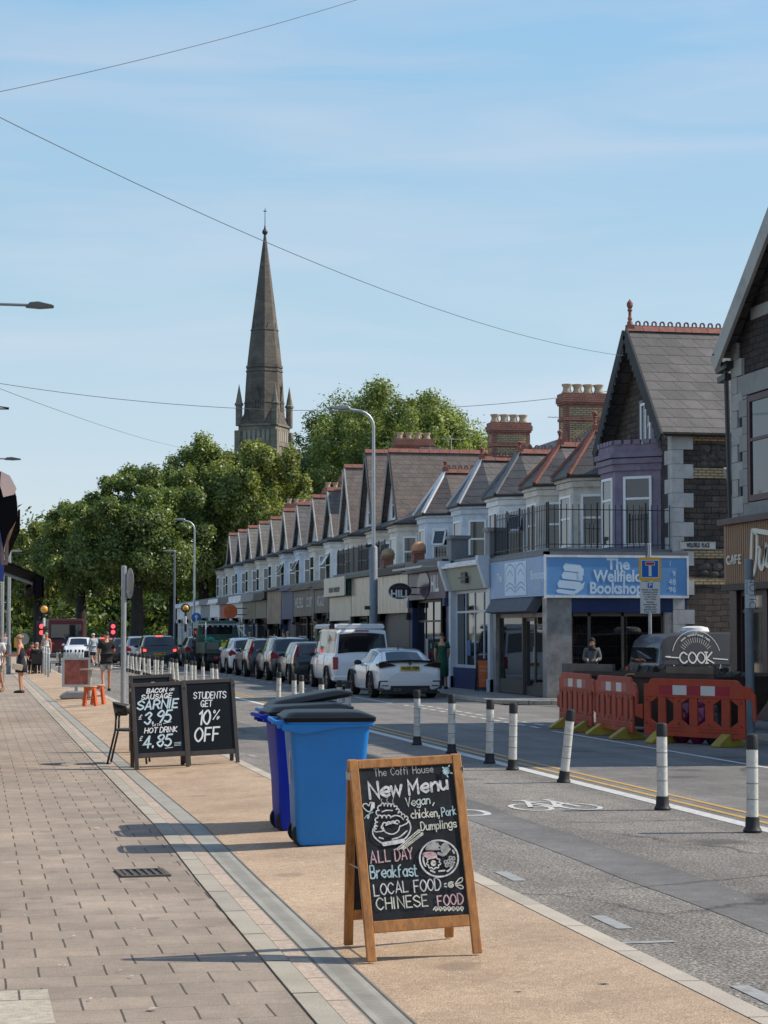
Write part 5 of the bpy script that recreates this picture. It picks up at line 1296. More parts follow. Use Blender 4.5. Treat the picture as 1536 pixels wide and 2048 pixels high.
vl = m.build('valance', CANV, cn, recalc=False); vl.modifiers.new('s','SOLIDIFY').thickness = .02
m = MB(); xa = PY(6,1000,yn+.1).x+1.75; xb = PY(15,1000,yn+.1).x+1.75; zb = PY(10,1126,yn).z
for x in (xa, xb): m.obox((x,yn+.06,zb),(x,yn+.06,tpz-.12),.035,.035)
m.obox((xb,yn+.06,cz+.05),(.02,yn+.06,cz-.55),.03,.03); m.obox((xb,yn+.06,zb+.12),(.02,yn+.06,zb-.25),.03,.03); m.box(xa-.01,yn+.04,zb-.02,xb+.01,yn+.08,zb+.02)
m.build('canopy_frame', M('brown canopy frame', (.20,.13,.11), .5, .15), cn)
m = MB(); xs = PY(8,1120,34.2).x+1.75; m.box(.0,34.1,PY(0,1163,34.2).z,xs,34.2,PY(0,1050,34.2).z); m.build('blue_sign', M('royal blue sign', (.03,.06,.28), .5, .08), lt2)
left_shop(44.1, 60, 'pale left side shop facing the white sports car'); left_shop(60.1, 78, 'long rendered left side shop facing the row of turrets'); left_shop(78.1, 108, 'far rendered left side shop facing the slate gables')
left_shop(2, 17.9, 'left side shop facing the cafe corner')
# ------------------------------------------------------------------ vehicles
def paint(name, c, metal=0.0, rough=.28, dirt=None): return M(name, c, rough, .04, 2, metal=metal, coat=.7, dirt=dirt, ds=1.2)
CARGLASS = M('tinted car glass', (.012,.015,.018), .03, .1, spec=1.0)
REDL = M('red tail lamp', (.35,.012,.015), .15, .2, 6, coat=1); DARKL = M('smoked tail lamp', (.03,.012,.014), .12, .3, 6, coat=1); REDG = M('glowing brake lamp', (1.0,.09,.07), .3, .05, emit=2.0)
RIM = M('alloy wheel', (.38,.39,.40), .35, .1, metal=.7); RIMD = M('dark alloy wheel', (.05,.05,.055), .4, .1, metal=.5)
PLATE = M('yellow number plate', (.62,.42,.05), .45, .06); PLTX = M('plate letters', (.02,.02,.02), .5); TRIM = M('black plastic trim', (.02,.02,.022), .55, .15); CHR = M('chrome trim', (.6,.6,.6), .15, .05, metal=1)
# profile stations: t (0 rear..1 front), belt height, top height (fractions of H), half-width at belt, half-width at top (fractions of W/2), bottom height
PROF = {
'hatch': [(0,.50,.52,.84,.72,.22),(.006,.56,.585,.93,.80,.17),(.02,.64,.665,.955,.82,.15),(.045,.665,.70,.965,.80,.14),(.125,.675,.945,.98,.69,.13),(.20,.675,.985,.99,.715,.12),(.36,.67,1.0,1.0,.725,.12),(.52,.66,.99,1.0,.72,.12),(.58,.655,.965,1.0,.71,.12),(.74,.645,.675,.99,.84,.12),(.79,.62,.655,.985,.82,.12),(.92,.55,.59,.95,.76,.13),(.975,.46,.50,.87,.68,.15),(1.0,.36,.39,.72,.60,.2)],
'estate': [(0,.50,.52,.86,.74,.22),(.006,.57,.595,.93,.80,.17),(.018,.63,.655,.955,.82,.15),(.03,.66,.69,.965,.80,.14),(.075,.67,.95,.97,.68,.13),(.14,.67,.985,.99,.71,.12),(.36,.665,1.0,1.0,.725,.12),(.50,.655,.985,1.0,.72,.12),(.56,.65,.96,1.0,.71,.12),(.70,.64,.67,.99,.84,.12),(.75,.615,.65,.985,.82,.12),(.92,.55,.59,.95,.76,.13),(.975,.46,.50,.87,.68,.15),(1.0,.36,.39,.72,.60,.2)],
'suv': [(0,.48,.50,.86,.74,.24),(.008,.56,.58,.94,.80,.2),(.022,.62,.645,.96,.82,.18),(.04,.645,.68,.97,.80,.17),(.10,.655,.955,.975,.70,.16),(.18,.655,.99,.99,.73,.16),(.36,.65,1.0,1.0,.74,.16),(.52,.645,.99,1.0,.735,.16),(.58,.64,.965,1.0,.72,.16),(.73,.63,.66,.99,.85,.16),(.78,.61,.645,.985,.83,.16),(.93,.56,.60,.95,.78,.17),(.98,.47,.51,.88,.70,.19),(1.0,.36,.39,.74,.62,.24)],
'coupe': [(0,.46,.48,.84,.74,.22),(.006,.54,.56,.925,.80,.18),(.02,.62,.68,.955,.80,.16),(.045,.665,.735,.965,.78,.15),(.14,.68,.74,.985,.78,.14),(.26,.68,.93,1.0,.655,.13),(.33,.675,.975,.985,.67,.12),(.42,.67,1.0,.975,.68,.12),(.52,.665,.985,.97,.675,.12),(.56,.66,.96,.97,.67,.12),(.70,.655,.69,.98,.82,.12),(.75,.635,.675,.98,.80,.12),(.92,.56,.60,.95,.76,.12),(.975,.46,.50,.88,.68,.14),(1.0,.36,.39,.74,.60,.2)],
'smallvan': [(0,.40,.41,.84,.76,.17),(.006,.48,.49,.93,.83,.15),(.02,.55,.60,.965,.86,.13),(.03,.555,.80,.975,.86,.13),(.045,.555,.90,.98,.85,.12),(.08,.555,.965,.99,.85,.12),(.30,.55,1.0,1.0,.86,.12),(.55,.55,.995,1.0,.86,.12),(.64,.545,.97,1.0,.85,.12),(.68,.54,.925,.995,.73,.12),(.80,.52,.56,.97,.84,.12),(.90,.46,.50,.94,.78,.13),(.98,.37,.40,.87,.70,.15),(1.0,.28,.30,.76,.62,.2)],
'van': [(0,.40,.41,.88,.80,.17),(.004,.47,.48,.95,.86,.15),(.012,.53,.545,.975,.90,.13),(.018,.55,.58,.98,.88,.13),(.035,.555,.94,.985,.80,.12),(.07,.555,.985,.99,.82,.12),(.30,.55,1.0,1.0,.83,.12),(.60,.55,1.0,1.0,.83,.12),(.70,.545,.975,1.0,.82,.12),(.735,.54,.95,.995,.81,.12),(.86,.51,.545,.97,.86,.12),(.90,.49,.52,.96,.84,.12),(.97,.42,.45,.92,.78,.13),(.99,.34,.37,.87,.72,.15),(1.0,.28,.30,.78,.66,.18)],
}
WS = {'hatch': (3,4,8,9,[(.135,.34),(.355,.565)]), 'estate': (3,4,8,9,[(.085,.20),(.215,.36),(.375,.545)]), 'suv': (3,4,8,9,[(.11,.20),(.215,.38),(.395,.565)]), 'coupe': (4,5,9,10,[(.275,.35),(.365,.545)]), 'smallvan': (2,4,9,10,[(.05,.30),(.33,.5),(.52,.66)]), 'van': (3,4,9,10,[(.05,.30),(.33,.56),(.585,.72)])}
def prof_at(P, t):
    for a, b in zip(P, P[1:]):
        if t <= b[0]: k = (t-a[0])/(b[0]-a[0]); return tuple(x+(y-x)*k for x, y in zip(a, b))
    return P[-1]
INS = {'smallvan': .985}
def section(s, L, W, H, ins=.91):
    t, bz, tz, bw, tw, z0 = s; y = -L/2+t*L; w = W/2; b = bw*w; tt = tw*w
    return [(0,z0*H),(b*.80,z0*H),(b*.955,(z0+.05)*H),(b*1.0,(z0+.16 if bz > .42 else z0+.1)*H),(b*.995,(bz*.62+z0*.38)*H),(b*.985,(bz-.05)*H),(b*.955,(bz-.004)*H),(b*ins,(bz+.012)*H),
            (tt+(b*ins-tt)*.5,(bz+(tz-bz)*.52)*H),(tt,(tz-.028)*H),(tt*.86,(tz-.008)*H),(0,tz*H)], y
def car(name, label, cat, loc, rz, kind, L, W, H, pmat, lamps=REDL, glow=False, plate='', rim=RIM, rails=False, group=None, wheel_r=.32, lamp_style='corner', side_glass=CARGLASS, roofmat=None, wb=.6, rear_glass=True, windows=True, roh=.21):
    t = thing(name, label, cat, loc, rz, group)
    P = PROF[kind]; ins = INS.get(kind, .91); secs = [section(s, L, W, H, ins) for s in P]; n = len(secs[0][0]); m = MB(); N = 2*n-2
    rings = []
    for (q, y) in secs: rings.append([(x, y, z) for (x, z) in q] + [(-x, y, z) for (x, z) in q[-2:0:-1]])
    for r in rings: m.v += r
    for i in range(len(rings)-1):
        for k in range(N): m.f.append((i*N+k, i*N+(k+1)%N, (i+1)*N+(k+1)%N, (i+1)*N+k)); m.mi.append(1 if (roofmat and 9 <= k <= 12 and WS[kind][1] <= i < WS[kind][2]) else 0)
    m.f.append(tuple(reversed(range(N)))); m.mi.append(0); e = (len(rings)-1)*N; m.f.append(tuple(e+k for k in range(N))); m.mi.append(0)
    body = m.build('body', [pmat, roofmat] if roofmat else pmat, t, smooth='auto')
    ra, rb, wa, wb_, sides = WS[kind]
    def S(tt, row, sgn=1, off=0.0):
        q, y = section(prof_at(P, tt), L, W, H, ins); r0 = int(row); f = row-r0
        a = Vector((q[r0][0]*sgn, y, q[r0][1])); b = Vector((q[min(r0+1,n-1)][0]*sgn, y, q[min(r0+1,n-1)][1])); return a.lerp(b, f)
    if windows:
        for s in (-1, 1):
            for j, (a, b) in enumerate(sides):
                m = MB()
                g = lambda tt, row: S(tt, row, s)+Vector((s*.006, 0, .004))
                ta0, ta1 = a, a
                if j == 0: ta0 = a+0.0; ta1 = min(max(a, P[rb][0]+.01), b-.04)
                tb0 = tb1 = b
                if j == len(sides)-1: tb0 = b+.10*(1 if kind != 'van' else .6); tb1 = b-.005
                k = 6
                lo = [g(ta0+(tb0-ta0)*i/k, 7.12) for i in range(k+1)]; mi = [g((ta0+ta1)/2+((tb0+tb1)/2-(ta0+ta1)/2)*i/k, 8) for i in range(k+1)]; hi = [g(ta1+(tb1-ta1)*i/k, 8.85) for i in range(k+1)]
                for i in range(k): m.face([lo[i],lo[i+1],mi[i+1],mi[i]]); m.face([mi[i],mi[i+1],hi[i+1],hi[i]])
                m.build('side_window', side_glass, t, smooth=True)
        for (nm, i0, i1) in (('rear_window', ra, rb), ('windscreen', wa, wb_)):
            if nm == 'rear_window' and not rear_glass: continue
            q0, y0 = secs[i0]; q1, y1 = secs[i1]; m = MB(); k = 8; rows = 4
            lo_z, hi_z = (q0, q1) if nm == 'rear_window' else (q1, q0); lo_y, hi_y = (y0, y1) if nm == 'rear_window' else (y1, y0)
            out = Vector((0, -.012 if nm == 'rear_window' else .012, .010)); G_ = []
            for r in range(rows+1):
                f = .07+.86*r/rows; row = []
                for c in range(k+1):
                    u = -1+2*c/k; x0 = (lo_z[9][0]*.93); x1 = hi_z[9][0]*.93; x = (x0+(x1-x0)*f)*u
                    cz = lambda q: q[9][1]+(q[11][1]-q[9][1])*(1-u*u)
                    row.append(Vector((x, lo_y+(hi_y-lo_y)*f, cz(lo_z)+(cz(hi_z)-cz(lo_z))*f))+out)
                G_.append(row)
            for r in range(rows):
                for c in range(k): m.face([G_[r][c],G_[r][c+1],G_[r+1][c+1],G_[r+1][c]])
            m.build(nm, CARGLASS, t, smooth=True)
    # wheels, arches
    yr, yf = -L/2+L*roh, -L/2+L*(roh+wb)
    for y in (yr, yf):
        for s in (-1, 1):
            x = s*(W/2-.1)
            m = MB(); r = wheel_r
            m.lathe([(r*.66,-.11),(r*.93,-.115),(r,-.08),(r,.08),(r*.93,.115),(r*.66,.11)], 22, (x,y,r), 'x'); w = m.build('wheel', MAT['rubber'], t, smooth='auto')
            m = MB(); so = s*.095; m.lathe([(.0,so),(r*.62,so),(r*.67,so+s*.018),(r*.67,so-.02*s)], 22, (x,y,r), 'x', cap=False)
            for k in range(5):
                a = R(72*k+17); d = Vector((0, math.cos(a), math.sin(a))); c = Vector((x+so+s*.012, y, r)); m.obox(c+d*.04, c+d*r*.62, .05, .03, up=(1,0,0))
            m.build('rim', rim, w)
            m = MB(); m.lathe([(r*1.19,-.07),(r*1.19,.012*1)], 26, (s*(W/2-.012), y, r*1.03), 'x'); 
            # keep only the upper part of the arch
            ar = m.build('wheel_arch', TRIM, t)
            bm = bmesh.new(); bm.from_mesh(ar.data); bmesh.ops.delete(bm, geom=[v for v in bm.verts if v.co.z < r*.55], context='VERTS'); bm.to_mesh(ar.data); bm.free()
    # rear details

    rear = -L/2
    m = MB(); hz = H
    bz = .30*H if kind != 'van' else .22*H
    m.box(-W*.30, rear-.012, bz-.11*H, W*.30, rear+.25, bz-.045*H); m.build('diffuser', TRIM, t)
    def lamp(pts, mat, nm='tail_lamp', y0=None, dp=.3):
        for s in (-1, 1):
            m = MB(); m.prism([(s*a, b) for a, b in pts], ((0, y0 if y0 is not None else rear-.004, 0), (1,0,0), (0,0,1), (0,1,0)), dp); m.build(nm, mat, t, bevel=.012)
    w = W/2
    if lamp_style == 'bmw':
        lamp([(w*.42,.655*H),(w*.93,.60*H),(w*.962,.69*H),(w*.955,.715*H),(w*.80,.735*H),(w*.62,.705*H)], lamps, y0=rear+.03, dp=.42)
    elif lamp_style == 'vertical':
        lamp([(w*.74,.46*H),(w*.97,.48*H),(w*.945,.66*H),(w*.80,.92*H),(w*.73,.92*H),(w*.80,.66*H)], lamps, y0=rear+.05, dp=.34)
    elif lamp_style == 'van':
        lamp([(w*.80,.33*H),(w*.985,.33*H),(w*.985,.53*H),(w*.82,.53*H)], lamps, y0=rear-.002, dp=.16)
    else:
        lamp([(w*.60,.50*H),(w*.965,.50*H),(w*.968,.62*H),(w*.90,.68*H),(w*.66,.60*H)], lamps, y0=rear+.01, dp=.42)
    if glow:
        lamp([(w*.70,.52*H),(w*.86,.52*H),(w*.86,.60*H),(w*.70,.58*H)], REDG, 'brake_lamp', rear-.012, .05)
        m = MB(); m.box(-.16, rear+L*.095, .945*H, .16, rear+L*.12, .985*H); m.build('high_brake_lamp', REDG, t)
    if plate is not None:
        pz = {'van': .40, 'coupe': .60}.get(kind, .46)*H
        m = MB(); m.box(-.26, rear-.022, pz-.056, .26, rear+.04, pz+.056); pl = m.build('number_plate', PLATE, t)
        if plate: btext(plate, .108, PLTX, 'plate_lettering', pl, (0, rear-.0235, pz), FACE_Y, bold=.004, ex=.0008, sx=.92)
    m = MB()
    for s in (-1, 1): pass
    for s in (-1, 1):
        mt = WS[kind][4][-1][1]+.055; p = S(mt, 7, s); m = MB(); m.ell((p.x+s*.11, p.y, p.z+.03), (.11,.07,.075), 10, 6); m.obox((p.x-s*.02,p.y,p.z),(p.x+s*.06,p.y,p.z+.02),.05,.04); m.build('door_mirror', TRIM if kind in ('coupe','van') else pmat, t, smooth=True)
    if rails:
        for s in (-1, 1):
            m = MB(); a = S(P[rb][0]+.05, 10, s); b = S(P[wa][0]-.03, 10, s); m.tube([a, a+Vector((0,.08,.06)), b+Vector((0,-.08,.06)), b], .018, 6); m.build('roof_rail', MAT['galv'], t)
    # door seams and handles on both sides
    for s in (-1, 1):
        for (a, b) in WS[kind][4][-2:]:
            m = MB(); pts = [S(a+.004, r, s)+Vector((s*.003,0,0)) for r in (7,6,5,4,3)]; m.tube(pts, .006, 4); m.build('door_seam', TRIM, t)
        m = MB(); a = S(WS[kind][4][-1][0]+.02, 5.2, s); m.obox(a+Vector((s*.012,0,0)), a+Vector((s*.012,.2,0)), .025, .03); m.build('door_handle', pmat, t)
    return t, S
WHT = paint('white car paint', (.80,.80,.80)); DGRY = paint('dark grey metallic paint', (.045,.048,.055), .4); MGRY = paint('mid grey metallic paint', (.09,.095,.10), .5); BLK = paint('black car paint', (.012,.013,.015)); NAVYP = paint('dark blue green car paint', (.012,.022,.024))
LGP = paint('silver car paint', (.36,.38,.40), .5)
PCX = 11.62
# sports coupe
t, S = car('sports_car', 'white sports coupe with black boot spoiler and dark roof, nearest of the parked row', 'car', (11.52, 52.9+2.33, RZ), 0, 'coupe', 4.66, 1.80, 1.36, WHT, lamps=DARKL, plate='NU65 VBM', rim=RIMD, lamp_style='bmw', wheel_r=.335, roofmat=paint('black carbon roof', (.02,.021,.024)), roh=.215)
rear = -4.66/2
m = MB(); prev = None
for i in range(13):
    u = -1+i/6; m.v += [(u*.78, rear+.10+.04*abs(u)**2, 1.0-.035*u*u), (u*.78, rear+.02+.09*abs(u)**3, 1.045-.05*u*u), (u*.78, rear+.05+.09*abs(u)**3, 1.022-.05*u*u), (u*.78, rear+.22, .99-.03*u*u)]
for i in range(12):
    for k in range(4): m.f.append((i*4+k, i*4+(k+1)%4, (i+1)*4+(k+1)%4, (i+1)*4+k)); m.mi.append(0)
m.f.append((3,2,1,0)); m.mi.append(0); m.f.append((48,49,50,51)); m.mi.append(0)
m.build('boot_spoiler', TRIM, t)
m = MB(); m.lathe([(.0,-.012),(.036,-.012),(.042,.0),(.042,.012)], 16, (0,rear-.0,.945), 'y'); bd = m.build('badge', TRIM, t)
m = MB(); 
for a0 in (0, 180): m.face([(0,rear-.0135,.945)]+[(.027*math.cos(R(a0+15*k)),rear-.0135,.945+.027*math.sin(R(a0+15*k))) for k in range(7)])
m.build('badge_quarters', M('badge blue', (.1,.25,.5), .4), bd, recalc=False)
m = MB(); m.prism([(-.82,.14),(.82,.14),(.80,.20),(.56,.245),(.50,.34),(-.50,.34),(-.56,.245),(-.80,.20)], ((0,rear-.016,0),(1,0,0),(0,0,1),(0,1,0)), .2); df = m.build('rear_diffuser', TRIM, t)
for x in (-.42,-.3,.3,.42):
    m = MB(); m.lathe([(.045,-.04),(.055,-.04),(.055,.1),(.04,.1)], 12, (x,rear-.0,.235), 'y'); m.build('exhaust_pipe', M('dark exhaust steel', (.12,.12,.125), .3, .1, metal=.9), t)
for s in (-1, 1):
    m = MB(); m.obox((s*.62,rear-.006,.47),(s*.83,rear+.02,.47),.03,.03); m.obox((s*.84,rear+.02,.47),(s*.86,rear+.04,.27),.04,.04,up=(1,0,0)); m.obox((s*.60,rear-.012,.35),(s*.78,rear+.0,.35),.03,.025); m.build('bumper_vent', TRIM, t)
m = MB(); m.prism([(-.66,.44),(.66,.44),(.56,.60),(.38,.705),(-.38,.705),(-.56,.60)], ((0,rear-.005,0),(1,0,0),(0,0,1),(0,1,0)), .1); m.build('boot_lid_panel', WHT, t, bevel=.01)
m = MB(); m.prism([(0,0),(.12,0),(.02,.09)], ((-.012,rear+1.65,1.34),(0,-1,0),(0,0,1),(1,0,0)), .024); m.build('shark_fin_aerial', TRIM, t)
m = MB(); 
p = S(.70, 4, -1); m.obox(p+Vector((-.01,0,.02)), p+Vector((-.01,.16,.08)), .03, .06); m.build('side_vent', TRIM, t)
# camper van
t, S = car('camper_van', 'white camper van with side awning box and raised roof, parked ahead of the sports coupe', 'van', (11.78, 61.0+2.45, RZ), 0, 'van', 4.9, 1.9, 1.93, WHT, lamps=REDL, plate='GP11 YNX', lamp_style='van', wheel_r=.34, roh=.2, wb=.61)
rear = -2.45
m = MB(); m.prism([(-.74,1.90),(.74,1.90),(.76,1.97),(.70,2.05),(-.70,2.05),(-.76,1.97)], ((0,rear+.3,0),(1,0,0),(0,0,1),(0,1,0)), 3.5); m.build('pop_up_roof', WHT, t, bevel=.02)
m = MB(); m.prism([(-.98,1.90),(-.84,1.90),(-.84,2.04),(-.94,2.04),(-.99,1.98)], ((0,rear+.35,0),(1,0,0),(0,0,1),(0,1,0)), 2.7); ab = m.build('awning_box', M('grey white awning box', (.5,.5,.5), .4, .05), t)
m = MB(); m.prism([(-1.0,1.885),(-.83,1.885),(-.83,2.055),(-.95,2.055),(-1.005,1.985)], ((0,rear+.31,0),(1,0,0),(0,0,1),(0,1,0)), .05); m.build('end_cap', TRIM, ab)
m = MB(); m.box(-.22,rear+.155,1.815,.22,rear+.19,1.85); m.build('high_brake_lamp', REDL, t)
m = MB(); m.prism([(-.95,.28),(.95,.28),(.94,.44),(-.94,.44)], ((0,rear-.05,0),(1,0,0),(0,0,1),(0,1,0)), .3); m.build('rear_bumper', WHT, t, bevel=.03)
# row of parked cars
car('hatchback', 'dark hatchback with tall red lamps parked directly ahead of the camper van', 'car', (11.55, 68.0+2.05, RZ), 0, 'hatch', 4.1, 1.74, 1.47, NAVYP, lamp_style='vertical', group='cars parked along the far kerb', plate='')
car('small_suv', 'grey sport utility car with roof rails between the dark hatchback and the estate', 'car', (11.55, 73.2+2.2, RZ), 0, 'suv', 4.4, 1.8, 1.62, MGRY, rails=True, group='cars parked along the far kerb', plate='')
car('estate_car', 'dark grey estate car with tall red side lamps and silver roof rails', 'car', (11.55, 79.2+2.35, RZ), 0, 'estate', 4.75, 1.84, 1.56, DGRY, lamp_style='vertical', rails=True, group='cars parked along the far kerb', plate='')
car('small_car', 'small white hatchback parked between the estate car and the truck', 'car', (11.5, 85.3+1.95, RZ), 0, 'hatch', 3.9, 1.7, 1.56, WHT, group='cars parked along the far kerb', plate='')
# queue of traffic
car('suv', 'dark sport utility car with glowing brake lamps waiting in the traffic lane', 'car', (8.75, 97+2.2, RZ), 0, 'suv', 4.4, 1.85, 1.66, NAVYP, glow=True, plate='YC70 XMR', group='cars queueing in the traffic lane')
car('small_suv', 'silver grey car queueing directly in front of the braking car', 'car', (8.5, 104+2.2, RZ), 0, 'suv', 4.4, 1.8, 1.6, LGP, group='cars queueing in the traffic lane', plate='')
car('hatchback', 'black car third in the traffic queue', 'car', (8.2, 111+2.1, RZ), 0, 'hatch', 4.2, 1.75, 1.5, BLK, group='cars queueing in the traffic lane', plate='')
car('estate_car', 'dark blue car with pale roof parked beyond the truck', 'car', (11.5, 103+2.3, RZ), 0, 'estate', 4.6, 1.8, 1.6, DGRY, group='cars parked along the far kerb', plate='')
car('hatchback', 'white car facing the street at the pedestrian crossing by the park', 'car', (6.25, 124, RZ), math.pi*.97, 'hatch', 4.2, 1.75, 1.5, WHT, plate='')
car('small_car', 'silver car beside the braking car at the crossing, tail lamps lit', 'car', (7.3, 119, RZ), 0, 'hatch', 4.0, 1.72, 1.5, LGP, glow=True, plate='')
# red bus seen far off under the trees
t = thing('bus', 'dark red bus standing in the tree shade beyond the traffic lights', 'bus', (6.3, 148, RZ))
m = MB(); m.box(-1.25,-5,.35,1.25,5,2.75); m.build('body', M('dark red bus paint', (.07,.008,.01), .4, .1), t, bevel=.15, seg=3)
m = MB(); m.box(-1.05,-5.02,1.3,1.05,-4.99,2.35); m.build('rear_window', CARGLASS, t); m = MB(); m.box(-1.262,-4.6,1.35,-1.24,4.4,2.2); m.build('side_window', CARGLASS, t)
for y in (-3, 3):
    for s in (-1, 1): m = MB(); m.lathe([(.2,-.14),(.5,-.14),(.5,.14),(.2,.14)], 16, (s*1.12,y,.5), 'x'); m.build('wheel', MAT['rubber'], t)
for s in (-1, 1): m = MB(); m.box(s*.95-.1,-5.03,.9,s*.95+.1,-4.98,1.1); m.build('tail_lamp', REDL, t)
# tipper truck
t = thing('tipper_truck', 'dark green tipper truck with yellow and red chevron tailboard, parked before the white hatchback', 'truck', (11.4, 92.0, RZ))
TG = M('dark green truck paint', (.03,.085,.062), .4, .2, dirt=(.06,.06,.045)); TGR = M('grey alloy side', (.16,.16,.15), .5, .2, metal=.4)
m = MB(); m.box(-1.05,.0,.82,1.05,3.6,.9); m.box(-1.05,0,.9,-1.0,3.6,1.32); m.box(1.0,0,.9,1.05,3.6,1.32); m.box(-1.0,3.55,.9,1.0,3.6,1.7); m.box(-1.0,0,.9,1.0,.05,1.32); m.build('tipper_body', TG, t)
m = MB(); m.box(-.95,-.03,1.0,-.40,-.001,1.38); m.build('tail_panel', TGR, t)
m = MB(); m.box(-.28,-.045,.98,.80,-.004,1.44); ch = m.build('chevron_board', M('fluorescent yellow board', (.62,.66,.03), .5, .05), t)
m = MB()
for k in range(4):
    for (z0, z1, d) in ((1.34,1.44,.14),(.98,1.06,-.14)): x = -.26+k*.3; m.face([(x,-.0465,z0),(x+.14,-.0465,z0),(x+.14+d*.5,-.0465,z1),(x+d*.5,-.0465,z1)])
m.build('red_stripe', M('red stripe', (.45,.03,.02), .5), ch, recalc=False)
btext('HIGHWAY', .13, PLTX, 'lettering', ch, (.26,-.0465,1.24), FACE_Y, ex=.001); btext('MAINTENANCE', .1, PLTX, 'lettering', ch, (.26,-.0465,1.12), FACE_Y, ex=.001)
m = MB(); m.prism([(-.98,.7),(.98,.7),(1.0,1.7),(.9,2.35),(-.9,2.35),(-1.0,1.7)], ((0,3.75,0),(1,0,0),(0,0,1),(0,1,0)), 1.9); cb = m.build('cab', TG, t, bevel=.06)
m = MB(); m.box(-.7,3.72,1.62,.7,3.748,2.2); m.build('rear_window', CARGLASS, cb); m = MB(); m.box(-1.012,3.95,1.45,-.97,5.2,1.98); m.build('side_window', CARGLASS, cb)
m = MB(); m.box(-.92,3.6,2.13,.92,3.75,2.2)
for k in range(7): m.box(-.8+k*.25,3.58,2.05,-.72+k*.25,3.6,2.12)
m.build('light_bar', MAT['galv'], t)
m = MB(); m.tube([(-.98,.1,1.32),(-.98,.1,1.9),(-.6,3.55,2.25)], .03, 6); m.tube([(.98,.1,1.32),(.98,.1,1.5),(.9,3.55,2.1)], .03, 6); m.build('hoop_frame', MAT['galv'], t)
m = MB(); m.tube([(-.95,-.01,1.6),(-.7,-.03,1.42),(-.2,-.03,1.34),(.3,-.03,1.38),(.95,-.0,1.62)], .035, 6); m.ell((-.8,.1,1.45),(.25,.2,.14),10,6); m.build('green_netting', M('green netting', (.02,.25,.17), .8, .3), t)
m = MB(); m.box(-.9,-.06,.5,.9,.1,.62); m.build('rear_bumper', MAT['black'], t); m = MB(); m.box(-.12,-.08,.42,.4,-.06,.54); m.build('number_plate', PLATE, t)
for s in (-1, 1): m = MB(); m.box(s*.45-.16,-.085,.56,s*.45+.16,-.062,.68); m.build('tail_lamp', REDL, t)
m = MB(); m.box(-.85,.1,.55,.85,5.4,.8); m.build('chassis', MAT['black'], t)
for y in (.95, 4.6):
    for s in (-1, 1):
        m = MB(); m.lathe([(.2,-.15),(.42,-.15),(.44,.0),(.42,.15),(.2,.15)], 20, (s*.85,y,.44), 'x'); w = m.build('wheel', MAT['rubber'], t); m = MB(); m.lathe([(.02,s*.1),(.24,s*.12),(.25,s*.16)], 16, (s*.85,y,.44), 'x'); m.build('rim', MAT['galv'], w)
# dark delivery van in the side street
VGR = paint('charcoal van paint', (.085,.087,.097), .1, .3)
t, S = car('delivery_van', 'charcoal delivery van with white round catering emblem in the side street', 'van', (0,0,0), 0, 'smallvan', 4.4, 1.74, 1.80, VGR, plate=None, lamp_style='van', wheel_r=.31, windows=False, roh=.2, wb=.62)
vz = R(-82); px = PY(1292, 1330, 46.3)
L2 = 2.2; hd = Vector((math.sin(-vz), math.cos(vz), 0))
t.rotation_euler = (0, 0, vz)
c0 = Vector((px.x+.16, 46.3, 0)) + hd*(L2-.12) + Vector((-hd.y, hd.x, 0))*.0
t.location = (c0.x, 47.1, RZ)
W2 = .86
def sidept(a, z): return Vector((W2+.012-(.0 if z < .98 else .008+(z-.98)*.15), a, z))   # right hand side of the van, a along its length
m = MB(); 
P = [(-.02,1.05),(.62,1.02),(.5,1.62),(.05,1.66)]; off = -.15
m.face([sidept(off+a, z)+Vector((.006,0,0)) for a, z in P]); w = m.build('cab_window', CARGLASS, t, recalc=False)
m = MB(); m.tube([sidept(off-.03,1.02), sidept(off+.04,1.68), sidept(off+.5,1.64)], .018, 5); m.build('chrome_trim', MAT['white'], w)
m = MB(); m.lathe([(.0,1.80),(.36,1.80),(.40,1.86),(.36,1.95),(.2,1.985),(0,1.99)], 16, (0,-.55,0)); m.build('roof_fridge_unit', MAT['white'], t, smooth='auto', scale=(.75,.95,1)).location = (0,-.2,-.05)
m = MB(); m.prism([(-.6,1.06),(.6,1.06),(.56,1.42),(-.56,1.42)], ((0,-2.17,0),(1,0,0),(0,0,1),(0,1,0)), .06); m.build('rear_window', CARGLASS, t)
VL = M('white van lettering', (.68,.68,.66), .5, .04)
ec = (-1.12, 1.17)
def emb(polys, wd, name):
    mm = ribbons(polys, wd, 0.0); mm.v = [tuple(sidept(ec[0]+x, ec[1]+y)+Vector((.008+z*6,0,0))) for x, y, z in mm.v]; return mm.build(name, VL, t, recalc=False)
arc = lambda r, a0, a1: [Vector((r*math.cos(R(a0+(a1-a0)*i/20)), r*math.sin(R(a0+(a1-a0)*i/20)))) for i in range(21)]
for a0_, a1_ in ((15,165),(195,232),(308,345)): emb([arc(.66,a0_,a1_)], .015, 'emblem_ring')
emb([[Vector((.37*math.cos(R(a)),.37*math.sin(R(a)))), Vector((.49*math.cos(R(a)),.49*math.sin(R(a))))] for a in list(range(35,150,8))+list(range(215,330,8))], .009, 'emblem_rays')
emb(text_strokes('COOK', -.45, -.13, .45, -.13, .26, serif=True, gap=1.6), .034, 'emblem_lettering')
emb([[Vector((-.80,.02)),Vector((-.47,.0))],[Vector((-.84,.03)),Vector((-.72,.03))],[Vector((.45,-.02)),Vector((.84,-.05))]], .026, 'emblem_cutlery')
st = []
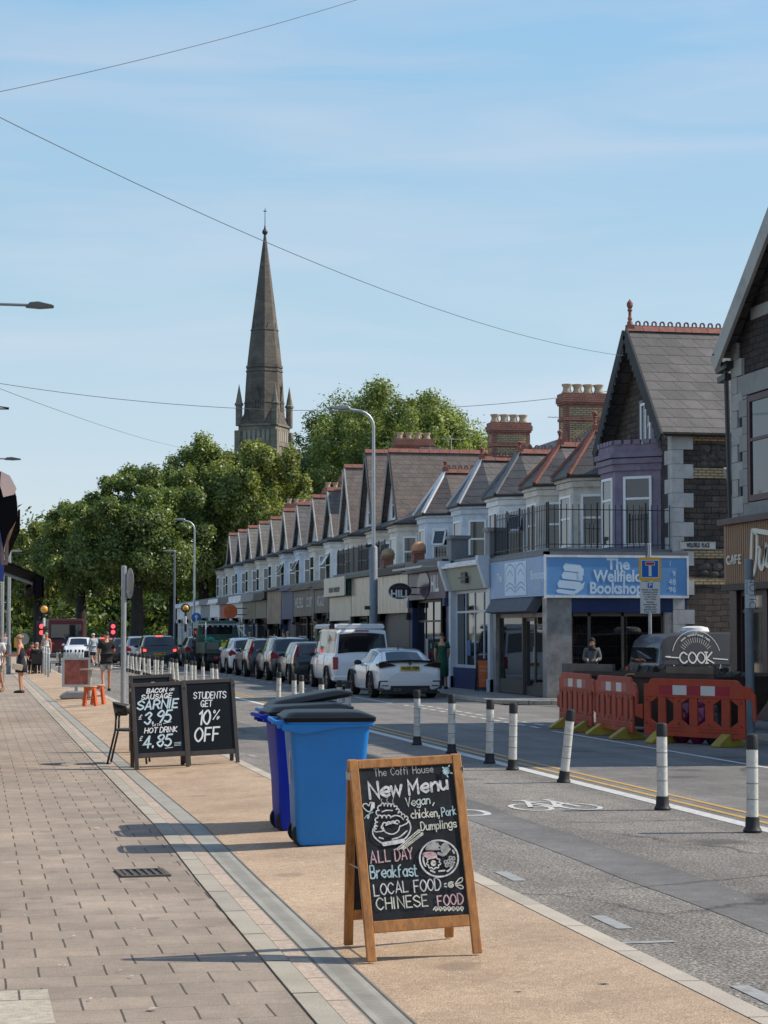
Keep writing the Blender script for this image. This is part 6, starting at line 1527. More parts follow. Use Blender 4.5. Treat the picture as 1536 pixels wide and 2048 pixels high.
for i, chh in enumerate('www.cookfood.net'):
    a = 132-84*i/15; d = Vector((math.cos(R(a)), math.sin(R(a)))); tn = Vector((d.y, -d.x)); p = d*.54
    st += text_strokes(chh, p.x-tn.x*.02, p.y-tn.y*.02, p.x+tn.x*.02, p.y+tn.y*.02, .055, up=(d.x, d.y), gap=0.001 if GL[chh][0] > 1 else 2)
emb(st, .011, 'web_lettering')
# ------------------------------------------------------------------ street furniture
# ---- wands
WWH = M('scuffed white wand plastic', (.62,.61,.56), .5, .1, 5, dirt=(.30,.27,.22), ds=9); WBK = M('black wand rubber', (.016,.016,.018), .6, .2); WRING = M('grey band', (.2,.2,.2), .6)
def wand():
    t = thing('traffic_wand', 'x', 'bollard')
    m = MB(); m.lathe([(.082,0),(.085,.02),(.066,.05),(.062,.135),(.056,.14)], 14); m.build('base', WBK, t, smooth='auto')
    m = MB(); m.lathe([(.054,.135),(.053,.742)], 14, cap=False); p = m.build('post', WWH, t, smooth=True)
    for z in (.29,.43,.57): m = MB(); m.lathe([(.0545,z),(.0548,z+.008)], 14, cap=False); m.build('ring', WRING, p)
    m = MB(); m.lathe([(.056,.735),(.056,.85),(.05,.865),(.03,.872),(0,.873)], 14); m.build('cap', WBK, t, smooth='auto')
    return t
W0 = wand(); GRP = 'black and white wands along the cycle lane'
near = [(834,1490,0,0,'wand with clean cap standing directly right of the bins'),(903,1507,0,1.5,'second wand from the bins, in line with the sports coupe'),(979,1527,0,0,'third wand from the bins, standing just left of a close neighbour'),
        (1025,1540,0,-2.5,'wand close beside its left neighbour, left of the bicycle marking'),(1127,1565,0,-6.5,'wand leaning clearly to the left, beyond the bicycle marking'),(1325,1620,0,0,'upright wand in front of the wide red barrier'),(1505,1665,0,-2,'nearest and largest wand at the right edge')]
for i, (u, v, a, lean, lb) in enumerate(near):
    g = G(u, v, RZ); o = W0 if i == 0 else dup(W0)
    o.location = g; o.rotation_euler = (R(random.Random(i).uniform(-1,1)), R(lean), R(37*i)); o['label'] = 'black and white ' + lb; o['group'] = GRP
mid = [(557,'leftmost of the wands seen just above the open bin lid'),(589,'wand before the dark hatchback, left one of a close pair'),(604,'wand before the dark hatchback, right one of a close pair'),(643,'wand in front of the left rear wheel of the camper van'),(679,'wand behind the open bin lid, left one of a pair'),(697,'wand behind the open bin lid, right one of a pair')]
for i, (u, lb) in enumerate(mid): dup(W0, 'black and white ' + lb, (6.86, Yat(u, 6.86), RZ), group=GRP, rot=(0, R([1,-1,2,0,0,3][i]), R(50*i)))
far = [205,212,219,226,233,241,255,261,267,273.6,278.5,289,295,300,310,315,323,338,348,356,371,383,390,407,426,435.5]
rg = random.Random(3)
for i, u in enumerate(far): dup(W0, 'one of many small black topped white wands in the row before the queueing cars', (6.86 - (.5 if u < 243 else 0), Yat(u, 6.86), RZ), group='far row of wands before the queueing cars', rot=(R(rg.uniform(-3,3)), R(rg.uniform(-5,5)), R(20*i)))
for i, u in enumerate((113,120,127,134,141,150,158,166)): g = G(u, 1332, RZ); dup(W0, 'one of the small wands set across the road before the red bus', g, group='wands across the road by the crossing', rot=(R(rg.uniform(-3,3)), R(rg.uniform(-4,4)), R(20*i)))
# ---- steel bollards on the buff footway
B_ = None
for i, (u, v) in enumerate(((97,1354),(91.5,1350),(87,1347),(84,1344))):
    g = G(u, v, .04); lb = ['nearest of the four steel posts on the buff footway','second of the four steel posts on the buff footway','third of the four steel posts on the buff footway','farthest of the four steel posts on the buff footway'][i]
    if not B_:
        B_ = thing('steel_bollard', lb, 'bollard', g, group='steel posts on the buff footway')
        m = MB(); m.lathe([(.05,-.05),(.05,1.05),(.035,1.08),(0,1.085)], 12); m.build('post', MAT['galv'], B_, smooth='auto'); m = MB(); m.lathe([(.056,.86),(.056,.92)], 12, cap=False); m.build('reflective_band', MAT['white'], B_)
    else: dup(B_, lb, g)

# ---- chalkboards
OAK = STREAKY('varnished oak frame', (.42,.19,.06), (34,34,2.6), .62, 1.28, .42, .4, (.27,.11,.035), 5, .25); SLB = STREAKY('chalk blackboard', (.013,.015,.019), (5,5,2), .6, 1.5, .6, .25, (.042,.046,.052), 3.5); BROWNF = M('dark brown stained frame', (.055,.043,.038), .5, .2, 9); SLB2 = M('dark blue chalkboard', (.006,.010,.015), .6, .2, spec=.2)
def aboard(label, loc, rz, w, h, splay, fm, pm, roll=0.0, rails=(.035, .13), stile=.055, gap=(.055,.2), name='pavement_board', back=True, single=False):
    """hinged sandwich board; local x along the width, -y is the front"""
    t = thing(name, label, 'pavement sign', loc)
    t.rotation_euler = Euler((0, roll, rz), 'XYZ'); a = math.atan(splay/2/h); front = None
    for k, s in enumerate((-1, 1)):
        # leaf frame: origin at foot centre, up along the tilted leaf
        o = Vector((0, s*splay/2, 0)); up = Vector((0, -s*math.sin(a), math.cos(a))); L = h/math.cos(a); n = Vector((0, s*math.cos(a), math.sin(a))); ax = Vector((1,0,0))
        m = MB(); th = .026
        fr = (o-n*.0, ax, up, n)
        for x in (-1, 1): m.prism([(x*w/2,0),(x*(w/2-stile),0),(x*(w/2-stile),L),(x*w/2,L)], fr, th)
        fo = m.build('frame', fm, t, bevel=.004)
        m = MB(); fr2 = (o-n*.0+n*.002, ax, up, n)
        m.prism([(-w/2+stile,L-gap[0]),(w/2-stile,L-gap[0]),(w/2-stile,L-.004),(-w/2+stile,L-.004)], fr2, th-.004); m.prism([(-w/2+stile,gap[1]-.06),(w/2-stile,gap[1]-.06),(w/2-stile,gap[1]),(-w/2+stile,gap[1])], fr2, th-.004)
        m.build('rail', fm, fo, bevel=.003)
        m = MB(); m.prism([(-w/2+stile,gap[1]),(w/2-stile,gap[1]),(w/2-stile,L-gap[0]),(-w/2+stile,L-gap[0])], (o+n*.006, ax, up, n), .01); pn = m.build('panel', pm, t)
        if s == -1: front = (pn, o+n*.0166, up, n, L, gap)
    m = MB()
    for x in (-1, 1): m.box(x*w/2+x*.001, -.05, h-.1, x*w/2+x*.004, .05, h-.06); m.obox((x*(w/2-.02), -splay/2*.55, h*.45), (x*(w/2-.02), splay/2*.55, h*.45), .006, .006)
    m.build('hinge', MAT['galv'], t)
    return t, front
def draw(front, polys, wd, mat, name, inv, w, stile):
    """chalk strokes given in surveyed board coordinates; inv maps them to (s,t) in 0..1 across and down the panel"""
    pn, o, up, n, L, gap = front; W = w-2*stile; Hh = L-gap[0]-gap[1]
    def fn(p): s, q = inv(p[0], p[1]); return Vector((-W/2+s*W, gap[1]+(1-q)*Hh))
    draw.z += .0004; m = ribbons(polys, wd, draw.z, fn); m.v = [tuple(o+Vector((1,0,0))*x+up*y+n*(z)) for x, y, z in m.v]
    return m.build(name, mat, pn, recalc=False)
def quad_inv(tl, tr, br, bl):
    def inv(x, y):
        s = q = .5
        for _ in range(12):
            P = [tl[i]*(1-s)*(1-q)+tr[i]*s*(1-q)+br[i]*s*q+bl[i]*(1-s)*q for i in (0,1)]
            ds = [(tr[i]-tl[i])*(1-q)+(br[i]-bl[i])*q for i in (0,1)]; dq = [(bl[i]-tl[i])*(1-s)+(br[i]-tr[i])*s for i in (0,1)]
            e = (x-P[0], y-P[1]); det = ds[0]*dq[1]-ds[1]*dq[0]
            s += (e[0]*dq[1]-e[1]*dq[0])/det; q += (ds[0]*e[1]-ds[1]*e[0])/det
        return s, q
    return inv
def chalk(name, c, rough_=.9):
    m, nt, p, out = _new(name); n = _noise(nt, 240, 3, .8); n2 = _noise(nt, 30, 4, .7)
    r = _ramp(nt, n.outputs['Fac'], [(.32, sc(c,.5)), (.58, c)]); r2 = _ramp(nt, n2.outputs['Fac'], [(.34, .55), (.6, 1.0)])
    nt.links.new(_mix(nt, 1.0, r.outputs[0], r2.outputs[0], 'MULTIPLY'), p.inputs['Base Color']); p.inputs['Roughness'].default_value = rough_; return m
CW, CGY, CPK, CBL, CYL, CGN = chalk('white chalk', (.85,.85,.85)), chalk('grey chalk', (.5,.5,.48)), chalk('pink chalk', (.80,.52,.55)), chalk('pale blue chalk', (.55,.76,.82)), chalk('pale yellow chalk', (.82,.82,.70)), chalk('pale green chalk', (.74,.82,.76))
fl, frr = G(733,1925,0.01), G(957,1908,.03)
bw = .62; bh = 1.025; sp = .56
brz = -YAW + R(13); wd = Vector((math.cos(brz), math.sin(brz), 0)); dd = Vector((-math.sin(brz), math.cos(brz), 0))
base = fl + wd*(bw/2) + dd*(sp/2); base.z = .022
t, fr = aboard('oak framed chalkboard with a hand drawn new menu, nearest on the buff footway', base, brz, bw, bh, sp, OAK, SLB, roll=R(-2.3), stile=.05, gap=(.05,.205))
ci = quad_inv((130,240),(1255,185),(1420,1790),(265,1860)); rn = random.Random(7); draw.z = 0.0
D_ = lambda pol, wd_, mat, nm: draw(fr, pol, wd_, mat, nm, ci, bw, .05)
tx = lambda s, x0, y0, x1, y1, h, j=.3, **k: text_strokes(s, x0, y0, x1, y1, h, rn, up=(-.10,-1), jit=j, **k)
D_(tx('The Coffi House', 320, 322, 1020, 280, 82), 0.0043, CGY, 'lettering')
D_(tx('New', 262, 560, 645, 515, 160), 0.0148, CW, 'lettering'); D_(tx('Menu', 735, 520, 1190, 458, 150), 0.0137, CW, 'lettering')
D_(tx('Vegan', 690, 650, 980, 615, 92), 0.0059, CGN, 'lettering'); D_(tx(',', 1010, 618, 1030, 616, 92), 0.0059, CGN, 'lettering')
D_(tx('chicken,', 752, 775, 1085, 755, 90), 0.0062, CYL, 'lettering'); D_(tx('Pork', 1118, 755, 1285, 735, 88), 0.0059, CBL, 'lettering')
D_(tx('Dumplings', 865, 905, 1290, 870, 90), 0.0059, CYL, 'lettering')
D_(tx('ALL', 258, 1250, 485, 1228, 125), 0.0070, CPK, 'lettering'); D_(tx('DAY', 548, 1225, 760, 1200, 118), 0.0070, CPK, 'lettering')
D_(tx('Breakfast', 250, 1410, 812, 1385, 128), 0.0074, CBL, 'lettering')
D_(tx('LOCAL', 292, 1595, 690, 1550, 115), 0.0066, CW, 'lettering'); D_(tx('FOOD', 768, 1558, 1085, 1530, 120), 0.0066, CW, 'lettering')
D_(tx('CHINESE', 318, 1738, 925, 1700, 118), 0.0070, CYL, 'lettering'); D_(tx('FOOD', 1050, 1705, 1350, 1680, 108), 0.0070, CPK, 'lettering')
V2 = lambda *p: [Vector(q) for q in p]
cir = lambda x, y, r, n=20, e=1.0, a0=0, a1=360: [Vector((x+r*math.cos(R(a0+(a1-a0)*i/n)), y+r*e*math.sin(R(a0+(a1-a0)*i/n)))) for i in range(n+1)]
def scallop(x0, y0, x1, y1, n, r):
    out = []; d = Vector((x1-x0, y1-y0))/n; nr = Vector((d.y, -d.x)).normalized()
    for i in range(n):
        a = Vector((x0,y0))+d*i; out.append([a+d*(.5-.5*math.cos(R(180*k/8)))+nr*r*math.sin(R(180*k/8)) for k in range(9)])
    return out
D_(scallop(345,740,385,640,2,28)+scallop(385,640,545,650,4,30)+scallop(545,650,590,710,2,26)+[crom(V2((400,705),(450,690),(520,692)))]+scallop(590,720,700,790,3,26)+scallop(340,860,345,770,2,30)+scallop(345,770,500,770,3,28)
   +[crom(V2((505,760),(560,745),(620,760),(650,790)))]+scallop(410,890,400,850,1,20)+scallop(400,850,600,820,4,26)+[crom(V2((405,870),(430,920),(510,945),(580,915),(610,855))), crom(V2((440,850),(510,825),(580,835)))]
   +scallop(325,920,325,850,2,24)+[crom(V2((325,920),(380,915),(420,905))), crom(V2((620,860),(690,830),(715,800)))], .0065, CW, 'dumplings_drawing')
D_([crom(V2((325,850),(285,900),(300,970),(400,1040),(560,1045),(680,980),(735,890),(720,815),(690,790))), crom(V2((515,998),(600,975),(690,910))), V2((360,980),(405,992))], .0075, CW, 'bowl_drawing')
D_([(V2((415,1050),(640,1015)), .022)], .02, CW, 'bowl_foot_drawing')
D_([crom(V2((398,568),(390,590),(402,610),(392,635))), crom(V2((465,560),(455,585),(470,605),(460,630))), crom(V2((535,565),(525,595),(540,620),(535,645)))], .004, CGY, 'steam_drawing')
D_([crom(V2((178,660),(178,625),(215,618),(240,640),(262,605),(300,615),(300,650),(245,705),(178,660)))], .006, CYL, 'heart_drawing'); D_([V2((282,620),(270,690)), V2((300,612),(300,660))], .010, CW, 'heart_shine_drawing')
D_([crom(V2((188,775),(215,745),(240,740),(235,775),(222,765),(250,725),(290,710)))], .005, CBL, 'curl_drawing')
D_([V2((570,1100),(830,900)), V2((590,1108),(845,915)), cir(832,915,14), V2((620,1100),(870,935)), V2((640,1108),(875,950)), cir(868,945,12)], .006, CYL, 'chopsticks_drawing')
D_([cir(1068,1205,232,36,.83), cir(1068,1205,190,36,.83,15,60), cir(1068,1205,190,36,.83,150,200)], .009, CW, 'plate_drawing')
D_([crom(V2((915,1105),(950,1050),(1010,1030),(1060,1060),(1095,1105),(915,1110)))]+[V2((930+i*16,1100),(975+i*10,1045)) for i in range(9)], .008, CGY, 'rice_drawing')
D_([crom(V2((1110,1130),(1110,1080),(1150,1050),(1175,1085),(1130,1150)))]+[V2((1115+i*14,1170-i*6),(1185+i*5,1110-i*3)) for i in range(3)]+[V2((1060,1150),(1110,1170)),V2((1120,1100),(1160,1070))], .015, CGY, 'sausage_drawing')
D_([cir(1180+a,1235+b,16,10) for a, b in ((0,0),(38,-8),(-35,8),(15,38),(50,30),(-22,42),(62,-30),(25,-35))], .007, CGY, 'beans_drawing')
D_([crom(V2((880,1165),(930,1145),(1010,1150),(1030,1185),(960,1200),(880,1165))), V2((900,1170),(1010,1175)), V2((920,1185),(1000,1160))], .011, CPK, 'bacon_drawing')
D_([[Vector((1000+(78+9*math.sin(R(a*9)))*math.cos(R(a)), 1250+(62+8*math.sin(R(a*9)))*math.sin(R(a)))) for a in range(0,361,8)]], .006, CW, 'egg_drawing'); D_([cir(998,1255,20,12), cir(998,1255,8,8)], .012, CYL, 'yolk_drawing')
D_([V2((965,1332),(1010,1352)), V2((1065,1340),(1130,1334)), V2((1235,1120),(1250,1150))], .009, CW, 'plate_shine_drawing')
D_([V2((1170+38*math.cos(R(a)),270+38*math.sin(R(a))),(1170-38*math.cos(R(a)),270-38*math.sin(R(a)))) for a in (0,36,72,108,144)]+[V2((1200,225),(1210,210)), V2((1225,290),(1245,296)), V2((1180,320),(1192,335)), V2((1130,230),(1142,240))], .007, CBL, 'star_drawing')
D_([[Vector((1205+(8+i*1.7)*math.cos(R(i*35)), 1485+(8+i*1.4)*math.sin(R(i*35)))) for i in range(20)], crom(V2((1255,1475),(1300,1425),(1340,1410),(1335,1450),(1255,1480))), crom(V2((1260,1490),(1330,1490),(1350,1515),(1320,1525),(1265,1495))), V2((1125,1475),(1145,1470)), V2((1125,1500),(1150,1505))], .006, CYL, 'swirl_drawing')
lp = []
for i in range(7): lp += V2((985+i*52,1745),(1010+i*52,1715),(1035+i*52,1725),(1018+i*52,1755),(1008+i*52,1735))
D_([crom(lp, 4)], .0055, CYL, 'squiggle_drawing')

# ---- sarnie and student boards, third board behind
def pboard(u0, v0, u1, v1, vtop, label, sp, roll=R(-2.3), yaw=R(15)):
    ang = -YAW+yaw; g0 = G((u0+u1)/2, (v0+v1)/2, .015); D = g0.x*math.sin(YAW)+g0.y*math.cos(YAW); w = (u1-u0)*D/FPX/math.cos(yaw)
    d = Vector((-math.sin(ang), math.cos(ang), 0)); mid_ = g0 + d*(sp/2); mid_.z = .02; h = CAMZ - mid_.z + (HZ-vtop)*(D+sp/2)/FPX
    t, f = aboard(label, mid_, ang, w, h, sp, BROWNF, SLB2, stile=.05, gap=(.05,.2), roll=roll); return t, f, w
t2, f2, w2 = pboard(272,1541,378,1534,1364,'dark framed chalkboard offering bacon or sausage sarnie prices',.40)
s2 = lambda x, y: (200+x/4.267, 1330+y/4.267)
ci2 = quad_inv((275,188),(668,160),(720,770),(330,800)); draw.z = 0.0
BW_ = M('white paint pen', (.82,.84,.84), .7, .04); BB_ = M('pale blue paint pen', (.58,.72,.78), .7, .15, 14)
D2 = lambda pol, wd_, mat, nm='lettering': draw(f2, pol, wd_, mat, nm, ci2, w2, .05)
tz_ = lambda s, x0, y0, x1, y1, h, sl=.12, **k: text_strokes(s, x0, y0, x1, y1, h, random.Random(len(s)), up=(0,-1), jit=.25, slant=sl, **k)
D2(tz_('BACON', 380, 243, 545, 228, 38), .0125, BW_); D2(tz_('OR', 572, 218, 610, 214, 22), .006, BW_); D2(tz_('SAUSAGE', 338, 303, 590, 280, 42), .0125, BW_)
D2(tz_('SARNIE', 305, 398, 640, 368, 78), .021, BB_); D2(tz_('3.95', 372, 530, 590, 498, 104), .022, BB_); D2(tz_('£', 322, 486, 345, 483, 38), .007, BW_); D2([V2((530,520),(595,503))], .007, BW_)
D2(tz_('WITH', 436, 548, 512, 542, 20), .005, BW_); D2(tz_('HOT', 375, 612, 480, 605, 46), .012, BW_); D2(tz_('DRINK', 502, 604, 645, 592, 46), .012, BW_)
D2(tz_('4.85', 370, 748, 598, 722, 104), .022, BB_); D2(tz_('£', 335, 682, 357, 680, 38), .007, BW_); D2([V2((552,748),(615,738))], .007, BW_)
for k in range(3): D2([V2((628,697+k*13),(682,690+k*13))], .006, BB_, 'small_print')
t3, f3, w3 = pboard(376,1536,478,1529,1358,'dark framed chalkboard promising students ten percent off',.40)
ci3 = quad_inv((745,155),(1130,125),(1150,745),(775,772)); draw.z = 0.0
D3 = lambda pol, wd_, mat, nm='lettering': draw(f3, pol, wd_, mat, nm, ci3, w3, .05)
D3(tz_('STUDENTS', 808, 290, 1085, 275, 60), .012, BW_); D3(tz_('GET', 870, 362, 965, 356, 58), .012, BW_)
D3(tz_('10', 848, 528, 940, 520, 124), .023, BW_); D3(tz_('%', 972, 478, 1022, 474, 84), .012, BW_); D3(tz_('OFF', 815, 682, 1015, 668, 122), .023, BW_)
g = G(262,1508,.02); g2 = G(352,1500,.03)
t4, f4, w4 = pboard(268,1508,352,1500,1349,'dark framed chalkboard with a yellow drawing, half hidden behind the sarnie board',.40)
ci4 = quad_inv((0,0),(100,0),(100,150),(0,150)); draw.z = 0.0
draw(f4, [(crom(V2((38,30),(44,16),(58,12),(68,24),(64,34))), .02)], .03, M('yellow paint pen', (.55,.50,.16), .7), 'drawing', ci4, w4, .05)

# ---- orange A-sign by the cook shop
oa = G(974,1383,FPZ)
t5, f5 = aboard('orange faced black pavement sign outside the sage fronted shop', (oa.x, oa.y+.25, FPZ), -YAW+R(6), .50, .93, .5, MAT['black'], ORNG, stile=.045, gap=(.05,.12))
pn, o, up, n, L, gap = f5
for (s, z, sz) in (('READY', .72, .1), ('MEALS', .6, .1), ('COOK', .32, .07)):
    b = btext(s, sz, M('pale orange lettering', (.75,.38,.2), .6), 'lettering', pn, tuple(o+up*z+n*.001), (R(90)-math.atan(.25/.93), 0, 0), ex=.0008)

# ---- forecourt sign with water base, stools, cafe table, chair
g = G(152,1397,.03)
t = thing('forecourt_sign', 'red poster sign on a grey water filled base behind the orange stools', 'pavement sign', g, rz=-YAW+R(12))
m = MB(); m.prism([(-.42,0),(.42,0),(.40,.08),(.22,.19),(-.22,.19),(-.40,.08)], ((0,-.28,0),(1,0,0),(0,0,1),(0,1,0)), .56); m.build('base', M('grey plastic base', (.22,.23,.25), .5, .1), t, bevel=.03)
m = MB(); m.box(-.04,-.02,.19,.04,.02,.32); m.box(-.36,-.03,.30,-.30,.03,1.05); m.box(.30,-.03,.30,.36,.03,1.05); m.box(-.30,-.03,.30,.30,.03,.36); m.box(-.30,-.03,.99,.30,.03,1.05); m.build('frame', MAT['galv'], t)
m = MB(); m.box(-.3,-.018,.36,.3,.018,.99); m.build('poster', M('red brown poster', (.25,.07,.05), .4, .55, 5), t)
ORP = M('orange stool plastic', (.62,.11,.03), .45, .08)
def stool(label, loc):
    t = thing('stool', label, 'stool', loc, group='orange stools beside the buff footway kerb')
    m = MB(); m.lathe([(.15,.43),(.165,.44),(.165,.455),(.15,.465),(0,.465)], 18); m.build('seat', M('pale stool seat', (.5,.36,.26), .5, .1), t, smooth='auto')
    for k in range(4):
        a = R(45+90*k); m = MB(); m.obox((.12*math.cos(a),.12*math.sin(a),.435),(.19*math.cos(a),.19*math.sin(a),0),.07,.05); m.build('leg', ORP, t)
    m = MB(); m.lathe([(.145,.36),(.15,.43)], 18, cap=False); m.lathe([(.16,.19),(.162,.21)], 18, cap=False); m.build('apron', ORP, t); return t
g = G(180,1412,.03); stool('front orange stool of the pair under the small round table', g)
g = G(196,1409,.035); stool('right orange stool of the pair under the small round table', g)
g = G(179,1400,.03); t = thing('cafe_table', 'small round topped pedestal table standing above the orange stools', 'table', g)
m = MB(); m.lathe([(.25,.75),(.255,.765),(.25,.78),(0,.78)], 20); m.build('tabletop', M('pale table top', (.45,.33,.25), .5, .15), t); m = MB(); m.lathe([(.05,.02),(.05,.75)], 10); m.build('pedestal', M('pale pedestal', (.42,.38,.33), .5), t); m = MB(); m.lathe([(.2,0),(.2,.02),(.05,.04)], 16); m.build('base', MAT['grey'], t)
# bistro chair: facing right, seen from behind-left
BCH = M('black woven plastic', (.02,.02,.021), .45, .25)
g = G(252,1529,.012); t = thing('bistro_chair', 'black bistro chair tucked behind the sarnie chalkboard', 'chair', (g.x+.1, g.y+.28, .012), rz=R(-100)-YAW*.0)
m = MB(); n = 12
for i in range(n+1):
    a = R(-75+150*i/n); x, y = .27*math.sin(a), -.25*math.cos(a)+.02
    for (k, z) in ((1.0,.60+.03*abs(math.sin(a))),(1.06,.70),(1.12,.80-.05*abs(math.sin(a))**2)): m.v.append((x*k, y*k-.03*(z-.6), z))
for i in range(n):
    for k in range(2): m.f.append((i*3+k,(i+1)*3+k,(i+1)*3+k+1,i*3+k+1)); m.mi.append(0)
b = m.build('backrest', BCH, t, smooth=True); b.modifiers.new('s','SOLIDIFY').thickness = .018
m = MB(); m.lathe([(.0,.455),(.2,.452),(.235,.445),(.24,.43),(.2,.42),(0,.42)], 20); m.build('seat', BCH, t, smooth='auto')
for (sx, y0, y1, top) in ((-1,-.2,-.3,.66),(1,-.2,-.3,.66),(-1,.17,.21,.45),(1,.17,.21,.45)):
    m = MB(); m.tube([(sx*.19,y0*.95,top),(sx*.2,y0,.44),(sx*.225,y1,0)], .014, 8); m.build('leg', MAT['black'], t, smooth=True)

# ---- wheelie bins
BLUEB = M('bright blue bin plastic', (.002,.19,.58), .45, .06, 1.5, dirt=(.008,.12,.40), ds=2.2); NAVB = M('dark blue bin plastic', (.004,.03,.44), .5, .08, 1.5, spec=.2, dirt=(.02,.022,.17), ds=2.2); LID = M('black bin lid', (.008,.009,.010), .38, .2, 3, bump=.05, bs=8, spec=.16)
def wheelie(label, loc, rz, mat, lid_open=0, roll=0):
    """local +x is the front, handle and wheels at -x; side panel faces -y"""
    t = thing('wheelie_bin', label, 'bin', loc, rot=(roll, 0, rz), group='wheelie bins on the buff footway')
    m = MB()
    def ring(x0, x1, hy, z, r, k=5):
        P = []
        for (cx, cy, a0) in ((x1-r,hy-r,0),(x0+r,hy-r,90),(x0+r,-hy+r,180),(x1-r,-hy+r,270)):
            for i in range(k+1): a = R(a0+90*i/k); P.append((cx+r*math.cos(a), cy+r*math.sin(a), z))
        return P
    rings = [ring(-.23,.25,.19,.02,.05), ring(-.245,.265,.2,.06,.05), ring(-.26,.29,.23,.45,.05), ring(-.30,.335,.265,.93,.05), ring(-.305,.34,.268,.96,.05), ring(-.345,.37,.295,.965,.06), ring(-.345,.37,.295,1.01,.06), ring(-.32,.345,.27,1.012,.05)]
    N = len(rings[0])
    for r in rings: m.v += r
    for i in range(len(rings)-1):
        for k in range(N): m.f.append((i*N+k, i*N+(k+1)%N, (i+1)*N+(k+1)%N, (i+1)*N+k)); m.mi.append(0)
    m.f.append(tuple(reversed(range(N)))); m.mi.append(0)
    e = (len(rings)-1)*N; m.f.append(tuple(e+k for k in range(N))); m.mi.append(0)
    m.build('body', mat, t, smooth='auto')
    # swept collar under the rim along each side
    for s in (-1, 1):
        m = MB(); m.prism([(-.37,.935),(-.2,.905),(.1,.955),(.36,.965),(.36,.985),(-.37,.985)], ((0,s*.272,0),(1,0,0),(0,0,1),(0,s,0)), .028); m.build('collar', mat, t, bevel=.006)
    m = MB(); m.tube([(-.34,-.25,.975),(-.42,-.24,1.0),(-.43,-.1,1.005),(-.43,.1,1.005),(-.42,.24,1.0),(-.34,.25,.975)], .018, 8); m.box(-.40,-.26,.95,-.33,-.2,1.01); m.box(-.40,.2,.95,-.33,.26,1.01); m.build('handle', mat, t, smooth='auto')
    m = MB(); m.tube([(-.175,-.17,.1),(-.175,.17,.1)], .012, 6); ax = m.build('axle', MAT['galv'], t)
    for s in (-1, 1):
        m = MB(); m.lathe([(.03,-.025),(.098,-.03),(.102,0),(.098,.03),(.03,.025)], 18, (-.175,s*.15,.102), 'y'); m.build('wheel', MAT['rubber'], t, smooth='auto')
    # lid with domed top, overhanging front
    m = MB()
    lr = [ring(-.352,.382,.303,.998,.06), ring(-.358,.388,.308,1.03,.06), ring(-.335,.37,.285,1.042,.06), ring(-.31,.30,.25,1.066,.07), ring(-.26,.22,.19,1.075,.07)]
    for r in lr: m.v += [(x+.375, y, z-1.02) for x, y, z in r]
    for i in range(len(lr)-1):
        for k in range(N): m.f.append((i*N+k, i*N+(k+1)%N, (i+1)*N+(k+1)%N, (i+1)*N+k)); m.mi.append(0)
    m.f.append(tuple(reversed(range(N)))); m.mi.append(0); e = (len(lr)-1)*N; m.f.append(tuple(e+k for k in range(N))); m.mi.append(0)
    m.build('lid', LID, t, loc=(-.375,0,1.022), rot=(0, -R(lid_open), 0), smooth='auto')
    return t
gA = G(640,1696,.02); rzb = -YAW + R(9)
A = wheelie('bright blue wheelie bin with closed black lid, in front of the other two bins', (gA.x+.07, gA.y+.24, .02), rzb, BLUEB, 0, R(1.2))
gB = G(560,1668,.01)
Bn = wheelie('dark navy blue wheelie bin with its lid propped slightly open', (gB.x+.25, gB.y+.26, .008), rzb+R(4), NAVB, 3)
Cn = wheelie('bright blue wheelie bin with its lid raised over rubbish, behind the other two', (gA.x+.22, gA.y+2.0, .03), rzb+R(2), BLUEB, 10)
m = MB(); rg = random.Random(2)
for k in range(7): m.ell((rg.uniform(-.2,.25), rg.uniform(-.15,.15), 1.0+rg.uniform(-.02,.05)), (.1,.09,.06), 8, 5)
tag(m.build('rubbish_bag', M('black and white rubbish bags', (.05,.05,.05), .3, .9, 7, dirt=(.5,.48,.5), ds=5), None, tuple(Cn.location), smooth=True), 'rubbish bags bulging under the raised lid of the rear bin', 'rubbish')
m = MB(); m.prism([(-.02,0),(.02,0),(.02,.26),(-.02,.26)], ((-.284,-.08,.5),(0,1,0),(0,0,1),(-1,0,0)), .002); m.build('sticker', M('white red sticker', (.6,.45,.45), .5, .5, 30), A)
btext('CARDIFF', .055, M('pale moulded letters', (.22,.24,.5), .5), 'lettering', Bn, (0.02,-.262,.62), FACE_Y, ex=.002)

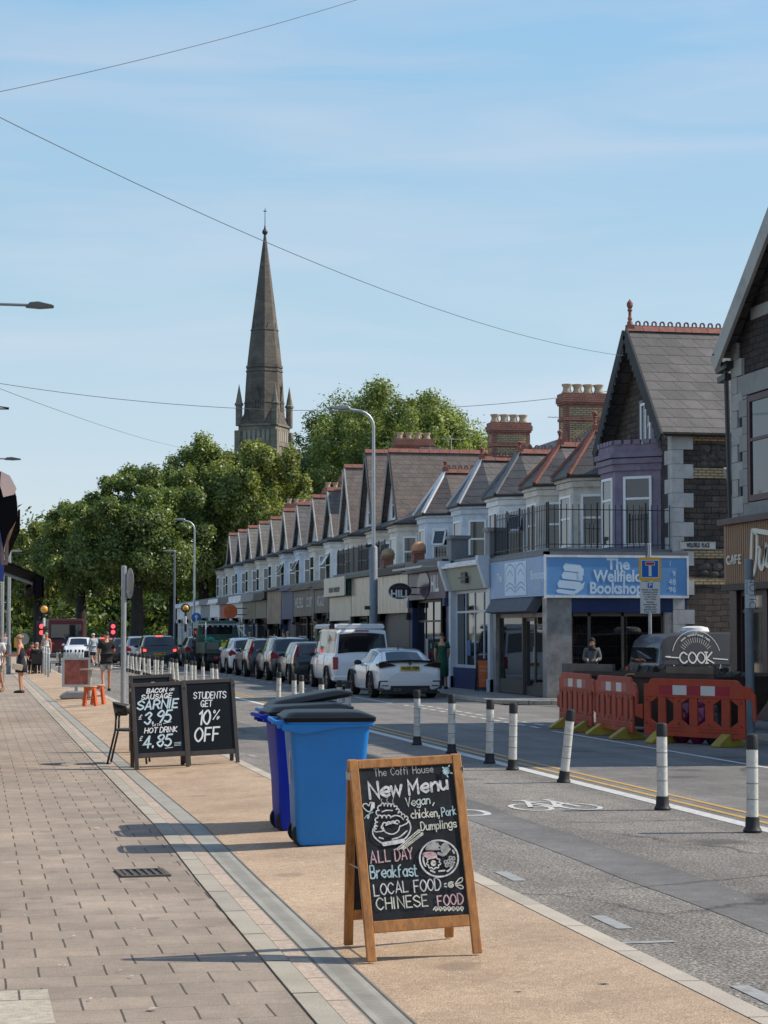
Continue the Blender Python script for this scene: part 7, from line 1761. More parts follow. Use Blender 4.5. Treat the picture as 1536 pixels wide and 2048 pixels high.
# ---- red plastic barriers
BAR = M('orange red barrier plastic', (.43,.052,.02), .55, .14, 3, dirt=(.20,.06,.035), ds=4.5); YEL = M('yellow barrier foot', (.38,.28,.03), .55, .15, 3, dirt=(.25,.19,.05)); SRED = M('red reflective strip', (.34,.008,.035), .3, .06); SWHT = M('white reflective strip', (.62,.62,.60), .3, .06)
def barrier(label, a, b, narrow=False, h=1.04):
    a = Vector(a); b = Vector(b); L = (b-a).length; rz = math.atan2(b.y-a.y, b.x-a.x)
    t = thing('safety_barrier', label, 'barrier', a, rz=rz, group='red safety barriers round the skip')
    m = MB(); d = .05; fr = ((0,-d/2,0),(1,0,0),(0,0,1),(0,1,0)); z0 = .12
    m.prism([(.0,.74),(L,.74),(L,.92),(L-.08,.96),(L-.14,h-.02),(L-.2,h),(.2,h),(.14,h-.02),(.1,.95),(0,.95)], fr, d)
    m.prism([(0,z0),(L,z0),(L,.29),(0,.29)], fr, d)
    holes = 6; gap = L/ (holes*1.0)
    xs = [0.0]; ww = .17 if not narrow else .11
    edges = []
    for i in range(holes):
        c = L*(.105+.158*i+(.0)); edges.append((c-ww/2+L*.05*0, c+ww/2))
    prev = 0.0
    for (p, q) in edges+[(L, L)]:
        m.prism([(prev,.29),(p,.29),(p,.74),(prev,.74)], (Vector((0,-d/2+.003,0)),(1,0,0),(0,0,1),(0,1,0)), d-.006); prev = q
    for j, (p, q) in enumerate(edges):
        c = .07
        for (x0, x1) in (((p,q) if j % 2 == 0 else (q,p)),):
            s = 1 if x1 > x0 else -1
            m.prism([(x0,.74),(x0,.74-c*1.4),(x1,.74)], (Vector((0,-d/2+.004,0)),(1,0,0),(0,0,1),(0,1,0)), d-.008); m.prism([(x0,.29),(x0,.29+c*1.4),(x1,.29)], (Vector((0,-d/2+.004,0)),(1,0,0),(0,0,1),(0,1,0)), d-.008)
    m.prism([(-.03,.62),(-.16,.60),(-.16,.40),(-.03,.38)], fr, d); m.prism([(L,.96),(L+.1,.93),(L+.2,.80),(L+.22,.40),(L+.17,.42),(L+.15,.72),(L,.74)], fr, d)
    m.build('panel', BAR, t, bevel=.006)
    m = MB()
    for (a_, b_) in ((.06,.40),(.55,.94)): m.box(L*a_, -d/2-.008, .20, L*b_, -d/2-.0005, .215); m.box(L*a_, -d/2-.008, .255, L*b_, -d/2-.0005, .265)
    for x in (.03,.36,.66,.97): m.lathe([(.0,-d/2-.006),(.02,-d/2-.006),(.022,-d/2+.002)], 10, (L*x,0,.69), 'y'); m.lathe([(.0,-d/2-.006),(.02,-d/2-.006),(.022,-d/2+.002)], 10, (L*x,0,.33), 'y')
    m.build('moulded_relief', M('shadowed barrier plastic', (.25,.035,.018), .6), t)  # darker plastic paints groove shade onto lines that are really raised
    x0, x1 = L*.16, L*.86; k = 5
    for i in range(k):
        m = MB(); m.prism([(x0+(x1-x0)*i/k,.785),(x0+(x1-x0)*(i+1)/k,.785),(x0+(x1-x0)*(i+1)/k,.935),(x0+(x1-x0)*i/k,.935)], ((0,-d/2-.003,0),(1,0,0),(0,0,1),(0,1,0)), .004); m.build('reflective_strip', SWHT if i % 2 else SRED, t)
    for x in (L*.17, L*.83):
        m = MB(); m.prism([(-.30,0),(.30,0),(.30,.04),(.06,.2),(-.06,.2),(-.30,.04)], ((x-.09,0,0),(0,1,0),(0,0,1),(1,0,0)), .18); m.build('foot', YEL, t, bevel=.01)
    return t
zb = RZ
r0, r1 = G(1290,1484,zb), G(1492,1496,zb)
barrier('wide red and white barrier at the right, bags visible through its slots', r0, r1)
b0, b1, b2 = G(1121,1455,zb), G(1195,1466,zb), G(1268,1481,zb)
dv = (b2-b0).normalized()
barrier('far left barrier of the angled pair, nearest the bookshop pier', b0, b0+dv*((b2-b0).length*.47), True)
barrier('right barrier of the angled pair, touching the skip end', b0+dv*((b2-b0).length*.53), b2, True)

# ---- skip with rubble behind the barriers
RUST = M('rusty brown skip steel', (.075,.05,.038), .7, .35, 2, dirt=(.10,.05,.03), ds=2.5)
s0 = G(1215,1462,zb); s1 = G(1478,1478,zb)
ang = math.atan2(s1.y-s0.y, s1.x-s0.x); L = (s1-s0).length+.1
t = thing('skip', 'rusty brown rubbish skip standing behind the red barriers', 'skip', s0+Vector((-.25,.75,0)), rz=ang)
m = MB(); 
def skiprings(z, x0, x1, y0, y1): return [(x0,y0,z),(x1,y0,z),(x1,y1,z),(x0,y1,z)]
Rg = [skiprings(.1,.55,L-.45,.1,1.3), skiprings(.55,.2,L-.1,.03,1.4), skiprings(1.02,-.15,L+.1,-.03,1.45), skiprings(1.02,-.08,L+.03,.04,1.38), skiprings(.75,.1,L-.1,.08,1.34)]
for r in Rg: m.v += r
for i in range(4):
    for k in range(4): m.f.append((i*4+k, i*4+(k+1)%4, (i+1)*4+(k+1)%4, (i+1)*4+k)); m.mi.append(0)
m.f.append((3,2,1,0)); m.mi.append(0); m.f.append((16,17,18,19)); m.mi.append(0)
m.build('container', RUST, t)
m = MB(); m.obox((-.16,-.045,1.03),(L+.11,-.045,1.03),.05,.09); m.obox((-.16,1.46,1.03),(L+.11,1.46,1.03),.05,.09)
for k in range(4): x = .25+k*(L-.5)/3; m.obox((x,-.0,.3),(x,-.05,.99),.07,.05,up=(0,1,0))
m.build('rib', RUST, t)
# rubble heap: one heap nobody could count
rg = random.Random(12); m = MB()
for k in range(260):
    x = rg.uniform(.0,L-.1); y = rg.uniform(.1,1.3); hh = .97+.15*max(0,1-abs((x-L*.52)/(L*.40))**2)*max(.2,1-((y-.7)/.7)**2)+rg.uniform(-.05,.03); r = rg.uniform(.03,.10)
    c = Vector((x,y,hh)); rot = Euler((rg.uniform(0,6),rg.uniform(0,6),rg.uniform(0,6))).to_matrix(); q = [c+rot@Vector((sx*r*rg.uniform(.6,1.3),sy*r*rg.uniform(.4,1),sz*r*rg.uniform(.3,.8))) for sx in (-1,1) for sy in (-1,1) for sz in (-1,1)]
    m.add(q, [(0,1,3,2),(4,6,7,5),(0,4,5,1),(2,3,7,6),(0,2,6,4),(1,5,7,3)])
o = m.build('rubble', M('dark rubble and twigs', (.07,.06,.05), .9, .7, 4, dirt=(.16,.13,.1), ds=5), None, tuple(t.location), (0,0,ang)); o['kind'] = 'stuff'; o['label'] = 'heap of dark rubble and twigs filling the skip'
ax_ = Vector((math.cos(ang), math.sin(ang), 0)); ay_ = Vector((-math.sin(ang), math.cos(ang), 0)); so = Vector(t.location)
PLK = M('raw timber plank', (.38,.23,.10), .7, .2, 8)
pa = PX(1262,1348,(so+ax_*.55-ay_*.1).x); pb = so+ax_*.95-ay_*.12
m = MB(); m.obox(pa, (pb.x, pb.y, .62), .03, .12, up=(1,0,0)); tag(m.build('timber_plank', PLK), 'bright timber plank leaning against the skip between the barriers', 'plank')
m = MB(); qa = PX(1160,1345,(so-ax_*.45).x); L3 = 1.15
m.box(-.02,-.03,.72,1.42,.03,1.20); m.box(-.02,-.028,.3,.06,.028,.719); m.box(1.3,-.028,.3,1.4,.028,.719)
tag(m.build('dark_board', M('dark grey board', (.13,.115,.10), .6, .3, 2), None, tuple(so-ax_*.75+ay_*.2), (0,0,ang)), 'dark grey board standing above the angled pair of barriers', 'board')
m = MB(); m.box(L-1.15,.0,1.05,L+.02,.05,1.19); tag(m.build('brown_board', M('dull brown board', (.19,.135,.095), .6, .3, 2), None, tuple(so), (0,0,ang)), 'dull brown board lying on the right rim of the skip', 'board')
PKB = M('magenta rubbish bag', (.30,.02,.12), .25, .3, 6, coat=.5); 
for (u, v, lb, k, mt) in ((1340,1425,'dark magenta bag seen through the left slots of the wide barrier',1.0,M('crimson rubbish bag', (.20,.012,.05), .25, .4, 6, coat=.5)),(1372,1420,'bright pink bag seen through the middle slots of the wide barrier',.9,PKB),(1402,1428,'dark grey bag seen through the slots right of the pink bag',.8,M('dark rubbish bag', (.05,.05,.055), .25, .5, 6))):
    g = r0.lerp(r1, (u-1290)/202) + (r1-r0).normalized().cross(Vector((0,0,-1)))*(.34)
    m = MB(); rg = random.Random(u)
    m.ell((0,0,.33*k), (.2*k,.18*k,.34*k), 14, 10); m.v = [(x*(1+.18*math.sin(9*z+6*x+u)),y*(1+.15*math.sin(11*z+u)),z+.03*math.sin(14*x+9*y)) for x, y, z in m.v]; m.ell((.02,0,.69*k),(.06,.06,.08),8,5)
    tag(m.build('rubbish_bag', mt, None, tuple(g), smooth=True), lb, 'rubbish bag', 'rubbish bags behind the wide barrier')

# ---- signs and posts
def post(m, x, y, h, r=.038, n=10): m.lathe([(r,-.1),(r,h),(r*.6,h+.015),(0,h+.018)], n, (x,y,0))
# no through road sign
g = Vector((PY(1300,1262,48.6).x, 48.6, FPZ))
t = thing('road_sign', 'blue no through road sign with red T bar above a parking plate', 'road sign', g, rz=-YAW*.6)
zt = PY(1300,1088,48.6).z-FPZ; zz = lambda v: PY(1300,v,48.6).z-FPZ
m = MB(); post(m, 0, 0, zt, .045); m.build('post', MAT['galv'], t, smooth='auto')
k = 48.6*1.02/FPX; sw = 46*k; sg_y = -.06
m = MB(); m.prism([(-sw/2+.03,zz(1162)),(sw/2-.03,zz(1162)),(sw/2,zz(1162)+.03),(sw/2,zz(1115)-.03),(sw/2-.03,zz(1115)),(-sw/2+.03,zz(1115)),(-sw/2,zz(1115)-.03),(-sw/2,zz(1162)+.03)], ((0,sg_y,0),(1,0,0),(0,0,1),(0,1,0)), .015); bp = m.build('backing_plate', M('yellow sign backing', (.72,.38,.03), .45, .03), t)
a_, b_ = zz(1156), zz(1120); q = (b_-a_)/2
m = MB(); m.prism([(-q,a_),(q,a_),(q,b_),(-q,b_)], ((0,sg_y-.003,0),(1,0,0),(0,0,1),(0,1,0)), .002); m.build('white_border', SWHT, bp)
m = MB(); m.prism([(-q*.91,a_+q*.09),(q*.91,a_+q*.09),(q*.91,b_-q*.09),(-q*.91,b_-q*.09)], ((0,sg_y-.006,0),(1,0,0),(0,0,1),(0,1,0)), .002); m.build('blue_panel', M('sign blue', (.01,.12,.42), .4, .03), bp)
m = MB(); m.box(-q*.16,sg_y-.009,a_+q*.2,q*.16,sg_y-.007,b_-q*.45); m.box(-q*.53,sg_y-.009,b_-q*.62,q*.53,sg_y-.0071,b_-q*.2); m.build('white_stem', SWHT, bp)
m = MB(); m.box(-q*.46,sg_y-.012,b_-q*.55,q*.46,sg_y-.010,b_-q*.27); m.build('red_bar', M('sign red', (.5,.02,.03), .4, .03), bp)
pw = 41*k
m = MB(); m.box(-pw/2,sg_y,zz(1227),pw/2,sg_y+.012,zz(1164)); pp = m.build('parking_plate', M('grey white plate', (.60,.60,.58), .5, .04), t)
m = MB(); m.box(-.065,sg_y-.003,zz(1176),.065,sg_y-.001,zz(1165.5)); pb_ = m.build('parking_symbol', M('sign blue', (.01,.12,.42), .4, .03), pp); btext('P', .13, WLET, 'lettering', pb_, (0,sg_y-.005,zz(1170.8)), FACE_Y, ex=.001, bold=.004)
for i, s in enumerate(('Permit or disabled', '(marked) permit', 'or max 2 hours', '11 max hour', '8 am - 10 pm')): btext(s, .062, BLET, 'lettering', pp, (0,sg_y-.002,zz(1179.5+i*4.7)), FACE_Y, ex=.0008, sx=.92, bold=.001)
for i, s in enumerate(('Resident', 'permit holders', 'parking only', 'past this point', '8 am - 10 pm')): btext(s, .062, BLET, 'lettering', pp, (0,sg_y-.002,zz(1204+i*4.9)), FACE_Y, ex=.0008, sx=.92, bold=.001)
m = MB(); m.box(-.09,.046,zz(1165),-.05,.052,zt); m.build('bracket', MAT['grey'], t)
# stickered post at the right
g = G(1501,1466,FPZ); zz = lambda v: PY(1498,v,g.y).z-FPZ
t = thing('sign_post', 'tall grey post with a white paper notice at the right edge', 'sign post', g)
m = MB(); post(m, 0, 0, zz(1120), .075, 12); m.build('post', MAT['grey'], t, smooth='auto')
k = g.y*1.05/FPX; m = MB(); m.box(-12*k,-.082,zz(1216),7*k,-.078,zz(1160)); pn_ = m.build('notice', M('white notice', (.58,.60,.62), .6, .1), t)
btext('NOTICE', .17, M('grey print', (.16,.17,.19), .6), 'lettering', pn_, (3*k,-.084,zz(1189)), (R(90),R(90),0), ex=.0008); m = MB()
for i in range(7): m.box(-11*k,-.0835,zz(1163+i*4),-6*k,-.082,zz(1164.5+i*4))
m.build('small_print', M('grey print', (.16,.17,.19), .6), pn_)
# round sign seen nearly edge-on, left
g = G(246,1418,.045); D = g.y*math.cos(YAW)+g.x*math.sin(YAW); zz = lambda v: CAMZ+(HZ-v)*D/FPX-.045
t = thing('road_sign', 'round traffic sign turned edge-on on a galvanised post behind the black chair', 'road sign', g)
m = MB(); post(m, 0, 0, zz(1133), .058, 12); m.build('post', MAT['galv'], t, smooth='auto')
m = MB(); r = (zz(1136)-zz(1197))/2; m.lathe([(r,-.006),(r,.006)], 28, (0,0,0), 'x'); m.build('sign_disc', M('dull grey sign back', (.22,.24,.25), .5, .08), t, loc=(.135,.06,(zz(1136)+zz(1197))/2), rot=(0,0,R(10)))
m = MB(); m.box(.05,-.03,zz(1150),.13,.03,zz(1148)); m.box(.05,-.03,zz(1185),.13,.03,zz(1183)); m.build('bracket', MAT['galv'], t)
# ---- street lamps
LH = M('grey lamp head', (.30,.31,.31), .45, .1, metal=.3)
def lamp(label, X, Y, vtop, armpx, z0=FPZ, side=-1, r=.085, name='street_lamp', mat=None, flat=False, lower=None):
    D = Y*math.cos(YAW)+X*math.sin(YAW); h = CAMZ+(HZ-vtop)*D/FPX-z0; arm = armpx*D/FPX
    t = thing(name, label, 'street lamp', (X,Y,z0)); mat = mat or MAT['galv']; cu = .55 if not flat else .02
    m = MB(); P = [(0,0,-.1),(0,0,h*.5)]
    if flat: P += [(0,0,h-.02)]; Q = [(0,0,h-.02),(side*arm*.5,0,h)]
    else: P += [(0,0,h-cu-.1)] + [(side*cu*(1-math.cos(R(90*i/6))), 0, h-cu-.1+cu*math.sin(R(90*i/6))) for i in range(1,7)] + [(side*arm*.7,0,h-.02)]; Q = None
    rs = [r*1.0, r*.8] + [r*.62]*(len(P)-2); m.tube(P, rs, 10)
    if Q: m.tube(Q, r*.5, 8)
    m.build('column', mat, t, smooth='auto')
    if lower: m = MB(); m.lathe([(r*1.7,-.1),(r*1.65,lower),(r*1.05,lower+.06)], 12); m.build('base_sleeve', MAT['grey'], t, smooth='auto'); m = MB(); m.obox((-.28,0,lower+.05),(.16,0,lower+.05),.09,.09); m.build('clamp', MAT['black'], t); m = MB(); m.obox((-.3,0,lower-2.0),(.14,0,lower-2.0),.09,.12); m.build('clamp', MAT['black'], t)
    x1 = side*arm; x0 = side*(arm-.75)
    m = MB(); m.prism([(x0,h-.05),(x0+side*.1,h+.06),(x0+side*.35,h+.07),(x1,h+.01),(x1,h-.03),(x0+side*.4,h-.07)], ((0,-.11,0),(1,0,0),(0,0,1),(0,1,0)), .22); m.build('lamp_head', LH, t, bevel=.02)
    return t
lamp('tall grey swan-neck street lamp rising beside the camper van', 12.95, Yat(747, 12.95), 815, 92, lower=4.5)
lamp('second swan-neck street lamp further off by the tipper truck', 12.95, Yat(388, 12.95), 1039, 43)
lamp('short dark lamp with a flat head just left of the second swan-neck lamp', 12.2, Yat(368, 12.2)+6, 1102, 22, flat=True, mat=MAT['grey'])
lamp('lamp with flat head above the black awning, among the trees', 2.0, 128, 1102, 27, z0=0, side=1, flat=True, mat=MAT['grey'])
# lamps whose columns stand at the left building line and reach over the footway
def lamp2(label, Y, v, u1, hl):
    X0 = -1.3; D0 = PY(u1, v, Y); h = D0.z; t = thing('street_lamp', label, 'street lamp', (X0, Y, 0)); arm = D0.x-X0
    m = MB(); m.tube([(0,0,-.1),(0,0,h*.5),(0,0,h-.4),(.12,0,h-.08),(.4,0,h)], [.09,.075,.06,.05,.045], 10); m.tube([(.4,0,h),(arm-hl*.8,0,h+.0)], .032, 8); m.build('column', MAT['grey'], t, smooth='auto')
    m = MB(); m.prism([(arm-hl,h-.05),(arm-hl+.1,h+.06),(arm-hl*.55,h+.08),(arm-.05,h+.02),(arm,h-.0),(arm,h-.04),(arm-hl*.5,h-.07)], ((0,-.1,0),(1,0,0),(0,0,1),(0,1,0)), .2); m.build('lamp_head', M('dark lamp head', (.09,.1,.1), .5), t, bevel=.015)
lamp2('nearest flat street lamp head reaching in from the left of the sky', 44, 612, 108, .62)
lamp2('smaller flat street lamp head above the pink canopy', 92, 918, 42, .75)
t = thing('wall_bracket', 'thin triangular dark bracket tip at the left edge of the sky', 'bracket', (-1.7, 40, 4)); q = PY(18, 818, 40); 
m = MB(); m.tube([(0,0,q.z-4+.28),(q.x+1.7,0,q.z-4+.02)], .014, 6); m.tube([(0,0,q.z-4-.03),(q.x+1.7,0,q.z-4)], .014, 6); m.tube([(0.02,0,0),(0.02,0,q.z-4+.3)], .02, 6); m.build('arm', MAT['black'], t)
for (u, v0, lb, Yp) in ((4,1172,'pale lamp column at the far left edge under the awning',70),(18,1176,'slim pale lamp column left of the woman in the navy dress',84)):
    p = PY(u, HZ, Yp); t = thing('pole', lb, 'pole', (p.x, Yp, 0)); m = MB(); m.lathe([(.07,-.1),(.06,3.2),(.05,7.0)], 10); m.build('column', MAT['galv'], t, smooth='auto'); m = MB(); m.lathe([(.1,-.1),(.1,1.2),(.07,1.3)], 10); m.build('base', MAT['grey'], t)
# ---- crossing beacons and signals
AMB = M('amber beacon globe', (.75,.36,.03), .25, .1, coat=1)
def beacon(label, X, Y, v):
    D = Y*math.cos(YAW)+X*math.sin(YAW); h = CAMZ+(HZ-v)*D/FPX
    t = thing('crossing_beacon', label, 'beacon', (X,Y,RZ if X > 3 else 0))
    for i in range(7):
        m = MB(); z0 = h*i/7; m.lathe([(.06,z0),(.06,z0+h/7)], 10); m.build('pole_band', MAT['white'] if i % 2 else MAT['black'], t, smooth='auto')
    m = MB(); m.ell((0,0,h+.02),(.19,.19,.19),14,10); m.build('globe', AMB, t, smooth=True); m = MB(); m.lathe([(.27,-.01),(.27,.01)], 20, (0,.1,h+.02), 'y'); m.build('backing_disc', MAT['black'], t)
    return t
p = G(88,1338,0); beacon('amber globe crossing beacon on a banded pole at the left of the crossing', PY(88,HZ,102).x, 102, 1217)
beacon('amber globe crossing beacon on a banded pole left of the tipper truck', PY(371,HZ,118).x, 118, 1215)
RON = M('lit red signal', (1.0,.05,.06), .3, .02, emit=3.0)
def signal(label, u, Y, v):
    p = PY(u, v, Y); t = thing('traffic_signal', label, 'traffic light', (p.x, Y, RZ)); z = p.z-RZ
    m = MB(); post(m, .0, .12, z-.3, .055); m.build('post', MAT['grey'], t, smooth='auto'); m = MB(); m.box(-.17,-.05,z-.55,.17,.18,z+.55); hd = m.build('signal_head', MAT['black'], t)
    m = MB(); m.box(-.26,.19,z-.65,.26,.2,z+.65); m.build('backing_board', M('signal backing', (.05,.05,.05), .6), hd)
    for i, mt in enumerate((RON, RON, MAT['black'])): m = MB(); m.lathe([(.12,-.06),(.115,-.075),(0,-.085)], 14, (0,0,z+.36-.34*i), 'y'); m.build('lens', mt, hd)
signal('left traffic signal showing red beside the banded beacon pole', 83, 108, 1266); signal('right traffic signal showing red beyond the man in the black shirt', 226, 118, 1265)
p = PY(46, 1278, 96); t = thing('road_sign', 'back of a round grey sign behind the woman in the navy dress', 'road sign', (p.x, 96, 0)); m = MB(); post(m, 0, .03, p.z+.2, .04); m.build('post', MAT['galv'], t); m = MB(); m.lathe([(.29,-.01),(.29,.01)], 24, (0,0,p.z), 'y'); m.build('sign_disc', M('dull grey sign back', (.22,.24,.25), .5, .08), t)
p = PY(34, 1285, 97); t = thing('road_sign', 'small amber square sign left of the round grey sign', 'road sign', (p.x, 97, 0)); m = MB(); post(m, 0, .03, p.z+.1, .035); m.build('post', MAT['galv'], t); m = MB(); m.box(-.14,-.012,p.z-.24,.14,.0,p.z+.24); m.build('sign_face', M('amber sign face', (.45,.27,.05), .5, .1), t)
p = PY(389, 1237, 120); t = thing('road_sign', 'small blue ahead only sign on the second swan-neck lamp', 'road sign', (p.x, 119.0, FPZ)); m = MB(); post(m, 0, .03, p.z+.2, .035); m.build('post', MAT['galv'], t); m = MB(); m.lathe([(.3,-.01),(.3,.0)], 20, (0,0,p.z), 'y'); d = m.build('sign_disc', M('sign blue', (.01,.12,.42), .4, .03), t)
m = MB(); m.prism([(-.045,-.18),(.045,-.18),(.045,.02),(.13,.02),(0,.2),(-.13,.02),(-.045,.02)], ((0,-.015,p.z),(1,0,0),(0,0,1),(0,1,0)), .003); m.build('arrow', SWHT, d)
# ---- projecting shop signs
def hang(label, u, v, Y, ru, rv, mat, rim=None, texts=(), xw=SHOPX-.25):
    p = PY(u, v, Y); k = (Y*math.cos(YAW)+p.x*math.sin(YAW))/FPX; a, b = ru*k, rv*k
    t = thing('projecting_sign', label, 'shop sign', (p.x, Y, p.z))
    if rim: m = MB(); m.lathe([(1.06,-.0),(1.06,.05)], 36, (0,0,0), 'y'); m.build('rim', rim, t, scale=(a,1,b))
    m = MB(); m.lathe([(1,-.012),(1,.06)], 36, (0,0,0), 'y'); pn = m.build('panel', mat, t, scale=(a,1,b))
    for (s, dx, dz, sz, mt, sh, bo) in texts: btext(s, sz, mt, 'lettering', t, (dx,-.0145,dz), FACE_Y, ex=.001, bold=bo, shear=sh)
    m = MB(); 
    for dz in (b*.45,-b*.45): m.tube([(a*.9,.03,dz),(xw-p.x,.03,dz)], .022, 6)
    m.box(xw-p.x-.03,-.05,-b*1.1,xw-p.x+.06,.1,b*1.1); m.build('bracket', MAT['black'], t); return t
hang('black oval hanging sign with white rim and HILL lettering', 800, 1182, 64.3, 23, 15.5, M('gloss black sign', (.012,.014,.018), .3), SWHT, [('HILL', 0, -.1, .33, WLET, 0, .012), ('Calluna', 0, .15, .18, M('dim red script', (.16,.05,.07), .5), .3, 0)], xw=SHOPX-.1)
hang('round orange hanging sign above the tipper truck', 461, 1223, 106.5, 14, 14, ORNG, None, [('THE', 0, .16, .15, M('dark orange print', (.35,.07,.02), .5), 0, 0), ('KITCHEN', 0, 0, .13, M('dark orange print', (.35,.07,.02), .5), 0, 0)], xw=SHOPX-.1)
p = PY(455, 1172, 110)
# ---- drain grate and odd paving slab
g = G(285,1747,.006); t = thing('drain_grate', 'small iron drain grate set in the block paving', 'drain', (g.x,g.y,.006), rz=R(3))
GR = M('rusty cast iron', (.09,.075,.065), .7, .3, 20)
m = MB(); w_, d_ = .175, .21
m.box(-w_,-d_,0,w_,-d_+.03,.012); m.box(-w_,d_-.03,0,w_,d_,.012); m.box(-w_,-d_+.03,0,-w_+.03,d_-.03,.012); m.box(w_-.03,-d_+.03,0,w_,d_-.03,.012)
for i in range(6): x = -w_+.055+i*.052; m.box(x-.012,-d_+.03,.001,x+.012,d_-.03,.010)
m.build('grate', GR, t); m = MB(); m.box(-w_+.002,-d_+.002,-.001,w_-.002,d_-.002,.0009); m.build('sump', MAT['black'], t)
gs = [G(-40,1984,.008), G(95,1978,.008), G(118,2075,.008), G(-40,2080,.008)]
m = MB(); m.face(gs); struct(m.build('pale_paving_slab', BR('pale slab', (.46,.42,.34), (.42,.38,.31), (.1,.09,.08), .45, .6, .006, .85, .25, mode='flat', vs=18), recalc=False))
# ------------------------------------------------------------------ people
def skinobj(name, verts, edges, radii, mat, parent, root=0, sub=1):
    me = bpy.data.meshes.new(name); me.from_pydata([tuple(v) for v in verts], edges, []); me.materials.append(mat)
    o = bpy.data.objects.new(name, me); C.objects.link(o); o.parent = parent
    sk = o.modifiers.new('skin', 'SKIN'); sk.use_smooth_shade = True
    if not me.skin_vertices: me.skin_vertices.new(name='')
    for i, r in enumerate(radii):
        rr2 = r if isinstance(r, tuple) else (r, r)
        me.skin_vertices[0].data[i].radius = rr2; me.skin_vertices[0].data[i].use_root = (i == root)
    sb = o.modifiers.new('sub', 'SUBSURF'); sb.levels = sub; sb.render_levels = sub
    return o
def cloth(n, c, rough=.85, var=.15): return M(n, c, rough, var, 8, bump=.15, bs=25)
HAIRD, HAIRB, HAIRG, HAIRL = M('dark hair', (.02,.014,.01), .6, .3, 20), M('brown hair', (.06,.035,.02), .6, .3, 20), M('grey hair', (.32,.31,.30), .7, .2, 20), M('blonde hair', (.42,.27,.12), .6, .3, 20)
SK2 = M('tanned skin', (.56,.27,.16), .5, .08, 8); SK3 = M('brown skin', (.22,.12,.075), .5, .08, 8)
def person(label, loc, rz, H=1.75, skin=None, hair=HAIRD, hairlen=0, top=None, sleeve='short', bottom=None, legs='long', shoes=None, stride=0.0, arms=((.0,.0),(.0,.0)), bend=0.0, female=False, dress=None, cap=None, head_turn=0.0, sit=False, face=False, name='person', group=None, strap=False):
    """standing figure facing local +y; arms = ((forward, bend) left, right) in metres/radians-ish offsets"""
    k = H/1.75; t = thing(name, label, 'person', loc, rz, group); skin = skin or MAT['skin']
    V = {}; sw = .185 if not female else .165; hw = .095
    def P(n, x, y, z): V[n] = Vector((x, y + max(0, (z-.95))*bend, z))*k
    P('pelvis',0,0,.95); P('waist',0,.0,1.10); P('chest',0,.0,1.28); P('upper',0,-.01,1.40); P('neck',0,0,1.49); P('jaw',0,.02,1.57); P('skull',0,.015,1.655); P('crown',0,.0,1.71)
    P('nose',0,.115,1.60)
    for s, n in ((-1,'L'),(1,'R')):
        st = stride*s
        if sit: P('hip'+n, s*hw,.03,.50); P('knee'+n, s*.12,.45,.50); P('ankle'+n, s*.12,.42,.09); P('heel'+n, s*.12,.40,.05); P('toe'+n, s*.13,.58,.035)
        else:
            P('hip'+n, s*hw,.0,.90); P('knee'+n, s*.105,.02+st*.5+ (abs(st)*.25 if st < 0 else 0),.49); P('ankle'+n, s*.105,-.01+st*1.0,.09+(.07 if st < 0 else 0)); P('heel'+n, s*.105,-.045+st,.045+(.07 if st < 0 else 0)); P('toe'+n, s*.12,.15+st,.03)
        f, b = arms[0 if s < 0 else 1]
        P('sho'+n, s*sw,-.01,1.43); P('elb'+n, s*(sw+.055),-.04+f*.5,1.15+.05*abs(f)); 
        ex, ey, ez = V['elb'+n]/k; ey -= max(0,(ez-.95))*bend
        P('wri'+n, s*(sw+.06-b*.10), ey+.04+b*.23+f*.3, ez-.25+b*.25)
        wx, wy, wz = V['wri'+n]/k; wy -= max(0,(wz-.95))*bend
        dy = .035+b*.05; dz = -.085+b*.07
        P('palm'+n, wx-s*.004, wy+dy*.9, wz+dz)
        for j, L in enumerate((.062,.07,.066,.05)):
            ox = (j-1.5)*.017
            P('f%d%s' % (j,n), wx-s*.006, wy+dy*1.25+ox, wz+dz*1.25); P('g%d%s' % (j,n), wx-s*.014, wy+dy*1.25+ox*1.1+L*.4*(b+.3), wz+dz*1.25-L*(1-b*.7)); P('h%d%s' % (j,n), wx-s*.030, wy+dy*1.25+ox*1.1+L*.7*(b+.35), wz+dz*1.25-L*1.5*(1-b*.75))
        P('th'+n, wx-s*.02, wy+dy*.5+.03, wz+dz*.55); P('tt'+n, wx-s*.03, wy+dy+.045, wz+dz*1.1)
    if sit:
        for q in list(V):
            if not any(q.startswith(z) for z in ('hip','knee','ankle','heel','toe')): V[q] = V[q]-Vector((0,0,.43*k))
    E = [('pelvis','waist'),('waist','chest'),('chest','upper'),('upper','neck'),('neck','jaw'),('jaw','skull'),('skull','crown'),('jaw','nose')]
    for n in 'LR':
        E += [('pelvis','hip'+n),('hip'+n,'knee'+n),('knee'+n,'ankle'+n),('ankle'+n,'heel'+n),('heel'+n,'toe'+n),('upper','sho'+n),('sho'+n,'elb'+n),('elb'+n,'wri'+n),('wri'+n,'palm'+n),('wri'+n,'th'+n),('th'+n,'tt'+n)]
        for j in range(4): E += [('palm'+n,'f%d%s'%(j,n)),('f%d%s'%(j,n),'g%d%s'%(j,n)),('g%d%s'%(j,n),'h%d%s'%(j,n))]
    slim = .9 if female else 1.0
    RD = {'pelvis':(.15*slim*1.08,.11),'waist':(.13*slim,.10),'chest':(.155*slim,.115),'upper':(.13*slim,.085),'neck':.052,'jaw':(.062,.075),'skull':(.078,.095),'crown':(.05,.065),'nose':.014}
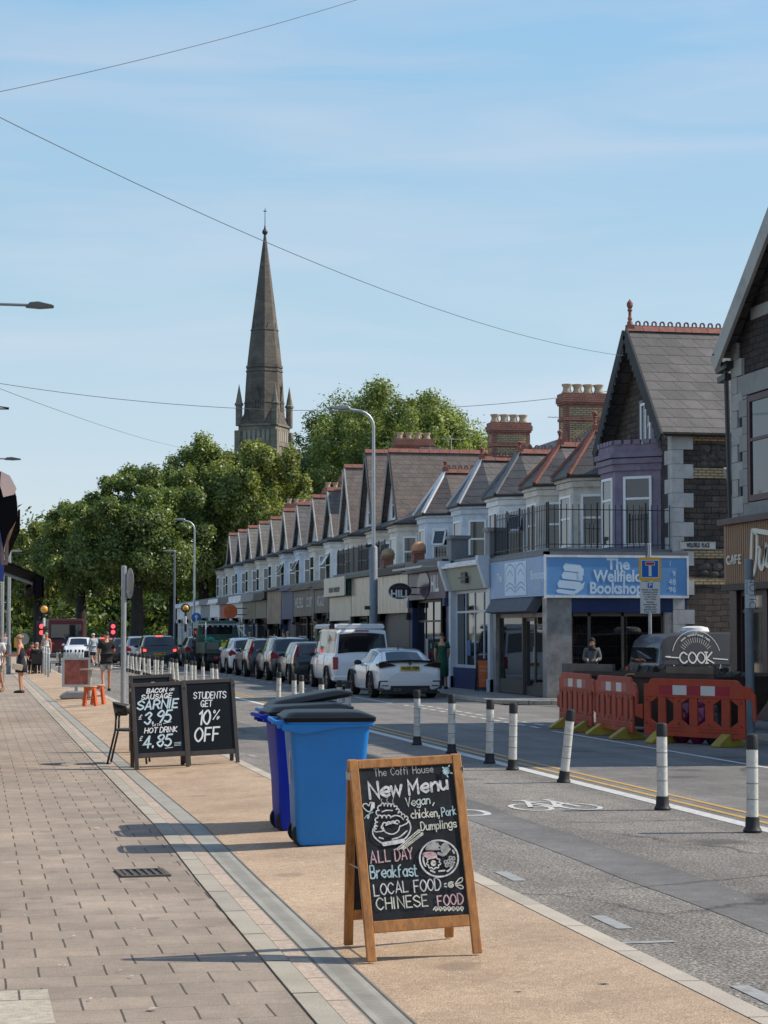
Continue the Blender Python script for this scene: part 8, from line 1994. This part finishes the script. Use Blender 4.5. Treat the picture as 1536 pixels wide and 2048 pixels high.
    for n in 'LR':
        RD.update({'hip'+n:.088,'knee'+n:.056,'ankle'+n:.038,'heel'+n:.036,'toe'+n:.03,'sho'+n:.062,'elb'+n:.042,'wri'+n:.03,'palm'+n:(.022,.04),'th'+n:.013,'tt'+n:.010})
        for j in range(4): RD.update({'f%d%s'%(j,n):.011,'g%d%s'%(j,n):.009,'h%d%s'%(j,n):.0075})
    order = list(V); ix = {n: i for i, n in enumerate(order)}
    kr = lambda r, f=1.0: tuple(q*k*f for q in r) if isinstance(r, tuple) else r*k*f
    skinobj('body', [V[n] for n in order], [(ix[a], ix[b]) for a, b in E], [kr(RD[n]) for n in order], skin, t, ix['pelvis'])
    def garment(nm, names, edges, grow, mat, root):
        i2 = {n: i for i, n in enumerate(names)}
        skinobj(nm, [V[n] for n in names], [(i2[a], i2[b]) for a, b in edges], [tuple((q*k+grow) for q in (RD[n] if isinstance(RD[n], tuple) else (RD[n],)*2)) for n in names], mat, t, i2[root])
    if top:
        V['nk'] = V['upper'].lerp(V['neck'],.55); RD['nk'] = .06; nm = ['pelvis','waist','chest','upper','nk']; ed = [('pelvis','waist'),('waist','chest'),('chest','upper'),('upper','nk')]
        for n in 'LR':
            if sleeve != 'none':
                V['se'+n] = V['sho'+n].lerp(V['elb'+n], .72); RD['se'+n] = .056; nm += ['sho'+n,'se'+n]; ed += [('upper','sho'+n),('sho'+n,'se'+n)]
                if sleeve == 'long': nm += ['elb'+n,'wri'+n]; ed += [('se'+n,'elb'+n),('elb'+n,'wri'+n)]
        V['hem'] = V['pelvis'].lerp(V['waist'],-.55); RD['hem'] = (.155*slim,.118); nm = ['hem']+nm; ed = [('hem','pelvis')]+ed; garment('shirt', nm, ed, .022, top, 'pelvis')
    if bottom:
        nm = ['waist','pelvis']; ed = [('waist','pelvis')]
        V['wb'] = V['pelvis'].lerp(V['waist'],.6); RD['wb'] = (.135*slim,.105); nm = ['wb','pelvis']; ed = [('wb','pelvis')]
        for n in 'LR':
            f = .78 if legs == 'short' else 1.0
            if legs == 'short': V['le'+n] = V['hip'+n].lerp(V['knee'+n], f); RD['le'+n] = .078; nm += ['hip'+n,'le'+n]; ed += [('pelvis','hip'+n),('hip'+n,'le'+n)]
            else: nm += ['hip'+n,'knee'+n,'ankle'+n]; ed += [('pelvis','hip'+n),('hip'+n,'knee'+n),('knee'+n,'ankle'+n)]
        garment('shorts' if legs == 'short' else 'trousers', nm, ed, .02, bottom, 'pelvis')
    if dress:
        m = MB(); prof = [(.155,.115,1.36),(.16,.125,1.28),(.135,.105,1.10),(.175,.135,.95),(.20,.165,.80),(.215,.185,.62 if legs != 'midi' else .4)]; n = 18
        for (a, b, z) in prof:
            c = Vector((0, max(0,(z-.95))*bend, z))
            for j in range(n): q = 2*math.pi*j/n; m.v.append(tuple((c+Vector((a*slim*math.cos(q), b*math.sin(q), .0)))*k))
        for i in range(len(prof)-1):
            for j in range(n): m.f.append((i*n+j,i*n+(j+1)%n,(i+1)*n+(j+1)%n,(i+1)*n+j)); m.mi.append(0)
        if strap:
            for s in (-1, 1): m.tube([V['chest']+Vector((s*.1,.09,.03))*k, V['upper']+Vector((s*.1,.0,.09))*k, V['chest']+Vector((s*.08,-.10,.02))*k], .014, 6)
        o = m.build('dress', dress, t, smooth=True); o.modifiers.new('s','SOLIDIFY').thickness = .008
        if sleeve == 'short':
            for n_ in 'LR':
                a, b = V['sho'+n_], V['sho'+n_].lerp(V['elb'+n_],.55); m = MB(); m.tube([V['upper'].lerp(a,.45), a, b], [.075*k,.078*k,.07*k], 10); m.build('sleeve', dress, t, smooth=True)
    if shoes:
        for n in 'LR':
            a, h, b = V['ankle'+n], V['heel'+n], V['toe'+n]
            m = MB(); m.tube([h+Vector((0,-.04,0))*k, h+Vector((0,.0,.0))*k, (h+b)/2, b, b+Vector((0,.05,-.005))*k], [.03*k,.05*k,.052*k,.045*k,.02*k], 10); m.build('shoe', shoes, t, smooth=True)
    hc = V['skull']
    if cap:
        m = MB(); m.ell(hc+Vector((0,-.005,.022))*k, (.092*k,.112*k,.10*k), 14, 10, zmin=-.1); m.prism([(-.07*k,.07*k),(.07*k,.07*k),(.055*k,.18*k),(-.055*k,.18*k)], ((hc.x,hc.y,hc.z+.025*k),(1,0,0),(0,1,0),(0,0,1)), .008); m.build('cap', cap, t, smooth=True)
    if hair:
        m = MB(); m.ell(hc+Vector((0,-.018,.018))*k, (.088*k,.106*k,.102*k), 14, 10, zmin=-.25)
        if hairlen: m.tube([hc+Vector((0,-.07,.03))*k, hc+Vector((0,-.105,-.06))*k, hc+Vector((0,-.10,-.06-hairlen))*k], [.07*k,.075*k,.03*k], 10)
        m.build('hair', hair, t, smooth=True)
    for s in (-1, 1):
        m = MB(); m.ell(V['jaw'].lerp(V['skull'],.4)+Vector((s*.078,-.005,0))*k, (.012*k,.024*k,.032*k), 8, 6); m.build('ear', skin, t, smooth=True)
    if face:
        for s in (-1, 1): m = MB(); m.ell(V['skull']+Vector((s*.032,.088,-.02))*k, (.013*k,.008*k,.008*k), 8, 6); m.build('eye', MAT['black'], t, smooth=True)
        m = MB(); m.ell(V['jaw']+Vector((0,.072,-.015))*k, (.026*k,.008*k,.007*k), 8, 5); m.build('mouth', M('lips', (.25,.07,.06), .5), t, smooth=True)
    return t, V, k
camf = math.atan2
def face_cam(p): return math.atan2(-p.x, p.y)    # heading with the back towards the camera
BLKC, NAVYC, WHTC, GRYC, GREENC, REDC = cloth('black cotton', (.014,.014,.018)), cloth('navy cotton', (.016,.018,.035)), cloth('white cotton', (.62,.63,.64)), cloth('pale grey cotton', (.42,.42,.40)), cloth('green cotton', (.012,.09,.045)), cloth('red cotton', (.32,.025,.03))
SHOEB, SHOEW = M('black shoe', (.015,.014,.014), .5), M('white shoe', (.55,.55,.55), .5)
# woman with phone, facing left
g = G(42, 1386, .004)
t, V, k = person('woman in a short navy strappy dress looking at a phone, bag at hip', g, R(78), 1.64, SK2, HAIRL, .0, dress=NAVYC, sleeve='none', strap=True, shoes=SHOEB, arms=((.16,.95),(.14,.98)), bend=.10, female=True)
m = MB(); m.ell(V['skull']+Vector((0,-.10,.05))*k, (.05*k,.05*k,.05*k), 10, 8); m.build('hair_bun', HAIRL, t, smooth=True)
hp = (V['g1L']+V['g1R'])/2; m = MB(); m.box(hp.x-.035,hp.y+.0,hp.z-.02,hp.x+.035,hp.y+.012,hp.z+.12); tag(m.build('phone', MAT['black'], None, tuple(g), (0,0,R(78))), 'phone held by the woman in the navy dress', 'phone')
m = MB(); m.box(-.14,.0,.0,.14,.07,.17); bg = m.build('bag', M('pale tan bag', (.50,.42,.32), .5, .1), None, tuple(g+Vector((-.12,-.26,.66))), (0,R(12),R(10)), bevel=.01); tag(bg, 'pale tan shoulder bag hanging beside the navy dress', 'bag')
m = MB(); m.tube([(.05,.03,.17),(.13,.12,.48),(.22,.2,.72)], .008, 6); m.build('strap', MAT['black'], bg)
# partly visible person at the left edge
g = G(-6, 1384, .004); person('person at the far left pavement edge, one bare leg and sandal in view', g, R(150), 1.68, SK2, HAIRB, .1, top=WHTC, sleeve='short', bottom=cloth('pale green cotton', (.35,.42,.30)), legs='short', shoes=M('tan sandal', (.25,.12,.06), .6), stride=.16, female=True)
# man in black t shirt
g = G(212, 1382, RZ); person('man in a black t-shirt and pale grey shorts walking away beside the wands', g, face_cam(g)+R(8), 1.80, SK2, HAIRD, 0, top=BLKC, sleeve='short', bottom=GRYC, legs='short', shoes=SHOEB, stride=.12, arms=((.05,.1),(.16,.75)))
# man in cap
g = G(186, 1334, RZ); person('man in a white cap, pale grey top and black shorts crossing the road', g, face_cam(g)+R(35), 1.72, SK2, None, 0, top=cloth('pale blue grey cotton', (.38,.44,.50)), sleeve='long', bottom=BLKC, legs='short', shoes=SHOEW, stride=.2, arms=((.1,.6),(-.05,.2)), cap=WHTC)
g = G(9, 1331, .004); person('man in a white shirt and dark trousers at the left edge by the pale columns', g, R(160), 1.74, SK2, HAIRD, 0, top=WHTC, sleeve='short', bottom=BLKC, legs='long', shoes=SHOEB, stride=.06, arms=((.05,.3),(.05,.3)))
g = G(92, 1338, .05); person('grey haired person in white top and pale trousers by the steel posts', g, R(170), 1.66, SK2, HAIRG, .05, top=WHTC, sleeve='none', bottom=cloth('pale trousers', (.55,.55,.52)), legs='long', shoes=SHOEB, stride=.03, female=True, face=True)
# people seated at pavement tables
def ptable(label, X, Y):
    t = thing('cafe_table', label, 'table', (X, Y, .004)); m = MB(); m.box(-.32,-.32,.70,.32,.32,.73); m.build('tabletop', MAT['galv'], t); m = MB(); m.lathe([(.03,.02),(.03,.70)], 8); m.build('pedestal', MAT['black'], t); m = MB(); m.box(-.22,-.03,0,.22,.03,.02); m.box(-.03,-.22,.0,.03,-.031,.02); m.box(-.03,.031,.0,.03,.22,.02); m.build('base', MAT['black'], t)
def pchair(label, X, Y, rz):
    t = thing('cafe_chair', label, 'chair', (X, Y, .004), rz, group='dark chairs at the distant pavement tables'); m = MB(); m.box(-.22,-.22,.43,.22,.22,.46); m.build('seat', BCH, t); m = MB(); m.box(-.22,-.24,.46,.22,-.21,.85); m.build('backrest', BCH, t)
    for sx in (-1, 1):
        for sy in (-1, 1): m = MB(); m.box(sx*.2-.015,sy*.2-.015,0,sx*.2+.015,sy*.2+.015,.43); m.build('leg', MAT['black'], t)
q = G(72, 1348, 0); X1, Y1 = q.x, q.y
ptable('small metal pavement table beside the seated pair', X1, Y1); pchair('chair of the seated grey haired person in black and red', X1+.0, Y1-.75, 0); pchair('chair turned towards the camera across the pavement table', X1-.15, Y1+.75, math.pi); pchair('empty dark chair right of the pavement table', X1+.75, Y1-.1, R(80))
person('grey haired seated person in a black jacket, back turned, at a pavement table', (X1, Y1-.75, .02), 0, 1.7, SK2, HAIRG, 0, top=BLKC, sleeve='long', bottom=BLKC, legs='long', shoes=SHOEB, sit=True, arms=((.1,.7),(.1,.7)))
person('seated person in a red shirt facing the camera across the pavement table', (X1-.15, Y1+.75, .02), math.pi, 1.7, SK2, HAIRD, 0, top=REDC, sleeve='short', bottom=BLKC, legs='long', shoes=SHOEB, sit=True, arms=((.1,.7),(.1,.7)))
# right hand pavement
q = Vector((PY(884,1272,58.3).x, 58.3, FPZ)); person('woman in a green dress with open back standing beyond the sports coupe', q, face_cam(q)+R(-10), 1.66, SK2, HAIRB, .0, dress=GREENC, sleeve='short', legs='midi', shoes=SHOEB, arms=((.0,.1),(.12,.6)), female=True, stride=.04)
q = Vector((PY(1184,1283,48.4).x, 48.4, FPZ)); t, V, k = person('woman in a black headscarf and grey coat standing before the bookshop window', q, math.pi+face_cam(q), 1.53, SK2, None, 0, top=cloth('grey wool coat', (.10,.105,.115)), sleeve='long', bottom=BLKC, legs='long', shoes=SHOEB, arms=((.1,.95),(.1,.95)), female=True, face=True)
m = MB(); m.ell(V['skull']+Vector((0,-.028,.005))*k, (.10*k,.105*k,.125*k), 16, 12); m.tube([V['jaw']+Vector((0,-.02,-.03))*k, V['neck']+Vector((0,.0,-.02))*k, V['upper']+Vector((0,.02,-.0))*k], [.088*k,.105*k,.15*k], 14); m.build('headscarf', cloth('black headscarf', (.01,.01,.012)), t, smooth=True)
q = Vector((PY(568,1270,88).x, 88, FPZ)); person('tall pedestrian in maroon on the far pavement above the grey car roofs', q, face_cam(q)+R(20), 1.74, SK2, HAIRB, 0, top=cloth('maroon cotton', (.12,.03,.05)), sleeve='short', bottom=NAVYC, legs='long', shoes=SHOEB, stride=.1)
q = Vector((PY(576,1272,87).x, 87, FPZ)); person('grey haired pedestrian in mauve directly right of the maroon one', q, face_cam(q)-R(25), 1.72, SK2, HAIRG, 0, top=cloth('mauve cotton', (.18,.10,.14)), sleeve='short', bottom=NAVYC, legs='long', shoes=SHOEB, stride=.08)
q = Vector((PY(500,1272,100).x, 100, FPZ)); person('grey haired pedestrian on the far pavement beyond the small white car', q, face_cam(q), 1.70, SK2, HAIRG, 0, top=NAVYC, sleeve='long', bottom=BLKC, legs='long', shoes=SHOEB, stride=.08)
q = Vector((PY(392,1282,96.5).x, 96.5, RZ)); person('man in dark clothes standing in the road left of the tipper truck', q, R(-60), 1.72, SK3, HAIRD, 0, top=BLKC, sleeve='short', bottom=NAVYC, legs='long', shoes=SHOEB, arms=((.1,.7),(.05,.3)))
